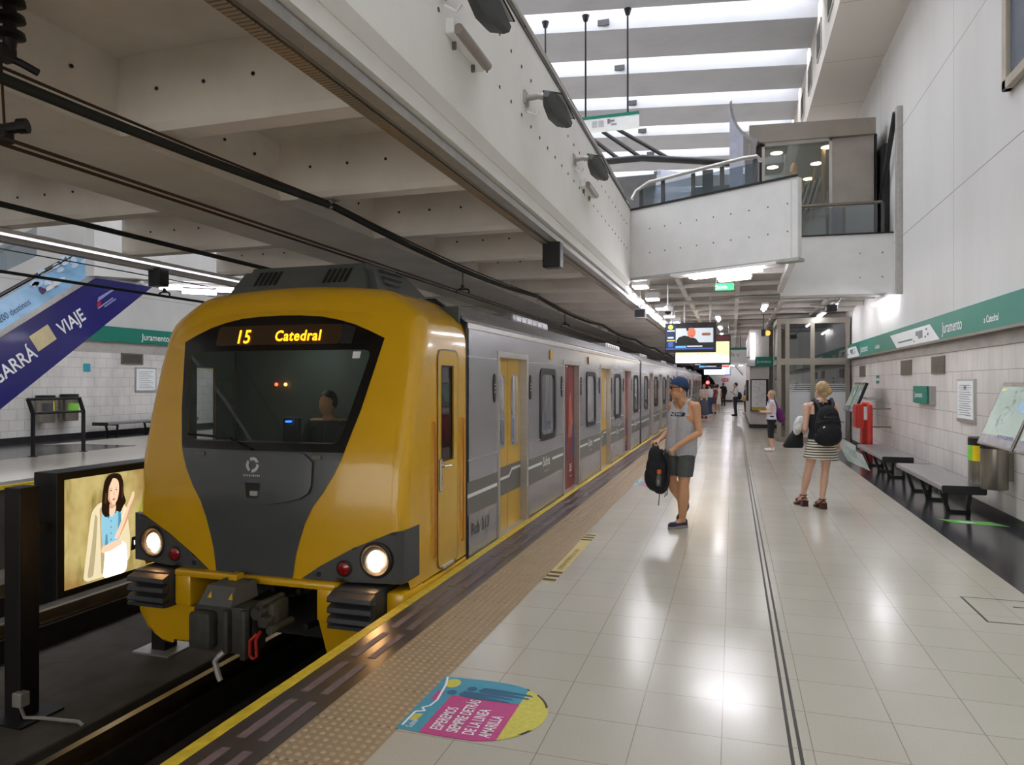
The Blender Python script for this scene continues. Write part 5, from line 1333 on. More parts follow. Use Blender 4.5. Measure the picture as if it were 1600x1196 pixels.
# ---- floor stickers
def floor_sticker(y0, label, letters=True):
    t = thing('floor_sticker', label, 'floor sticker', (-1.25, y0, 0))
    Y0_, Y1_ = y0 - .315, y0 + .315
    out = [(-1.565, Y0_), (-1.565, Y1_), (-1.30, Y1_ + .015)] + [(-1.22 + .33 * math.cos(R(a)), y0 + .325 * math.sin(R(a))) for a in range(80, -81, -8)] + [(-1.30, Y0_ - .01)]
    def band(a, b_): return clip_cell(out, a, b_, -99, 99)
    p = MB()
    for mi, (a, b_) in enumerate(((-1.57, -1.44), (-1.44, -1.06), (-1.06, -.8))):
        q = band(a, b_); p.mi((0, 1, 2)[mi]).add([(x, y, .002) for x, y in q], [tuple(range(len(q)))])
    q = clip_cell(out, -1.44, -1.06, y0 + .1, 99); p.mi(0).add([(x, y, .0026) for x, y in q], [tuple(range(len(q)))])
    p.mi(1).add([(-1.53, y0 + .02, .0026), (-1.53, y0 + .13, .0026), (-1.49, y0 + .13, .0026), (-1.49, y0 + .02, .0026)], [(0, 1, 2, 3)])
    p.mi(2).add([(x, y, .0026) for x, y in circ(-1.49, y0 + .24, .045, .055)], [tuple(range(20))])
    for (cy, cx) in ((y0 + .20, -1.33), (y0 + .13, -1.42)):
        p.mi(3).add([(x, y, .003) for x, y in circ(cx - .03, cy, .028, .03)], [tuple(range(20))])
        body = [(cx + .01, cy - .01), (cx + .03, cy + .035), (cx + .12, cy + .035), (cx + .3, cy + .02), (cx + .32, cy + .0), (cx + .16, cy - .0), (cx + .3, cy - .02), (cx + .3, cy - .035), (cx + .1, cy - .04), (cx + .03, cy - .03)]
        p.add([(x, y, .003) for x, y in body], [tuple(range(len(body)))])
    p.mi(2).add([(-1.535, y0 - .22, .0026), (-1.535, y0 - .15, .0026), (-1.495, y0 - .14, .0026), (-1.50, y0 - .22, .0026)], [(0, 1, 2, 3)])
    sk = p.build('sheet', [STK['blue'], STK['pink'], STK['yellow'], STK['navy']], t, fix=False)
    ln = MB(); pts = [(-1.55, y0 + .31), (-1.52, y0 + .22), (-1.49, y0 + .02), (-1.50, y0 - .05), (-1.53, y0 - .08), (-1.50, y0 - .11), (-1.545, y0 - .13), (-1.545, y0 - .28)]
    for a, b_ in zip(pts, pts[1:]):
        a = Vector((a[0], a[1], .003)); b_ = Vector((b_[0], b_[1], .003)); n_ = (b_ - a).normalized().cross(Vector((0, 0, 1))) * .006
        ln.add([a - n_, b_ - n_, b_ + n_, a + n_], [(0, 1, 2, 3)])
    ln.build('white_line', M['white'], t, fix=False)
    if letters:
        m_ = MB()
        for k, s_ in enumerate(('ESPEREMOS', 'SIEMPRE DETRÁS', 'DE LA LINEA', 'AMARILLA')):
            m_.join(text_mb(s_, .085, (-1.345 + k * .083, y0 - .275, .0), (0, 1, 0), (-1, 0, 0), .56, .0032, bold=.001))
        text_mb('Subte', .05, (-1.49, y0 - .29, 0), (0, 1, 0), (-1, 0, 0), .7, .0032).build('lettering', M['white'], t); m_.build('lettering', M['white'], t)
    # worn dark spots on the rim
    w_ = MB()
    for a0, a1 in ((20, 50), (-38, -25), (60, 66)):
        pts = [(-1.22 + r_ * math.cos(R(a)), y0 + r_ * .985 * math.sin(R(a))) for r_, rng in ((.331, range(a0, a1, 4)), (.318, range(a1 - 4, a0 - 4, -4))) for a in rng]
        w_.add([(x, y, .0032) for x, y in pts], [tuple(range(len(pts)))])
    w_.build('worn_edge', M['seam'], t, fix=False)
STK = {'blue': mat('sticker_blue', (62, 148, 172), .4, 0, .08, 20), 'pink': mat('sticker_pink', (188, 66, 128), .4, 0, .08, 20), 'yellow': mat('sticker_lime', (204, 194, 84), .4, 0, .15, 40), 'navy': mat('sticker_navy', (36, 92, 124), .4)}
floor_sticker(3.415, 'blue and pink rounded floor sticker reading ESPEREMOS SIEMPRE, nearest the camera')
floor_sticker(11.9, 'faint blue floor sticker at the tactile strip left of the standing man', False)
def warn(y0, y1, label):
    t = thing('warning_strip', label, 'floor strip', (-1.49, (y0 + y1) / 2, 0))
    MB().box(-1.545, -1.43, y0, y1, 0, .0018).build('tape', mat('warning_tape', (206, 184, 116), .45, 0, .1, 10), t)
    p = MB()
    for e0, s_ in ((y0, 1), (y1, -1)):
        for k in range(3):
            a = e0 + s_ * (.04 + k * .12); p.add([(-1.545, a, .003), (-1.43, a, .003), (-1.43, a + s_ * .06, .003), (-1.545, a + s_ * .06, .003)], [(0, 1, 2, 3)])
    p.build('stripe', M['seam'], t)
    text_mb('ESPERAR DETRAS DE LA LINEA', .06, (-1.465, y0 + .42, 0), (0, 1, 0), (-1, 0, 0), .98, .003).build('lettering', M['seam'], t)
warn(5.75, 7.72, 'yellow warning strip with black end bars on the floor by the tactile paving')
t = thing('floor_sticker', 'green strip sticker on the dark floor before the near bench', 'floor sticker', (2.7, 9.75, 0))
MB().add([(2.4, 9.85, .002), (2.52, 9.62, .002), (3.08, 9.55, .002), (2.96, 9.8, .002)], [(0, 1, 2, 3)]).build('sheet', mat('floor_green', (98, 182, 70), .4), t)
MB().add([(2.56, 9.77, .003), (2.62, 9.68, .003), (2.78, 9.66, .003), (2.74, 9.72, .003)], [(0, 1, 2, 3)]).build('arrow', M['white'], t)

# ================================================================ ON THE BRIDGE
M['rail_glass'] = glass('rail_glass', (214, 222, 226), .12, .02, .05, (190, 200, 205))
a = Vector((-1.8, 13.1, 0)); b_ = Vector((.9, 11.75, 0)); dv = (b_ - a).normalized()
t = thing('bridge_handrail', 'steel handrail with glass panels on the pointed front of the bridge', 'handrail', (-.4, 12.4, 4.87))
pts = [Vector((-1.76, 12.97, 5.04)), a + dv * .12 + Vector((0, 0, 5.2))] + [a + dv * q + Vector((0, 0, 5.3 + .02 * q)) for q in (.4, .9, 1.4, 1.9, 2.2)] + [a + dv * 2.42 + Vector((0, .02, 5.33)), a + dv * 2.5 + Vector((0, .2, 5.3))]
MB().tube(pts, .032, 12).build('rail', mat('rail_steel_warm', (190, 188, 182), .35, .5), t, smooth=True)
for q in (.22, .68, 1.28, 1.82, 2.4):
    c_ = a + dv * q; MB().obox(c_ + Vector((0, .06, 5.08)), dv * .035, Vector((-dv.y, dv.x, 0)) * .012, (0, 0, .22)).build('post', M['pod_grey'], t)
for q0, q1 in ((.26, .64), (.72, 1.24), (1.32, 1.78), (1.86, 2.36)):
    c_ = a + dv * (q0 + q1) / 2; MB().obox(c_ + Vector((0, .06, 5.06)), dv * (q1 - q0) / 2, Vector((-dv.y, dv.x, 0)) * .005, (0, 0, .18)).build('pane', M['rail_glass'], t)
t = thing('bridge_handrail', 'straight steel rail with glass in front of the shop, ending at the right wall', 'handrail', (2.1, 16.2, 4.77))
MB().tube([(1.05, 16.1, 5.42), (2.95, 16.22, 5.42)], .035, 10).build('rail', M['steel_dark'], t, smooth=True)
for xx in (1.1, 2.82, 2.95): MB().box(xx - .03, xx + .03, 16.14, 16.2, 4.77, 5.4).build('post', M['pod_grey'], t)
MB().box(1.14, 2.8, 16.16, 16.175, 4.8, 5.36).build('pane', M['rail_glass'], t)
# shop kiosk
YK = 16.7
t = thing('shop_kiosk', 'grey metal shop kiosk with glass front on the bridge', 'shop', (1.5, 17.5, 4))
P_ = lambda px: None
p = MB(); p.mi(0)
p.prism([(.35, 7.02), (.35, 7.42), (2.9, 7.32), (2.9, 6.98)], YK - .1, 21, 'XZ')                        # roof fascia
p.build('roof', mat('kiosk_metal', (150, 142, 134), .35, .5, .08, 2), t)
MB().box(2.06, 2.9, YK, YK + .08, 3.96, 6.98).build('front_panel', mat('kiosk_panel', (164, 156, 150), .3, .55, .12, 1.5), t)
MB().box(2.88, 2.94, YK, 21, 3.96, 7.0).build('side_wall', M['black_metal'], t)
p = MB()
for xx in (.62, 2.0): p.box(xx, xx + .06, YK - .02, YK + .06, 3.96, 7.0)
p.box(.62, 2.06, YK - .02, YK + .06, 6.94, 7.02).box(.62, 2.9, YK - .03, YK + .06, 3.96, 4.3); p.build('frame', M['steel'], t)
MB().box(.68, 2.0, YK + .01, YK + .02, 4.3, 6.94).build('pane', M['clear'], t)
MB().box(.5, .66, YK, YK + .2, 3.96, 7.0).build('corner_post', M['black'], t)
p = MB().box(.5, 2.88, YK + .1, 21, 6.9, 6.98); ce = p.build('ceiling', mat('kiosk_ceiling', (120, 122, 116), .6), t)
for (xx, yy) in ((.95, 17.1), (.92, 18.2), (.9, 19.6), (2.0, 17.0), (1.9, 18.2), (1.85, 19.5)):
    MB().lathe((xx, yy, 6.905), (0, 0, -1), [(0, .13), (.012, .13), (.016, .11), (.016, 0)], 20).build('downlight', emit('downlight_warm', (255, 238, 196), 5.0), ce)
MB().box(.5, 2.88, 20.9, 21, 3.96, 6.9).build('back_wall', mat('kiosk_back', (150, 150, 140), .6), t)
MB().box(.5, 2.88, 16.8, 21, 3.94, 4.3).build('floor_base', mat('kiosk_base', (150, 148, 128), .5), t)
# curved screen at the left end
p = MB(); prof = [(-.07, 7.91), (-.06, 7.75), (-.02, 7.55), (.05, 7.36), (.15, 7.2), (.3, 7.06), (.5, 6.96)]
p.prism(prof + [(a_ + .05, z_ + .05) for a_, z_ in reversed(prof)], YK - .3, YK + 1.2, 'XZ')
p.build('curved_hood', mat('hood_grey', (150, 148, 150), .4, .3), t, smooth=30)
MB().prism([(a_ + .0, z_) for a_, z_ in prof[:5]] + [(.22, 7.12), (.22, 4.9), (-.07, 4.9)], YK - .36, YK - .3, 'XZ').build('side_screen', mat('hood_screen', (176, 180, 196), .25, .2), t)
MB().box(.26, .56, YK - .2, YK - .1, 4.0, 6.62).build('end_panel', mat('end_panel_grey', (128, 126, 130), .35, .3), t)
# mannequin and display rack in the shop
t = thing('shop_mannequin', 'tan shop mannequin without clothes behind the kiosk glass', 'mannequin', (1.15, 17.3, 4.3))
MANNEQUIN_AT = t
t = thing('display_rack', 'tilted rack of striped garments behind the kiosk glass', 'clothes rack', (1.5, 17.3, 4.3))
p = MB(); p.cyl((1.4, 17.0, 4.3), (1.75, 17.0, 6.45), .03, n=8).cyl((1.95, 17.1, 4.3), (1.93, 17.1, 6.9), .05, n=8).cyl((1.7, 17.0, 6.2), (1.95, 17.1, 6.05), .02, n=8).box(1.72, 1.78, 17.2, 17.3, 4.3, 6.2); p.build('frame', mat('rack_wood', (168, 136, 92), .5), t)
for k in range(6):
    MB().obox((1.45 + k * .06, 16.95 + .02 * (k % 2), 5.72 + k * .03), (.022, 0, .008), (0, .12, 0), (.10, 0, .34), .01).build('garment', [M['black_metal'], M['galv']][k % 2], t)
p = MB(); r_ = random.Random(5)
for k in range(8): p.ell((1.3 + .08 * k, 16.9 + .1 * r_.random(), 5.28), .07, .07, .05, 8, 5)
p.box(1.2, 1.95, 16.82, 17.05, 4.3, 5.25, .01); p.build('folded_goods', mat('folded_goods', (190, 170, 140), .8), t)
# stair hall behind the bridge
t = thing('canopy_frame', 'dark tube and struts of a stair canopy behind the bridge handrail', 'canopy', (-2, 19, 6.9))
MB().tube([(-3.6, 18.2, 7.42), (-2.2, 18.2, 7.42), (-.4, 18.2, 7.15), (.2, 18.2, 7.05)], .085, 12).build('main_tube', M['black_metal'], t, smooth=True)
for (xa, za, xb, zb_) in ((-3.6, 8.2, -2.75, 7.4), (-3.3, 8.35, -2.2, 7.4), (-2.95, 8.4, -1.55, 7.35)): MB().cyl((xa, 18.6, za), (xb, 18.2, zb_), .05, n=8).build('strut', M['black_metal'], t)
MB().box(-3.3, -1.9, 18.6, 18.8, 6.1, 7.1).build('side_panel', mat('canopy_panel', (112, 112, 114), .5, .2), t); MB().box(-1.0, .3, 18.9, 19.1, 6.0, 6.75).build('side_panel', MATS['canopy_panel'], t)
MB().add([(-2.1, 17.5, 4.0), (-1.2, 17.5, 4.0), (-.95, 17.5, 6.7), (-1.75, 17.5, 6.9)], [(0, 1, 2, 3)]).build('glass_screen', glass('canopy_glass', (220, 226, 238), .15, .05, .55, (214, 220, 236)), t)
MB().box(-.7, -.45, 17.6, 17.7, 3.96, 6.8).build('post', M['pod_grey'], t)
t = thing('mezzanine_wall', 'x', 'x'); bpy.data.objects.remove(t)
MB().box(-6, .3, 34, 34.2, 3.96, 8.0)
struct(MB().box(-8, 0.2, 27, 27.2, 3.96, 6.6).build('wall_stair_hall', mat('stair_hall_wall', (206, 206, 208), .6)))

# ================================================================ LEFT SIDE: middle of the tracks and far platform
BX0, BX1 = -6.03, -5.75
t = thing('advert_lightbox', 'lit advert box showing a woman in a pale coat, between the tracks', 'advert box', (-5.9, 6.2, -.2))
MB().box(BX0, BX1, 4.79, 7.6, -.26, .87, .01).build('case', M['black'], t)
sc_ = MB(); ya, yb, za, zb_ = 4.86, 7.54, -.20, .80
adm = [None] * 8
m_, nt, b = newmat('advert_backlight')
b.inputs['Base Color'].default_value = (.02, .02, .02, 1); b.inputs['Roughness'].default_value = .2
v = swz(nt, 'XYZ'); f = noise(nt, v, 1.7, 3, stretch=(1, 1.2, 1.0)); f2 = noise(nt, shift(nt, v, (3, 2, 7)), 2.5, 4, stretch=(1, 2.0, .5))
c1 = mixc(nt, ramp(nt, f, .35, .65), lin((176, 132, 66)), lin((236, 214, 140))); c2 = mixc(nt, ramp(nt, f2, .5, .68), c1, lin((122, 124, 40)))
nt.links.new(c2, b.inputs['Emission Color']); b.inputs['Emission Strength'].default_value = .42
AD = [m_, emit('advert_hair', (46, 30, 24), .25), emit('advert_skin', (236, 200, 172), .62), emit('advert_coat', (226, 214, 178), .6), emit('advert_blouse', (140, 196, 220), .6), emit('advert_white', (252, 248, 236), .8), emit('advert_leaf', (146, 150, 36), .55), emit('advert_black', (16, 15, 18), .2), emit('advert_shadow', (190, 150, 120), .7)]
def ad(mi, pts, k, r_=.05):
    sc_.mi(mi).add([(BX1 + .002 + .0009 * k, ya + (yb - ya) * a_ * .36, za + (zb_ - za) * c_) for a_, c_ in rnd(pts, r_, 4)], [tuple(range(len(pts) * 5))])
sc_.mi(0).add([(BX1 + .002, ya, za), (BX1 + .002, yb, za), (BX1 + .002, yb, zb_), (BX1 + .002, ya, zb_)], [(0, 1, 2, 3)])
for q in range(7): ad(6, [(.80 + .03 * q, .22 + .05 * q), (.84 + .03 * q, .5 + .04 * q), (1.0 + .03 * q, .97), (1.03 + .03 * q, .96), (.9 + .03 * q, .5), (.84 + .03 * q, .22 + .05 * q)], 1)
ad(3, [(.20, .05), (.25, .40), (.29, .66), (.37, .735), (.5, .74), (.63, .73), (.71, .64), (.75, .35), (.75, .12), (.5, .02), (.24, .02)], 1)
ad(9, [(.24, .05), (.30, .4), (.33, .64), (.36, .6), (.34, .3), (.31, .05)], 2)
ad(9, [(.40, .05), (.39, .4), (.38, .68), (.42, .7), (.43, .4), (.45, .05)], 2)
ad(5, [(.42, .0), (.45, .3), (.6, .32), (.7, .3), (.72, .1), (.7, .0)], 2)
ad(4, [(.42, .30), (.40, .5), (.41, .64), (.46, .72), (.6, .71), (.645, .6), (.64, .42), (.6, .3), (.52, .28)], 3)
ad(10, [(.58, .34), (.60, .5), (.6, .66), (.635, .6), (.64, .42)], 4)
ad(10, [(.44, .30), (.45, .42), (.47, .42), (.48, .3)], 4)
ad(11, [(.44, .70), (.47, .72), (.50, .60), (.48, .56)], 5); ad(11, [(.56, .70), (.6, .71), (.57, .6), (.55, .62)], 5)
for q in range(4): ad(11, circ(.515, .54 - .06 * q, .006, .007, 8), 5, .002)
ad(2, [(.55, .36), (.60, .35), (.70, .48), (.77, .68), (.80, .73), (.805, .78), (.78, .79), (.765, .75), (.73, .69), (.64, .52)], 5)
ad(8, [(.60, .35), (.63, .38), (.72, .52), (.77, .67), (.75, .66), (.68, .5)], 6)
ad(2, [(.40, .25), (.41, .31), (.52, .33), (.63, .345), (.65, .29), (.5, .25)], 5)
ad(1, [(.40, .64), (.41, .8), (.435, .94), (.49, .995), (.56, 1.0), (.63, .98), (.665, .9), (.665, .78), (.70, .70), (.66, .66), (.63, .60), (.58, .63), (.5, .6), (.45, .58)], 6)
ad(2, [(.49, .60), (.495, .72), (.565, .72), (.575, .64), (.53, .575)], 7)
ad(8, [(.495, .66), (.5, .715), (.565, .72), (.57, .68), (.53, .66)], 8)
ad(2, [(.475, .74), (.465, .84), (.485, .92), (.52, .95), (.56, .95), (.60, .92), (.61, .84), (.595, .75), (.56, .695), (.525, .69)], 9)
ad(8, [(.475, .74), (.467, .84), (.48, .9), (.495, .85), (.49, .76), (.525, .7), (.52, .69)], 10)
ad(1, [(.45, .70), (.44, .86), (.48, .95), (.545, .975), (.51, .92), (.478, .86), (.47, .76)], 11)
ad(1, [(.63, .7), (.62, .84), (.60, .93), (.545, .97), (.62, .96), (.66, .86), (.66, .74)], 11)
ad(12, [(.43, .72), (.44, .82), (.455, .82), (.452, .72)], 12); ad(12, [(.635, .74), (.64, .86), (.648, .86), (.65, .74)], 12)
for x_ in (.508, .572): ad(8, [(x_ - .02, .853), (x_, .864), (x_ + .02, .855), (x_, .851)], 11, .01); ad(1, [(x_ - .016, .834), (x_, .842), (x_ + .016, .834), (x_, .828)], 12, .01)
ad(8, [(.536, .80), (.545, .83), (.552, .79), (.542, .782)], 11, .01); ad(13, [(.517, .745), (.54, .757), (.566, .747), (.542, .733)], 12, .01)
ad(7, [(.75, .2), (.76, .33), (1.05, .36), (1.05, .22)], 13, .002)
AD += [emit('advert_coat_fold', (204, 190, 150), .42), emit('advert_blouse_fold', (96, 160, 190), .45), emit('advert_collar', (62, 100, 140), .35), emit('advert_hair_light', (96, 66, 48), .3), emit('advert_lips', (196, 110, 100), .5)]
po = sc_.build('advert', AD, t, fix=False)
strokes_mb((BX1 + .016, ya + .76, za + .25), (0, 1, .04), (0, -.04, 1), .24, .05, 11, .001).build('lettering', AD[5], t)
for i, (yy, lab) in enumerate(((4.55, 'black square post between the tracks, nearest the camera, beside the lit advert box'), (6.15, 'black square post on a steel foot plate behind the yellow nose of the train'))):
    t = thing('steel_post', lab, 'post', (-5.86, yy, -1.2))
    MB().box(-5.95, -5.77, yy - .09, yy + .09, -1.2, .78 if i == 0 else -.26, .008).build('post', M['black'], t)
    MB().box(-6.1, -5.62, yy - .2, yy + .2, -1.2, -1.18).build('foot_plate', M['galv'] if i else M['black_metal'], t)
    if i == 0:
        MB().box(-5.9, -5.82, yy + .09, 4.8, .36, .42).build('arm', M['black'], t)
        bx = MB().box(-5.8, -5.7, yy - .14, yy - .05, -1.06, -.94, .01).build('junction_box', M['galv'], t)
        MB().tube([(-5.75, yy - .1, -1.06), (-5.73, yy - .08, -1.16), (-5.6, yy - .02, -1.175), (-5.25, yy + .02, -1.175), (-5.2, yy + .02, -1.2)], .015, 8).build('conduit', M['galv'], bx, smooth=True)
# far platform: escalator
XE = -12.5
t = thing('escalator', 'escalator with dark blue advert cladding reading GARRÁ VIAJE on the far platform', 'escalator', (-13, 11, 0))
def esl(y): return 2.50 + (y - 9.3) * .675       # upper edge of the blue cladding
def esb(y): return 1.2 + (y - 9.3) * .763
body_ = [(6.0, max(0, esb(6.0))), (7.73, 0.01), (12.9, 3.94), (11.6, 4.02), (6.0, esl(6.0))]
p = MB().prism([(5.6, .0), (7.73, .0), (12.95, 3.98), (11.45, 4.0), (9.3, 2.50), (5.6, .05)], XE - 1.5, XE, 'YZ'); p.build('cladding', mat('advert_navy', (36, 36, 104), .28, 0, .08, 2, coat=.3), t)
p = MB(); sl_ = (3.84 - 2.5) / 2.0
p.prism([(5.7, .1), (5.7, .22), (9.3, 2.62), (11.5, 4.12), (11.5, 4.0), (9.3, 2.5)], XE - .06, XE + .03, 'YZ'); p.build('skirt_trim', M['galv'], t)
p = MB().prism([(7.5, 1.38), (7.5, 1.98), (9.3, 3.17), (11.3, 4.5), (11.3, 3.92), (9.3, 2.62)], XE - .02, XE + .02, 'YZ'); bal = p.build('balustrade_advert', mat('advert_sky', (150, 196, 232), .3, 0, .25, 1.6, stretch=(1, 1, 2)), t)
p = MB().tube([(XE, 6.4, 1.35), (XE, 9.3, 3.24), (XE, 11.7, 4.83)], .035, 8); p.build('handrail', M['black_metal'], t, smooth=True)
p = MB().prism([(8.0, 2.8), (9.3, 3.7), (11.0, 4.9), (11.0, 4.3), (9.3, 3.25), (8.0, 2.3)], XE - 1.3, XE - 1.26, 'YZ'); p.build('far_balustrade', M['rail_glass'], t)
p = MB().tube([(XE - 1.28, 7.4, 2.6), (XE - 1.28, 9.3, 3.98), (XE - 1.28, 11.2, 5.3)], .035, 8); p.build('handrail', M['black_metal'], t, smooth=True)
tl = Vector((0, 1, .70)).normalized(); tu = Vector((0, -.70, 1)).normalized()
for body, sz, y_, z_, sx, m_ in (('GARRÁ', .36, 9.22, 1.62, .82, M['white']), ('VIAJE', .36, 10.52, 2.60, .80, M['white'])):
    text_mb(body, sz, (XE + .006, y_, z_), tl, tu, sx, .002, bold=.006).build('lettering', m_, t)
p = MB(); q0 = Vector((XE + .008, 10.02, 2.26)); p.add([q0, q0 + tl * .46, q0 + tl * .46 + tu * .33, q0 + tu * .33], [(0, 1, 2, 3)]); p.build('beige_patch', mat('patch_beige', (206, 192, 148), .5), t)
p = MB(); q0 = Vector((XE + .008, 11.32, 3.22)); p.mi(0).add([q0, q0 + tl * .12 + tu * .02, q0 + tl * .14 + tu * .13, q0 + tl * .02 + tu * .06], [(0, 1, 2, 3)])
p.mi(1).add([q0 + tl * .06 + tu * .1, q0 + tl * .6 + tu * .11, q0 + tl * .62 + tu * .14, q0 + tl * .14 + tu * .17], [(0, 1, 2, 3)])
for k in range(2): p.mi(1).add([q0 + tl * (.0 + .16 * k) - tu * .03 - tu * .05 * k, q0 + tl * (.45 + .05 * k) - tu * .03 - tu * .05 * k, q0 + tl * (.45 + .05 * k) - tu * .0 - tu * .05 * k, q0 + tl * (.0 + .16 * k) - tu * .05 * k], [(0, 1, 2, 3)])
p.build('brand_mark', [M['red'], mat('mark_lilac', (150, 150, 196), .4)], t, fix=False)
text_mb('200 destinos', .17, (XE + .026, 9.28, 2.74), tl, tu, .82, .002).build('lettering', mat('destinos_blue', (30, 50, 110), .4), bal)
p = MB(); q0 = Vector((XE + .036, 10.12, 3.40))
p.mi(0).add([q0 + tl * a_ + tu * c_ for a_, c_ in ((-.02, 0), (.1, .05), (.35, .07), (.5, .06), (.56, .02), (.5, -.01), (.3, -.02), (.1, -.02))], [tuple(range(8))])
p.mi(0).add([q0 + tl * a_ + tu * c_ for a_, c_ in ((.2, .04), (.26, .04), (.16, .16), (.1, .17))], [(0, 1, 2, 3)])
p.mi(1).add([q0 + tl * a_ + tu * c_ for a_, c_ in ((-.06, -.02), (.05, .0), (.06, .03), (-.02, .12), (-.07, .12))], [tuple(range(5))])
p.mi(2).add([q0 + tl * a_ + tu * c_ for a_, c_ in ((.22, .0), (.3, -.02), (.34, -.05), (.26, -.05))], [tuple(range(4))]); p.build('airliner_print', [M['white'], mat('tail_purple', (80, 40, 96), .4), M['grey_print']], bal, fix=False)
r_ = random.Random(9); CLD = mat('cloud_pale', (206, 224, 242), .4)
for k in range(14):
    q1 = Vector((XE + .030, 9.9 + 1.2 * r_.random(), 0)); q1.z = 2.95 + (q1.y - 9.3) * .68 + .35 * r_.random(); MB().add([q1 + tl * .09 * math.cos(R(a_ * 36)) + tu * .045 * math.sin(R(a_ * 36)) for a_ in range(10)], [tuple(range(10))]).build('cloud_print', CLD, bal, fix=False)
# far wall things
XL = -18.9
UD = (0, 1, 0)
t = thing('station_sign', 'teal sign band reading Juramento on the far wall, left of the train', 'sign', (XL, 22, 2.95))
MB().box(XL, XL + .1, 5, 45, 2.98, 3.46).build('panel', M['teal'], t)
for yy in (18.75, 26, 33, 11.6): text_mb('Juramento', .30, (XL + .104, yy, 3.10), UD, UP, .95, .001, bold=.003).build('lettering', M['white'], t)
t = thing('wall_vent', 'dark grille vent on the far tiled wall below the teal band', 'vent', (XL, 18.4, 2.3))
MB().box(XL, XL + .03, 18.0, 18.88, 2.28, 2.64).build('frame', M['steel_dark'], t); MB().box(XL + .03, XL + .035, 18.06, 18.82, 2.32, 2.6).build('louvre', mat('louvre_dark', (78, 70, 64), .6), t)
t = thing('notice_frame', 'framed white notice on the far tiled wall above the bench', 'notice', (XL, 19, 1.4))
MB().box(XL, XL + .03, 18.55, 19.45, 1.36, 2.18).build('frame', M['steel'], t); MB().box(XL + .03, XL + .034, 18.6, 19.4, 1.42, 2.14).build('sheet', M['white'], t)
p = MB()
for k in range(10): p.box(XL + .034, XL + .036, 18.7, 19.3 - .1 * (k % 3), 1.5 + k * .06, 1.515 + k * .06)
p.build('print', M['grey_print'], t)
o = MB().box(XL, XL + .02, 16.62, 16.85, 2.02, 2.26).build('safety_sticker', mat('sticker_cyan', (60, 160, 180), .4), loc=(XL, 16.7, 2.1)); tag(o, 'small blue sticker on the far wall under the escalator edge', 'sticker')
SGy = mat('sticker_grey', (70, 74, 80), .4)
bin_(XL + .28, 15.15, .54, .78, 'steel bin with grey and yellow label on the far wall, left of the pair', -1, ([SGy, SY], [(-60, 10, .42, .72), (10, 24, .42, .78)]), r_=.24)
bin_(XL + .28, 15.9, .56, .78, 'steel bin with green label on the far wall, right of the pair', -1, ([SG], [(-45, 35, .36, .66)]), r_=.24)
bench(XL + .25, XL + .85, 16.7, 20.5, .46, (17.1, 18.6, 20.1), 'steel topped bench against the far tiled wall')
t = thing('platform_railing', 'dark angled railing frame standing on the far platform before the bins', 'railing', (-15.1, 12.6, 0))
for yy in (11.98, 13.28): MB().tube([(-15.1, yy, 0), (-15.1, yy, .98), (-15.1, yy - .12 * (1 if yy < 12.5 else 1), 1.32)], .045, 10).build('post', M['black_metal'], t, smooth=False); MB().lathe((-15.1, yy, 0), (0, 0, 1), [(0, .09), (.015, .09), (.02, .05)], 16).build('foot', M['black_metal'], t)
for (zz, dy) in ((.98, 0), (1.3, -.12)): MB().cyl((-15.1, 11.98 + dy, zz), (-15.1, 13.28 + dy, zz), .03, n=10).build('rail', M['black_metal'], t)
# far ceiling edge: duct with a light line, twin tubes
o = MB().box(-8.24, -8.12, YB, 50, 3.33, 3.44).build('cable_tray', M['steel_dark'], loc=(-8.15, 8, 3.4)); tag(o, 'dull cable duct along the far edge of the low ceiling, at left', 'cable tray')
t = thing('edge_light', 'long thin lit line along the far edge of the low ceiling, at left', 'lamp', (-7.97, 8, 3.4)); MB().box(-8.02, -7.92, YB, 30, 3.39, 3.44).build('housing', M['white_metal'], t); MB().box(-8.01, -7.93, YB, 30, 3.375, 3.39).build('tube', emit('edge_tube', (238, 238, 246), .8), t)
c_ = Vector((-9.9, 11.35, 3.5)); u_ = Vector((.75, .66, 0)).normalized(); n_ = Vector((-u_.y, u_.x, 0))
t = thing('bridge_light', 'large lit twin tube light under the far bridge, left of the train roof', 'lamp', c_)
MB().obox(c_ + Vector((0, 0, .06)), u_ * 1.0, n_ * .16, (0, 0, .02)).build('reflector', M['white_metal'], t)
for s_ in (-.07, .07): MB().tube([c_ + n_ * s_ - u_ * .75, c_ + n_ * s_ + u_ * .75], .026, 10).build('tube', M['tube'], t, smooth=True)
c2 = c_ - n_ * .25 + Vector((0, 0, -.08)) - u_ * .05
t = thing('emergency_lamp', 'short lit box lamp under the far bridge light, left of the train roof', 'lamp', c2)
MB().obox(c2, u_ * .3, n_ * .06, (0, 0, .04)).build('diffuser', M['tube_soft'], t); MB().obox(c2 + Vector((0, 0, .06)), u_ * .3, n_ * .06, (0, 0, .02)).build('housing', M['white_metal'], t)
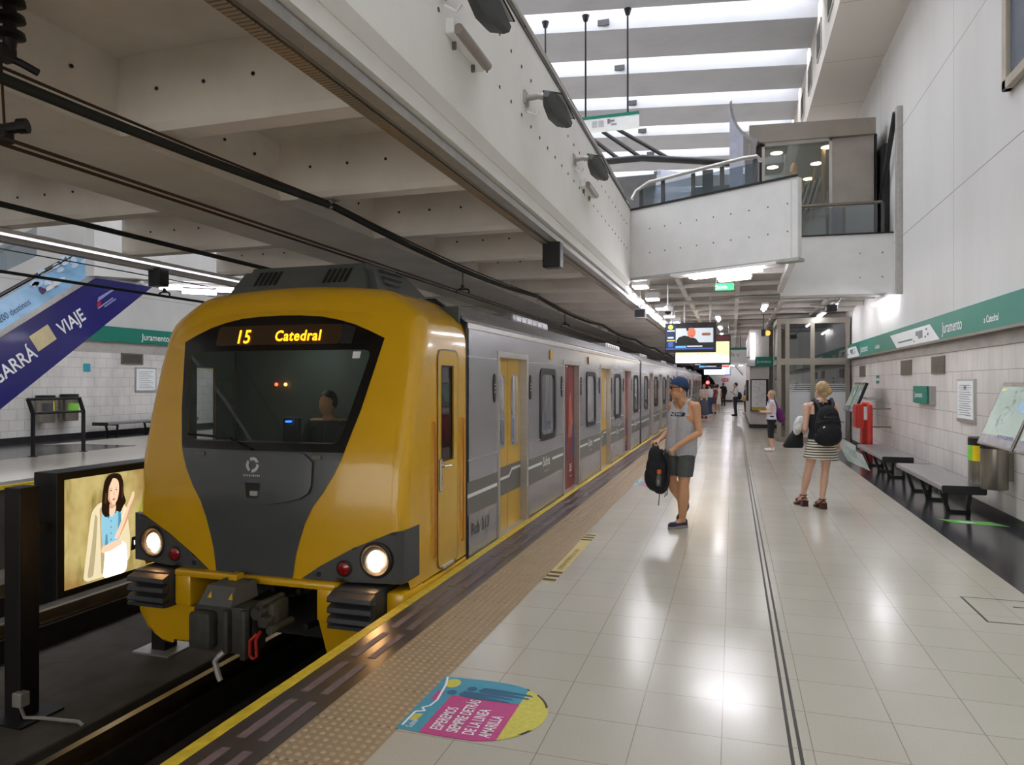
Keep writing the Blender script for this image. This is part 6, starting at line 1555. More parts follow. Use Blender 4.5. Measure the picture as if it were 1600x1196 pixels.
# ================================================================ PEOPLE
from mathutils.bvhtree import BVHTree
YAW = math.atan(345 / 1102.0)
def capsule(mb, a, b, ra, rb, n=14):
    a = Vector(a); b = Vector(b); d = b - a
    if d.length < 1e-6: d = Vector((0, 0, 1e-4))
    t = d.normalized(); u = t.orthogonal().normalized(); w_ = t.cross(u); rs = []
    for k in range(5): ph = R(-85 + k * 85 / 4); rs.append((a + t * ra * math.sin(ph), ra * math.cos(ph)))
    rs.append((a.lerp(b, .5), (ra + rb) / 2))
    for k in range(5): ph = R(k * 85 / 4); rs.append((b + t * rb * math.sin(ph), rb * math.cos(ph)))
    mb.rings([[c + (u * math.cos(2 * math.pi * i / n) + w_ * math.sin(2 * math.pi * i / n)) * r_ for i in range(n)] for c, r_ in rs])
def chain(mb, pts, rs):
    for i in range(len(pts) - 1): capsule(mb, pts[i], pts[i + 1], rs[i], rs[i + 1])
def fuse(mb, voxel, smooth=3, keep=None):
    """melt overlapping closed shapes into one continuous surface"""
    me = bpy.data.meshes.new('tmp'); me.from_pydata([tuple(v) for v in mb.v], [], mb.f); me.update()
    bm = bmesh.new(); bm.from_mesh(me); bmesh.ops.recalc_face_normals(bm, faces=bm.faces); bm.to_mesh(me); bm.free()
    ob = bpy.data.objects.new('tmp', me); COL.objects.link(ob)
    m_ = ob.modifiers.new('r', 'REMESH'); m_.mode = 'VOXEL'; m_.voxel_size = voxel
    s_ = ob.modifiers.new('s', 'SMOOTH'); s_.factor = .5; s_.iterations = smooth
    dg = bpy.context.evaluated_depsgraph_get(); dg.update()
    e = bpy.data.meshes.new_from_object(ob.evaluated_get(dg))
    out = MB(); out.v = [v.co.copy() for v in e.vertices]
    for p in e.polygons:
        if keep is None or keep(p.center): out.f.append(list(p.vertices)); out.m.append(0)
    bpy.data.objects.remove(ob); bpy.data.meshes.remove(me); bpy.data.meshes.remove(e)
    if keep is not None:
        used = sorted({i for f in out.f for i in f}); mp = {o: k for k, o in enumerate(used)}
        out.v = [out.v[i] for i in used]; out.f = [[mp[i] for i in f] for f in out.f]
    return out
SKIN = {'tan': mat('skin_tan', (204, 152, 114), .5, 0, .06, 20), 'pale': mat('skin_pale', (216, 172, 148), .5, 0, .06, 20), 'dark': mat('skin_dark', (120, 82, 62), .5, 0, .06, 20)}
FAB = {}
def fabric(name, c, var=.12):
    if name not in FAB: FAB[name] = mat('cloth_' + name, c, .85, 0, var, 26, .1)
    return FAB[name]
def hand(mb, wr, d, pn, curl=.5, L=.18, flip=1):
    """palm, four bent fingers of different length and a thumb from the side of the palm"""
    d = Vector(d).normalized(); pn = Vector(pn); pn = (pn - d * pn.dot(d)).normalized(); sd = d.cross(pn) * flip
    wr = Vector(wr); k_ = L / .18
    pc = wr + d * .05 * k_
    capsule(mb, wr, wr + d * .02 * k_, .024 * k_, .026 * k_)
    for o in (-.022, -.007, .008, .023): capsule(mb, wr + d * .02 * k_ + sd * o * .6 * k_, wr + d * .088 * k_ + sd * o * k_, .014 * k_, .0125 * k_, 10)
    for i, (o, l_) in enumerate(((-.029, .070), (-.010, .080), (.009, .075), (.027, .058))):
        b0 = wr + d * .088 * k_ + sd * o * k_
        c1 = R(70 * curl); d1 = d * math.cos(c1) + pn * math.sin(c1); p1 = b0 + d1 * l_ * .5 * k_
        c2 = R(150 * curl); d2 = d * math.cos(c2) + pn * math.sin(c2); p2 = p1 + d2 * l_ * .32 * k_
        c3 = R(200 * curl); d3 = d * math.cos(c3) + pn * math.sin(c3); p3 = p2 + d3 * l_ * .22 * k_
        chain(mb, [b0, p1, p2, p3], [.0098 * k_, .0092 * k_, .0085 * k_, .0075 * k_])
    t0 = wr + d * .03 * k_ - sd * .026 * k_; t1 = t0 + (d * .6 - sd * .55 + pn * .35).normalized() * .042 * k_; t2 = t1 + (d * .8 + pn * (.3 + .5 * curl)).normalized() * .032 * k_
    chain(mb, [t0, t1, t2], [.014 * k_, .011 * k_, .0085 * k_])
def human(J, voxel, build=1.0, facedir=None, curlL=.5, curlR=.5, pL=None, pR=None, fem=False, bust=.0, leg=1.0):
    """J: joints. returns the body mesh builder (before clothes) and the torso shapes used for clothes"""
    m = MB(); k = build
    sv = (J['shL'] - J['shR']); sv.z = 0; sv.normalize(); fv = Vector((0, 0, 1)).cross(sv) * -1   # front
    if facedir is None: facedir = fv
    J['sv'] = sv; J['fv'] = fv
    fd = Vector(facedir).normalized(); sd = Vector((0, 0, 1)).cross(fd)
    H = J['head']
    rot = Matrix((sd, fd, Vector((0, 0, 1)))).transposed()
    m.ell(H + Vector((0, 0, .025)), .074, .094, .098, 18, 12, rot)                     # skull
    m.ell(H + fd * .022 - Vector((0, 0, .052)), .057, .068, .064, 16, 10, rot)         # jaw
    m.ell(H + fd * .078 - Vector((0, 0, .098)) + fd * -.012, .024, .02, .018, 10, 8, rot)  # chin
    capsule(m, H + fd * .088 + Vector((0, 0, .012)), H + fd * .106 - Vector((0, 0, .026)), .009, .014, 8)   # nose
    m.ell(H + fd * .083 - Vector((0, 0, .055)), .024, .012, .012, 10, 6, rot)          # lips
    for s_ in (-1, 1): m.ell(H + sd * .076 * s_ - fd * .01 - Vector((0, 0, .01)), .012, .022, .032, 8, 6, rot)  # ears
    capsule(m, J['neck'] - Vector((0, 0, .03)), H - Vector((0, 0, .05)) - fd * .012, .052 * k, .05 * k)
    sh = (J['shL'] + J['shR']) / 2
    tors = []
    tors.append((J['shL'], J['shR'], .056 * k, .056 * k))
    tors.append((J['shL'].lerp(J['neck'], .35), J['neck'] + Vector((0, 0, .01)), .05 * k, .05 * k)); tors.append((J['shR'].lerp(J['neck'], .35), J['neck'] + Vector((0, 0, .01)), .05 * k, .05 * k))
    ch = J['chest']
    for o in (-.075, .075): tors.append((ch + sv * o, sh + sv * o * 1.1 - Vector((0, 0, .04)), .108 * k, .085 * k))
    wa = J['waist']; pe = J['pelvis']
    for o in (-.055, .055): tors.append((wa + sv * o, ch + sv * o * 1.3, (.098 if fem else .105) * k, .108 * k))
    for o in (-.07, .07): tors.append((pe + sv * o - Vector((0, 0, .02)), wa + sv * o * .8, .115 * k, (.095 if fem else .104) * k))
    if bust:
        for o in (-.075, .075): tors.append((ch + sv * o + fv * .06, ch + sv * o + fv * .075, bust, bust * .9))
    for t_ in tors: capsule(m, *t_)
    for S_ in 'LR':
        sgn = 1 if S_ == 'L' else -1
        chain(m, [J['sh' + S_], J['sh' + S_].lerp(J['el' + S_], .35), J['el' + S_], J['el' + S_].lerp(J['wr' + S_], .3), J['wr' + S_]], [.056 * k, .048 * k, .038 * k, .040 * k, .026 * k])
        d_ = (J['wr' + S_] - J['el' + S_])
        hd = J.get('hd' + S_, d_)
        hand(m, J['wr' + S_], hd, (pL if S_ == 'L' else pR) or (sv * -sgn), curlL if S_ == 'L' else curlR, .18 * (1 if not fem else .92), sgn)
        hp = J['hip' + S_]; kn = J['kn' + S_]; an = J['an' + S_]
        chain(m, [hp, hp.lerp(kn, .4), kn, kn.lerp(an, .32), an], [.088 * k * leg, .078 * k * leg, .054 * k * leg, .060 * k * leg * leg, .036 * k])
        to = J['toe' + S_]; f_ = (to - an); he = J.get('heel' + S_, an - Vector((0, 0, an.z - .03)) * .8)
        capsule(m, an, he + Vector((0, 0, .01)), .036, .03); capsule(m, he, to, .03, .026); capsule(m, an, to, .034, .024)
    return m, tors
def V(*a): return Vector(a)
def limb_sleeve(mb, pts, rs): chain(mb, pts, rs)
def shoe(mb, he, to, top, w_=.045, sole=.0):
    he = Vector(he); to = Vector(to); capsule(mb, he, to, w_ * .85, w_); capsule(mb, he + V(0, 0, .02), he.lerp(to, .5) + V(0, 0, .03), w_ * .8, w_ * .7); capsule(mb, he + V(0, 0, top), he + V(0, 0, .02), w_ * .8, w_ * .85)
def place(t, X, Y, rz): t.location = (X, Y, 0); t.rotation_euler = (0, 0, rz)

# ---------------------------------------------------------------- the standing man with cap (camera aligned axes: x right, y away)
t = thing('person', 'man in grey vest, dark shorts and blue cap, holding a black backpack', 'person')
J = dict(head=V(.012, .02, 1.605), neck=V(.05, .03, 1.46), shL=V(.175, -.10, 1.405), shR=V(-.035, .17, 1.40), chest=V(.05, .03, 1.26), waist=V(.045, .04, 1.05), pelvis=V(.04, .05, .90),
         elL=V(.20, -.16, 1.11), wrL=V(-.05, -.14, .955), elR=V(-.04, .22, 1.12), wrR=V(-.20, .10, 1.005), hdL=V(-.08, .0, -.06), hdR=V(-.09, -.04, -.02),
         hipL=V(.085, -.02, .86), hipR=V(-.035, .12, .86), knL=V(.045, -.06, .50), anL=V(.045, .0, .09), toeL=V(-.095, -.07, .035), heelL=V(.075, .02, .045),
         knR=V(-.06, .10, .535), anR=V(.165, .46, .20), toeR=V(.11, .40, .035), heelR=V(.215, .50, .16))
FD = V(-1, .12, -.04)
m, tors = human(J, .007, 1.0, FD, .75, .75, pL=V(0, .3, -1), pR=V(.2, .2, -1), leg=1.1)
body = fuse(m, .0065, 3).build('body', SKIN['tan'], t, smooth='all')
# vest
vm = MB()
for a_, b_, ra, rb in tors: capsule(vm, a_, b_, ra + .014, rb + .014)
for o in (-.07, .07): capsule(vm, J['pelvis'] + J['sv'] * o + V(0, 0, .0), J['waist'] + J['sv'] * o, .132, .122)
sv, fv = J['sv'], J['fv']
def vest_keep(c):
    q = c - J['neck']; s_ = q.dot(sv); f_ = q.dot(fv)
    if c.z < .835: return False
    if c.z > 1.30:
        if abs(s_) > .128 + max(0, 1.36 - c.z) * .6: return False
        if c.z > (1.365 if f_ > 0 else 1.41) + (s_ / .085) ** 2 * .075: return False
    elif c.z > 1.17 and abs(s_) > .125 + (1.30 - c.z) * .6: return False
    return True
vest = fuse(vm, .0065, 4, vest_keep)
vb = vest.build('vest', fabric('grey_vest', (182, 182, 188), .1), t, smooth='all')
bvh = BVHTree.FromPolygons([tuple(v) for v in vest.v], vest.f)
pr = MB(); grid = []
ctr = J['chest'] + V(0, 0, .055)
for j in range(4):
    row = []
    for i in range(13):
        o = ctr + sv * (.10 - .2 * i / 12 + .02) + V(0, 0, -.022 + .044 * j / 3) + fv * .5
        h_ = bvh.ray_cast(o, -fv); row.append((h_[0] if h_[0] else o - fv * .36) + fv * .004)
    grid.append(row)
for j in range(3):
    for i in range(12): pr.add([grid[j][i], grid[j][i + 1], grid[j + 1][i + 1], grid[j + 1][i]], [(0, 1, 2, 3)])
pb = pr.build('chest_print', M['black'], vb)
tx = text_mb('NEWAY', .045, (0, 0, 0), (1, 0, 0), (0, 1, 0), 1.0, 0); lt = MB()
def on_chest(p):
    o = ctr + sv * (p.x - .075) + V(0, 0, -.016 + p.y) + fv * .5; h_ = bvh.ray_cast(o, -fv); return (h_[0] if h_[0] else o - fv * .36) + fv * .007
lt.join(tx, on_chest); lt.build('lettering', M['white'], pb)
# shorts
sm = MB()
for o in (-.07, .07): capsule(sm, J['pelvis'] + sv * o + V(0, 0, -.02), J['pelvis'] + sv * o + V(0, 0, .05), .128, .12)
for S_ in 'LR': chain(sm, [J['hip' + S_], J['hip' + S_].lerp(J['kn' + S_], .45), J['hip' + S_].lerp(J['kn' + S_], .86)], [.108, .104, .092])
zc = {'L': .585, 'R': .585}
fuse(sm, .0065, 3, lambda c: c.z > .60 and c.z < .93).build('shorts', fabric('dark_shorts', (82, 86, 84), .12), t, smooth='all')
# cap, hair, sunglasses
H = J['head']; fdn = FD.normalized(); sdn = V(0, 0, 1).cross(fdn).normalized(); rot = Matrix((sdn, fdn, V(0, 0, 1))).transposed()
hm = MB(); hm.ell(H + V(0, 0, .02) - fdn * .012, .083, .102, .108, 18, 12, rot)
fuse(hm, .006, 2, lambda c: (c - H).dot(fdn) < .045 - max(0, (.05 - (c - H).z)) * 1.6 and (c - H).z > -.055).build('hair', mat('hair_dark', (34, 28, 24), .7), t, smooth='all')
hm = MB(); hm.ell(H + V(0, 0, .035) - fdn * .004, .09, .11, .112, 20, 14, rot)
cap = fuse(hm, .006, 3, lambda c: (c - H).z > .034 + (c - H).dot(fdn) * .25).build('cap', fabric('blue_cap', (38, 62, 100), .2), t, smooth='all')
br = MB(); br.rings([[H - fdn * (.07 + .075 * math.sin(R(a_))) + sdn * .082 * math.cos(R(a_)) + V(0, 0, .02 - .028 * math.sin(R(a_)) + dz) for a_ in range(0, 181, 15)] for dz in (0, .007)], True)
br.build('cap_brim', fabric('teal_brim', (34, 70, 78), .15), cap)
gm = MB()
for s_ in (-1, 1): gm.obox(H + fdn * .092 + sdn * .034 * s_ + V(0, 0, .018), sdn * .027, fdn * .006, (0, 0, .019), .005); gm.obox(H + fdn * .05 + sdn * .078 * s_ + V(0, 0, .022), sdn * .002, fdn * .05, (0, 0, .004))
gm.build('sunglasses', M['rubber'], t)
for S_ in 'LR':
    s2 = MB(); shoe(s2, J['heel' + S_] + V(0, 0, -.005), J['toe' + S_], .035, .043); 
    so = fuse(s2, .006, 2, lambda c, S_=S_: True if S_ == 'R' else c.z > .028).build('shoe', fabric('navy_clog', (48, 52, 78)), t, smooth='all')
    s2 = MB(); n_ = [J['heel' + S_] + V(0, 0, -.028), J['toe' + S_] + V(0, 0, -.022)]; capsule(s2, n_[0] if S_ == 'L' else J['heelR'] + V(.02, .02, -.02), n_[1] if S_ == 'L' else J['toeR'] + V(.015, .01, -.012), .044, .046)
    q = fuse(s2, .006, 2, lambda c: c.z < .034 and c.z > -.001) if S_ == 'L' else fuse(s2, .006, 2, lambda c: False)
    if S_ == 'L': q.build('sole', fabric('grey_sole', (150, 140, 132)), so, smooth='all')
MX, MY = -.60, 8.36
place(t, MX, MY, YAW)
# backpack in his hand
def back_pack(label, m, w_, d_, h_, name='backpack'):
    return thing(name, label, 'backpack')
t = thing('backpack', 'black backpack hanging from the hand of the man in the blue cap', 'backpack')
bm_ = MB(); bc = V(-.245, .02, .67); tl_ = Matrix.Rotation(R(-10), 3, 'Y')
bm_.ell(bc + V(.01, 0, -.05), .135, .11, .24, 18, 14, tl_); bm_.ell(bc + V(-.0, 0, .08), .10, .09, .20, 16, 12, tl_); bm_.ell(bc + V(-.05, -.02, -.10), .10, .09, .15, 14, 10, tl_); bm_.ell(bc + V(.06, .0, -.12), .09, .10, .14, 14, 10)
fuse(bm_, .008, 4).build('bag', fabric('black_nylon', (24, 24, 28), .3), t, smooth='all')
MB().tube([V(-.285, .03, .90), V(-.283, .04, .96), V(-.265, .05, .985), V(-.245, .05, .975), V(-.225, .04, .92), V(-.215, .03, .88)], .012, 8).build('top_loop', M['rubber'], t, smooth=True)
MB().tube([V(-.20, .0, .90), V(-.15, -.06, .86), V(-.13, -.09, .70), V(-.14, -.08, .55), V(-.17, -.04, .45)], .018, 8).build('shoulder_strap', M['rubber'], t, smooth=True)
for (x, l_) in ((-.225, .20), (-.155, .1), (-.135, .08)): MB().tube([V(x, -.03, .46), V(x - .004, -.03, .42 - l_ * .4), V(x - .012, -.03, .46 - l_)], .005, 6).build('strap_end', M['rubber'], t)
bt = MB().lathe(V(-.25, -.115, .63), (0.05, .0, 1), [(-.13, .03), (-.02, .03), (.005, .02), (.012, .02)], 14).build('bottle', M['clear'], t, smooth=30); MB().lathe(V(-.249, -.115, .64), (.05, 0, 1), [(0, .024), (.035, .024), (.045, .018)], 12).build('bottle_cap', mat('bottle_cap_orange', (222, 96, 30), .4), bt)
MB().obox(V(-.335, -.06, .60), (.004, .0, .012), (0, .006, 0), (.01, 0, .035)).build('tag', mat('tag_grey', (150, 130, 124), .6), t)
place(t, MX, MY, YAW)

# ---------------------------------------------------------------- woman walking away with backpack and striped skirt
t = thing('person', 'blonde woman seen from behind in black top and striped skirt, walking away', 'person')
J = dict(head=V(.075, .02, 1.575), neck=V(.065, .0, 1.435), shL=V(-.125, .02, 1.36), shR=V(.235, .0, 1.36), chest=V(.06, .02, 1.22), waist=V(.06, .01, 1.04), pelvis=V(.06, .01, .90),
         elL=V(-.165, -.02, 1.06), wrL=V(-.12, .2, .98), elR=V(.275, -.03, 1.08), wrR=V(.30, .03, .865), hdR=V(.03, .02, -.1), hdL=V(.03, .1, -.02),
         hipL=V(-.02, .01, .86), hipR=V(.14, .01, .86), knL=V(-.095, .05, .50), anL=V(-.11, .18, .16), toeL=V(-.14, .32, .05), heelL=V(-.11, .15, .10),
         knR=V(.11, .01, .49), anR=V(.055, -.03, .135), toeR=V(.05, .10, .045), heelR=V(.055, -.05, .085))
# left of the picture is her left side; she faces away (+y)
m, tors = human(J, .007, .9, V(-.15, 1, 0), .6, .7, fem=True)
body = fuse(m, .0065, 3).build('body', SKIN['pale'], t, smooth='all')
sv = J['sv']; vm = MB()
for a_, b_, ra, rb in tors: capsule(vm, a_, b_, ra + .012, rb + .012)
def top_keep(c):
    s_ = abs((c - J['neck']).dot(sv))
    if c.z < .93: return False
    if c.z > 1.26 and s_ > .125: return False
    if c.z > 1.415 and s_ < .06: return False
    return c.z < 1.45
fuse(vm, .0065, 3, top_keep).build('tank_top', fabric('black_top', (30, 30, 34)), t, smooth='all')
sk = MB(); rs = []
for z, rx, ry in ((1.0, .145, .115), (.92, .165, .135), (.8, .195, .15), (.70, .22, .165), (.655, .232, .17)):
    rs.append([V(.062 + rx * math.cos(R(a_)) * (1 + .02 * math.cos(R(a_ * 6))), .01 + ry * math.sin(R(a_)) * (1 + .03 * math.cos(R(a_ * 5))), z + .02 * math.cos(R(a_)) * -1 * (1 - (z - .655) / .4)) for a_ in range(0, 360, 8)])
sk.rings(rs, False)
mm, nt, b = newmat('striped_skirt')
v = swz(nt, 'XYZ'); sp_ = nt.nodes.new('ShaderNodeSeparateXYZ'); nt.links.new(v, sp_.inputs[0])
ma = nt.nodes.new('ShaderNodeMath'); ma.operation = 'MULTIPLY'; nt.links.new(sp_.outputs[2], ma.inputs[0]); ma.inputs[1].default_value = 1 / .034
mb_ = nt.nodes.new('ShaderNodeMath'); mb_.operation = 'FRACT'; nt.links.new(ma.outputs[0], mb_.inputs[0])
nt.links.new(ramp(nt, mb_.outputs[0], .36, .44, lin((44, 44, 46)), lin((222, 216, 198))), b.inputs['Base Color']); b.inputs['Roughness'].default_value = .85
sk.build('skirt', mm, t, smooth='all')
H = J['head']; fdn = V(-.15, 1, 0).normalized(); sdn = V(0, 0, 1).cross(fdn); rot = Matrix((sdn, fdn, V(0, 0, 1))).transposed()
M['blonde'] = mat('hair_blonde', (176, 148, 104), .6, 0, .4, 30, .1, stretch=(1, 1, .4))
hm = MB(); hm.ell(H + V(0, 0, .02) - fdn * .012, .085, .105, .108, 18, 12, rot); hm.ell(H + V(.055, -.075, -.01), .05, .045, .055, 14, 10); hm.ell(H + V(.0, -.08, -.05), .05, .03, .05, 12, 8)
fuse(hm, .006, 2, lambda c: (c - H).dot(fdn) < .05 - max(0, .03 - (c - H).z) * 1.2 and (c - H).z > -.1).build('hair', M['blonde'], t, smooth='all')
M['brown_leather'] = mat('sandal_brown', (78, 40, 34), .4, 0, .15, 20)
for S_, dx in (('L', -1), ('R', 1)):
    he, to = J['heel' + S_], J['toe' + S_]
    s2 = MB(); s2.prism([(he.x - .04, 0), (he.x + .04, 0), (he.x + .036, .075), (he.x - .036, .075)], he.y - .045, he.y + .03, 'XZ')
    d_ = (to - he); L_ = V(d_.x, d_.y, 0).normalized(); n_ = V(-L_.y, L_.x, 0)
    s2.rings([[he + L_ * q + n_ * w_ * sx + V(0, 0, z - he.z + dz) for sx, dz in ((-1, -.02), (1, -.02), (1, 0), (-1, 0))] for q, w_, z in ((-.05, .034, .082), (.03, .036, .078), (.12, .044, .03), (.19, .04, .025), (.225, .02, .025))])
    s2.tube([J['an' + S_] + V(.042 * math.cos(R(a_)), -.005 + .042 * math.sin(R(a_)), -.01) for a_ in range(0, 361, 30)], .009, 6)
    s2.tube([he + n_ * .036 + V(0, 0, 0), he + V(0, -.035, .03), he - n_ * .036], .012, 6)
    s2.tube([he + L_ * .13 + n_ * .045 + V(0, 0, -.04), he + L_ * .12 + V(0, 0, .01), he + L_ * .13 - n_ * .045 + V(0, 0, -.04)], .016, 6)
    z0_ = min(v.z for v in s2.v)
    s2.v = [v - V(0, 0, z0_) for v in s2.v] if S_ == 'R' else [v - V(0, 0, z0_ - .0) for v in s2.v]
    s2.build('sandal', M['brown_leather'], t, smooth=30)
WX, WY = 1.075, 10.22
place(t, WX, WY, YAW)
t = thing('backpack', 'black backpack on the back of the woman in the striped skirt', 'backpack')
bm_ = MB(); bc = V(.055, -.20, 1.10)
for (dx, dy, dz, rx, ry, rz) in ((0, .0, .0, .175, .09, .24), (0, .0, .12, .15, .085, .16), (0, -.05, -.09, .16, .08, .15), (.0, .0, -.14, .185, .09, .12)): bm_.ell(bc + V(dx, dy, dz), rx, ry, rz, 18, 12)
fuse(bm_, .009, 4).build('bag', fabric('black_nylon', (24, 24, 28), .3), t, smooth='all')
for s_ in (-1, 1): MB().tube([V(.065 + .07 * s_, -.13, 1.30), V(.065 + .10 * s_, -.115, 1.40), V(.065 + .115 * s_, -.03, 1.455), V(.065 + .12 * s_, .08, 1.40), V(.065 + .13 * s_, .13, 1.2)], .024, 8).build('shoulder_strap', fabric('strap_grey', (62, 62, 72)), t, smooth=True)
MB().tube([V(.0, -.27, 1.26), V(.03, -.29, 1.29), V(.09, -.29, 1.29), V(.12, -.27, 1.26)], .008, 6).build('top_loop', M['rubber'], t)
strokes_mb((-.03, -.288, 1.215), (1, 0, 0), (0, .25, 1), .17, .035, 8, .0).build('lettering', fabric('strap_grey', (62, 62, 72)), t)
p = MB().tube([V(-.12 + .35 * k / 8, -.275 - .02 * math.sin(R(k * 22)), 1.16 + .03 * math.sin(R(k * 22))) for k in range(9)], .005, 6); p.build('zip', M['rubber'], t); MB().obox(V(-.04, -.305, 1.10), (.012, 0, .006), (0, .004, 0), (-.003, 0, .008)).build('badge', M['white'], t)
place(t, WX, WY, YAW)
t = thing('folded_map', 'pale folded paper map in the right hand of the woman in the striped skirt', 'map')
p = MB(); o_ = V(.335, .05, .80)
g_ = [[o_ + V(-.02 + .11 * i, .03 * (i % 2) + .01 * j, .06 - .05 * i - .115 * j + .0) + V(.06 * j, 0, 0) for i in range(4)] for j in range(3)]
for j in range(2):
    for i in range(3): p.mi((i + j) % 2).add([g_[j][i], g_[j][i + 1], g_[j + 1][i + 1], g_[j + 1][i]], [(0, 1, 2, 3)])
p.build('sheet', [mat('map_paper', (206, 216, 216), .7, 0, .1, 14), mat('map_paper_print', (186, 202, 198), .7, 0, .2, 18)], t); MB().add([g_[0][0] + V(-.01, -.01, 0), g_[0][2] + V(0, -.012, .0), g_[0][2] + V(.0, -.02, .07), g_[0][0] + V(.02, -.02, .08)], [(0, 1, 2, 3)]).build('flap', MATS['map_paper'], t)
place(t, WX, WY, YAW)
t = thing('tote_bag', 'black tote bag on the left arm of the woman in the striped skirt', 'bag')
p = MB(); p.rings([[V(-.24 + w_ * math.cos(R(a_)) - dx, .12 + .07 * math.sin(R(a_)), z) for a_ in range(0, 360, 24)] for z, w_, dx in ((.80, .125, .03), (.83, .14, .03), (.92, .11, .01), (1.03, .07, -.03))]); p.build('bag', fabric('black_tote', (28, 28, 30)), t, smooth=40)
MB().tube([V(-.25, .12, 1.0), V(-.2, .1, 1.07), V(-.16, .06, 1.075), V(-.14, .12, 1.0)], .012, 6).build('handle', M['rubber'], t, smooth=True)
place(t, WX, WY, YAW)
t = thing('rolled_jacket', 'white and grey rolled cloth over the left forearm of the striped skirt woman', 'cloth')
p = MB(); p.ell(V(-.225, .06, 1.10), .06, .08, .135, 16, 12, Matrix.Rotation(R(14), 3, 'Y')); p.ell(V(-.19, .08, 1.17), .06, .08, .06, 12, 8); fuse(p, .008, 3).build('cloth', mat('jacket_white', (214, 212, 210), .8, 0, .35, 16), t, smooth='all')
place(t, WX, WY, YAW)

# ---------------------------------------------------------------- standing people, simpler
def stand(label, X, Y, rz, h, skin, hair, top, topc, low, lowc, shoes, long_hair=False, sleeves=.4, legs=.95, fem=False, armL=None, armR=None, skirt=None, voxel=.014, k=.92, feet=0):
    t = thing('person', label, 'person'); f = h / 1.72
    J = dict(head=V(0, .0, 1.585), neck=V(0, 0, 1.44), shL=V(-.165, 0, 1.37), shR=V(.165, 0, 1.37), chest=V(0, 0, 1.22), waist=V(0, 0, 1.04), pelvis=V(0, 0, .9),
             elL=V(-.22, -.03, 1.09), wrL=V(-.2, .07, .86), elR=V(.22, -.03, 1.09), wrR=V(.2, .07, .86), hipL=V(-.08, 0, .86), hipR=V(.08, 0, .86),
             knL=V(-.085, .02, .49), anL=V(-.09, -.02, .09), toeL=V(-.11, .14, .035), knR=V(.085, .02, .49), anR=V(.09, -.02, .09), toeR=V(.11, .14, .035), heelL=V(-.09, -.05, .04), heelR=V(.09, -.05, .04))
    if armL: J['elL'], J['wrL'] = armL
    if armR: J['elR'], J['wrR'] = armR
    # swap sides so that front is +y with left at -x
    m, tors = human(J, voxel, k, V(0, 1, 0), fem=fem, bust=.055 if fem else 0)
    sc = lambda mb: (setattr(mb, 'v', [v * f for v in mb.v]), mb)[1]
    sc(fuse(m, voxel * .8, 2)).build('body', SKIN[skin], t, smooth='all')
    vm = MB()
    for a_, b_, ra, rb in tors: capsule(vm, a_, b_, ra + .016, rb + .016)
    if sleeves:
        for S_ in 'LR':
            e = J['sh' + S_].lerp(J['el' + S_], min(1, sleeves * 2)); chain(vm, [J['sh' + S_], e], [.068, .058])
            if sleeves > .5: chain(vm, [e, J['el' + S_].lerp(J['wr' + S_], min(1, sleeves * 2 - 1))], [.056, .042])
    sc(fuse(vm, voxel * .8, 2, lambda c: c.z > .9 and c.z < 1.45 and not (c.z > 1.40 and abs(c.x) < .05))).build(top, topc, t, smooth='all')
    lm = MB()
    if skirt:
        rs = [[V(rx * math.cos(R(a_)), ry * math.sin(R(a_)), z) for a_ in range(0, 360, 15)] for z, rx, ry in ((1.0, .15, .12), (.85, .18, .15), (skirt, .22, .17))]; lm.rings(rs, False); sc(lm).build(low, lowc, t, smooth='all')
    else:
        for o in (-.07, .07): capsule(lm, V(o, 0, .88), V(o, 0, .96), .126, .118)
        for S_ in 'LR': chain(lm, [J['hip' + S_], J['kn' + S_], J['kn' + S_].lerp(J['an' + S_], 1)], [.10, .072, .056])
        zl = .9 * (1 - legs)
        sc(fuse(lm, voxel * .8, 2, lambda c: c.z > zl + .03 and c.z < 1.0)).build(low, lowc, t, smooth='all')
    H = J['head']; hm = MB(); hm.ell(H + V(0, -.012, .022), .088, .108, .11, 16, 12)
    if long_hair: hm.ell(H + V(0, -.06, -.12), .085, .05, .17, 14, 10)
    sc(fuse(hm, voxel * .8, 2, lambda c: (c - H).y < .045 - max(0, .03 - (c - H).z) * 1.3 and (c - H).z > (-.3 if long_hair else -.06))).build('hair', hair, t, smooth='all')
    for S_ in 'LR': s2 = MB(); shoe(s2, J['heel' + S_], J['toe' + S_] + V(0, 0, .005), .05, .045); sc(fuse(s2, .012, 2, lambda c: c.z > .0)).build('shoe', shoes, t, smooth='all')
    place(t, X, Y, rz); return t
blk = mat('hair_black', (30, 26, 24), .6); brn = mat('hair_brown', (74, 52, 40), .6)
FW = V(0, .3, 0)
stand('blonde woman in white top and black leggings with a purple backpack by the lift', .90, 18.35, R(90) + YAW * .3, 1.50, 'pale', M['blonde'], 'top', fabric('white_top', (216, 220, 232)), 'leggings', fabric('black_leggings', (30, 30, 32)), fabric('white_shoes', (232, 232, 232)), sleeves=0, legs=.62, fem=True, voxel=.012, k=1.02,
      armL=(V(-.21, .03, 1.10), V(-.09, .24, 1.10)), armR=(V(.21, .03, 1.10), V(.06, .25, 1.12)))
t = thing('backpack', 'purple backpack on the back of the blonde woman by the lift', 'backpack')
p = MB(); p.ell(V(0, -.23, 1.02), .13, .10, .20, 16, 12); p.ell(V(0, -.26, .92), .14, .11, .12, 14, 10); p.v = [v * .872 for v in p.v]; fuse(p, .012, 3).build('bag', fabric('purple', (96, 30, 96), .15), t, smooth='all')
for s_ in (-1, 1): p = MB().tube([V(.09 * s_, -.17, 1.15), V(.10 * s_, -.1, 1.40), V(.11 * s_, .0, 1.46), V(.11 * s_, .1, 1.36)], .018, 6); p.v = [v * .872 for v in p.v]; p.build('shoulder_strap', fabric('purple', (96, 30, 96)), t)
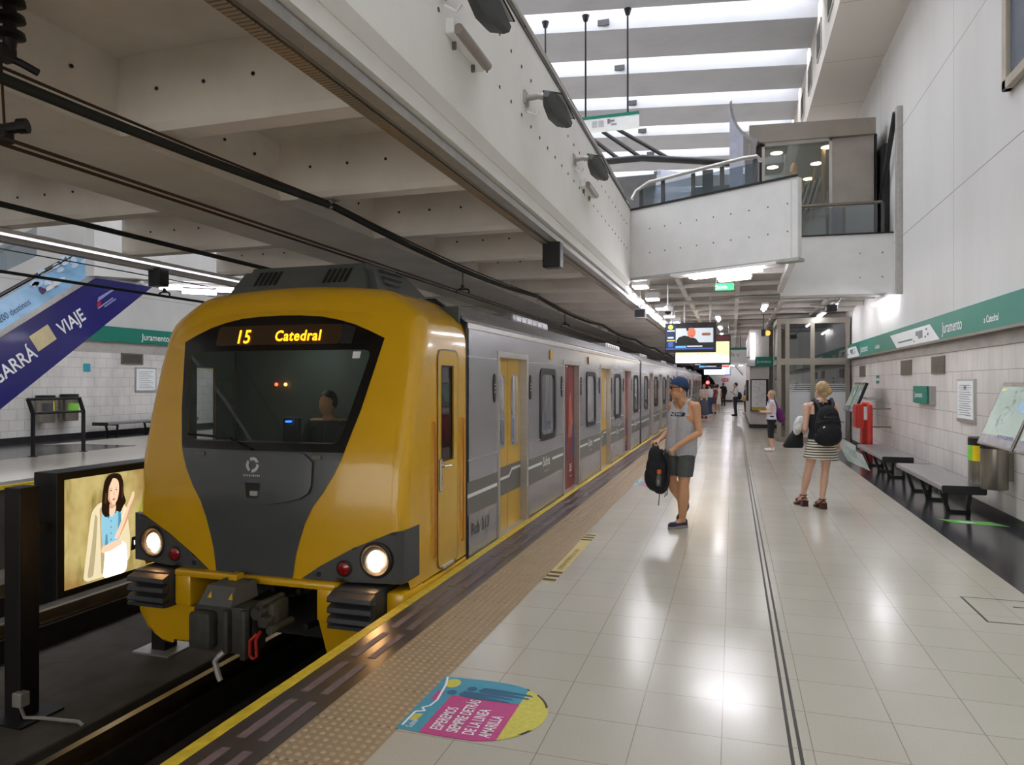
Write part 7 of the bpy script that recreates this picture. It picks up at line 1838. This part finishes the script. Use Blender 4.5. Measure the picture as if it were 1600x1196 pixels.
place(t, .90, 18.35, R(90) + YAW * .3)
t = thing('phone', 'small red phone in the hands of the blonde woman by the lift', 'phone'); MB().box(-.05, .02, .25, .33, .955, .985, .006).build('phone', M['red'], t); place(t, .90, 18.35, R(90) + YAW * .3)
ST = R(180)
stand('woman in white top and long grey skirt by the train doors', -1.3, 34.5, ST + .2, 1.62, 'pale', brn, 'top', fabric('pale_top', (206, 190, 186)), 'long_skirt', fabric('grey_skirt', (92, 94, 104)), fabric('brown_shoes', (70, 50, 44)), sleeves=0, fem=True, skirt=.16, voxel=.018, armL=(V(-.2, .03, 1.1), V(-.04, .2, 1.05)), armR=(V(.2, .03, 1.1), V(.04, .2, 1.05)))
stand('person in white t shirt and blue jeans beside the long grey skirt', -1.1, 37.0, R(60), 1.62, 'tan', blk, 'tshirt', fabric('white_top', (216, 220, 232)), 'jeans', fabric('blue_jeans', (50, 72, 112)), fabric('white_shoes', (232, 232, 232)), sleeves=.3, voxel=.018, fem=True, long_hair=True)
stand('dark haired woman in a white dress far along the platform', -.82, 41.3, .2, 1.60, 'tan', blk, 'dress_top', fabric('white_dress', (226, 222, 216)), 'dress_skirt', fabric('white_dress', (226, 222, 216)), fabric('white_shoes', (232, 232, 232)), sleeves=.0, fem=True, skirt=.5, long_hair=True, voxel=.02)
stand('person in dark brown clothes behind the jeans wearer', -.98, 39.4, .4, 1.58, 'tan', brn, 'shirt', fabric('maroon', (112, 52, 54)), 'shorts', fabric('brown_shorts', (96, 66, 54)), fabric('brown_shoes', (70, 50, 44)), sleeves=.3, legs=.4, voxel=.02)
stand('person all in black in front of the white end wall', -.65, 52.4, ST, 1.68, 'dark', blk, 'jacket', fabric('black_jacket', (34, 34, 32)), 'trousers', fabric('black_trousers', (44, 42, 36)), fabric('black_shoes', (26, 26, 28)), sleeves=1.0, voxel=.022)
stand('man in white shirt and dark trousers with a shoulder bag', .13, 37.3, R(100), 1.68, 'tan', blk, 'shirt', fabric('white_shirt', (226, 226, 230)), 'trousers', fabric('navy_trousers', (40, 40, 58)), fabric('black_shoes', (26, 26, 28)), sleeves=.4, voxel=.018, armL=(V(-.21, .03, 1.10), V(-.08, .2, 1.2)))
t = thing('shoulder_bag', 'black bag at the back of the man in the white shirt', 'bag'); p = MB(); p.ell(V(.32, 37.3, 1.0), .12, .16, .2, 14, 10); fuse(p, .02, 2).build('bag', fabric('black_nylon', (24, 24, 28)), t, smooth='all'); MB().tube([V(.28, 37.22, 1.12), V(.2, 37.2, 1.36), V(.08, 37.2, 1.40), V(.0, 37.2, 1.2)], .015, 6).build('strap', M['rubber'], t)
stand('person in blue top and dark trousers half hidden by the pale pillar', .66, 39.6, R(100), 1.58, 'pale', brn, 'top', fabric('blue_top', (64, 74, 116)), 'trousers', fabric('olive_trousers', (62, 60, 44)), fabric('white_shoes', (232, 232, 232)), sleeves=.3, voxel=.02)
t = thing('shoulder_bag', 'yellow bag at the hip of the person behind the pale pillar', 'bag'); p = MB(); p.ell(V(.62, 39.3, .85), .12, .1, .16, 12, 8); fuse(p, .02, 2).build('bag', fabric('yellow_bag', (208, 170, 70)), t, smooth='all'); MB().tube([V(.6, 39.3, .98), V(.62, 39.45, 1.2), V(.66, 39.55, 1.34)], .012, 6).build('strap', M['rubber'], t)
# driver in the cab
t = thing('person', 'train driver seated behind the windscreen in a dark jacket', 'person')
m = MB(); m.ell(V(0, 0, .62), .075, .092, .115, 14, 10); capsule(m, V(0, .02, .45), V(0, .01, .56), .05, .05); capsule(m, V(-.16, .03, .42), V(.16, .03, .42), .07, .07)
for o in (-.07, .07): capsule(m, V(o, .03, .1), V(o, .03, .38), .11, .11)
for s_ in (-1, 1): chain(m, [V(.19 * s_, .03, .40), V(.22 * s_, -.06, .16), V(.12 * s_, -.28, .14)], [.055, .045, .035]); capsule(m, V(.09 * s_, .03, .03), V(.1 * s_, -.35, .0), .08, .065); capsule(m, V(.1 * s_, -.35, .0), V(.1 * s_, -.33, -.42), .06, .05)
m.ell(V(0, -.09, .60), .015, .02, .025, 8, 6)
body = fuse(m, .012, 2).build('body', SKIN['tan'], t, smooth='all')
vm = MB(); capsule(vm, V(-.16, .03, .42), V(.16, .03, .42), .08, .08)
for o in (-.07, .07): capsule(vm, V(o, .03, .1), V(o, .03, .38), .125, .125)
for s_ in (-1, 1): chain(vm, [V(.19 * s_, .03, .40), V(.22 * s_, -.06, .16), V(.13 * s_, -.26, .14)], [.066, .056, .046])
fuse(vm, .014, 2, lambda c: c.z < .47).build('jacket', fabric('navy_jacket', (38, 40, 52)), t, smooth='all')
hm = MB(); hm.ell(V(0, .015, .645), .084, .1, .108, 14, 10); fuse(hm, .012, 2, lambda c: c.y > -.03 - max(0, c.z - .66) and c.z > .56).build('hair', blk, t, smooth='all')
t.location = (XC + .14, 5.72, .86)
t = thing('driver_seat', 'dark driver seat inside the cab behind the windscreen', 'seat', (XC + .14, 5.86, .2))
MB().box(XC - .08, XC + .36, 5.46, 5.96, .70, .78, .03).build('cushion', M['rubber'], t); MB().box(XC - .08, XC + .36, 5.89, 5.98, .74, 1.27, .03).build('backrest', M['rubber'], t); MB().cyl((XC + .14, 5.7, .14), (XC + .14, 5.7, .72), .06, n=12).build('pedestal', M['black_metal'], t)
# mannequin body in the shop
t = MANNEQUIN_AT
m = MB(); m.ell(V(1.12, 17.3, 5.82), .08, .095, .12, 14, 10); m.ell(V(1.07, 17.3, 5.76), .04, .05, .06, 10, 8); capsule(m, V(1.16, 17.3, 5.55), V(1.13, 17.3, 5.74), .05, .045)
capsule(m, V(1.22, 17.16, 5.50), V(1.22, 17.46, 5.50), .06, .06)
for o in (-.07, .07): capsule(m, V(1.22, 17.3 + o, 5.05), V(1.2, 17.3 + o, 5.4), .10, .11); capsule(m, V(1.24, 17.3 + o, 4.95), V(1.22, 17.3 + o * 1.2, 4.32), .085, .045)
for s_ in (-1, 1): chain(m, [V(1.22, 17.3 + .18 * s_, 5.5), V(1.28, 17.3 + .22 * s_, 5.2), V(1.2, 17.3 + .2 * s_, 4.95)], [.05, .04, .03])
m.v = [v + V(.22, 0, .77) for v in m.v]
MB().box(1.2, 1.7, 17.1, 17.55, 4.3, 5.03, .01).build('plinth', M['white_metal'], t)
fuse(m, .012, 3).build('body', mat('mannequin_tan', (206, 160, 112), .4, 0, .06), t, smooth='all')
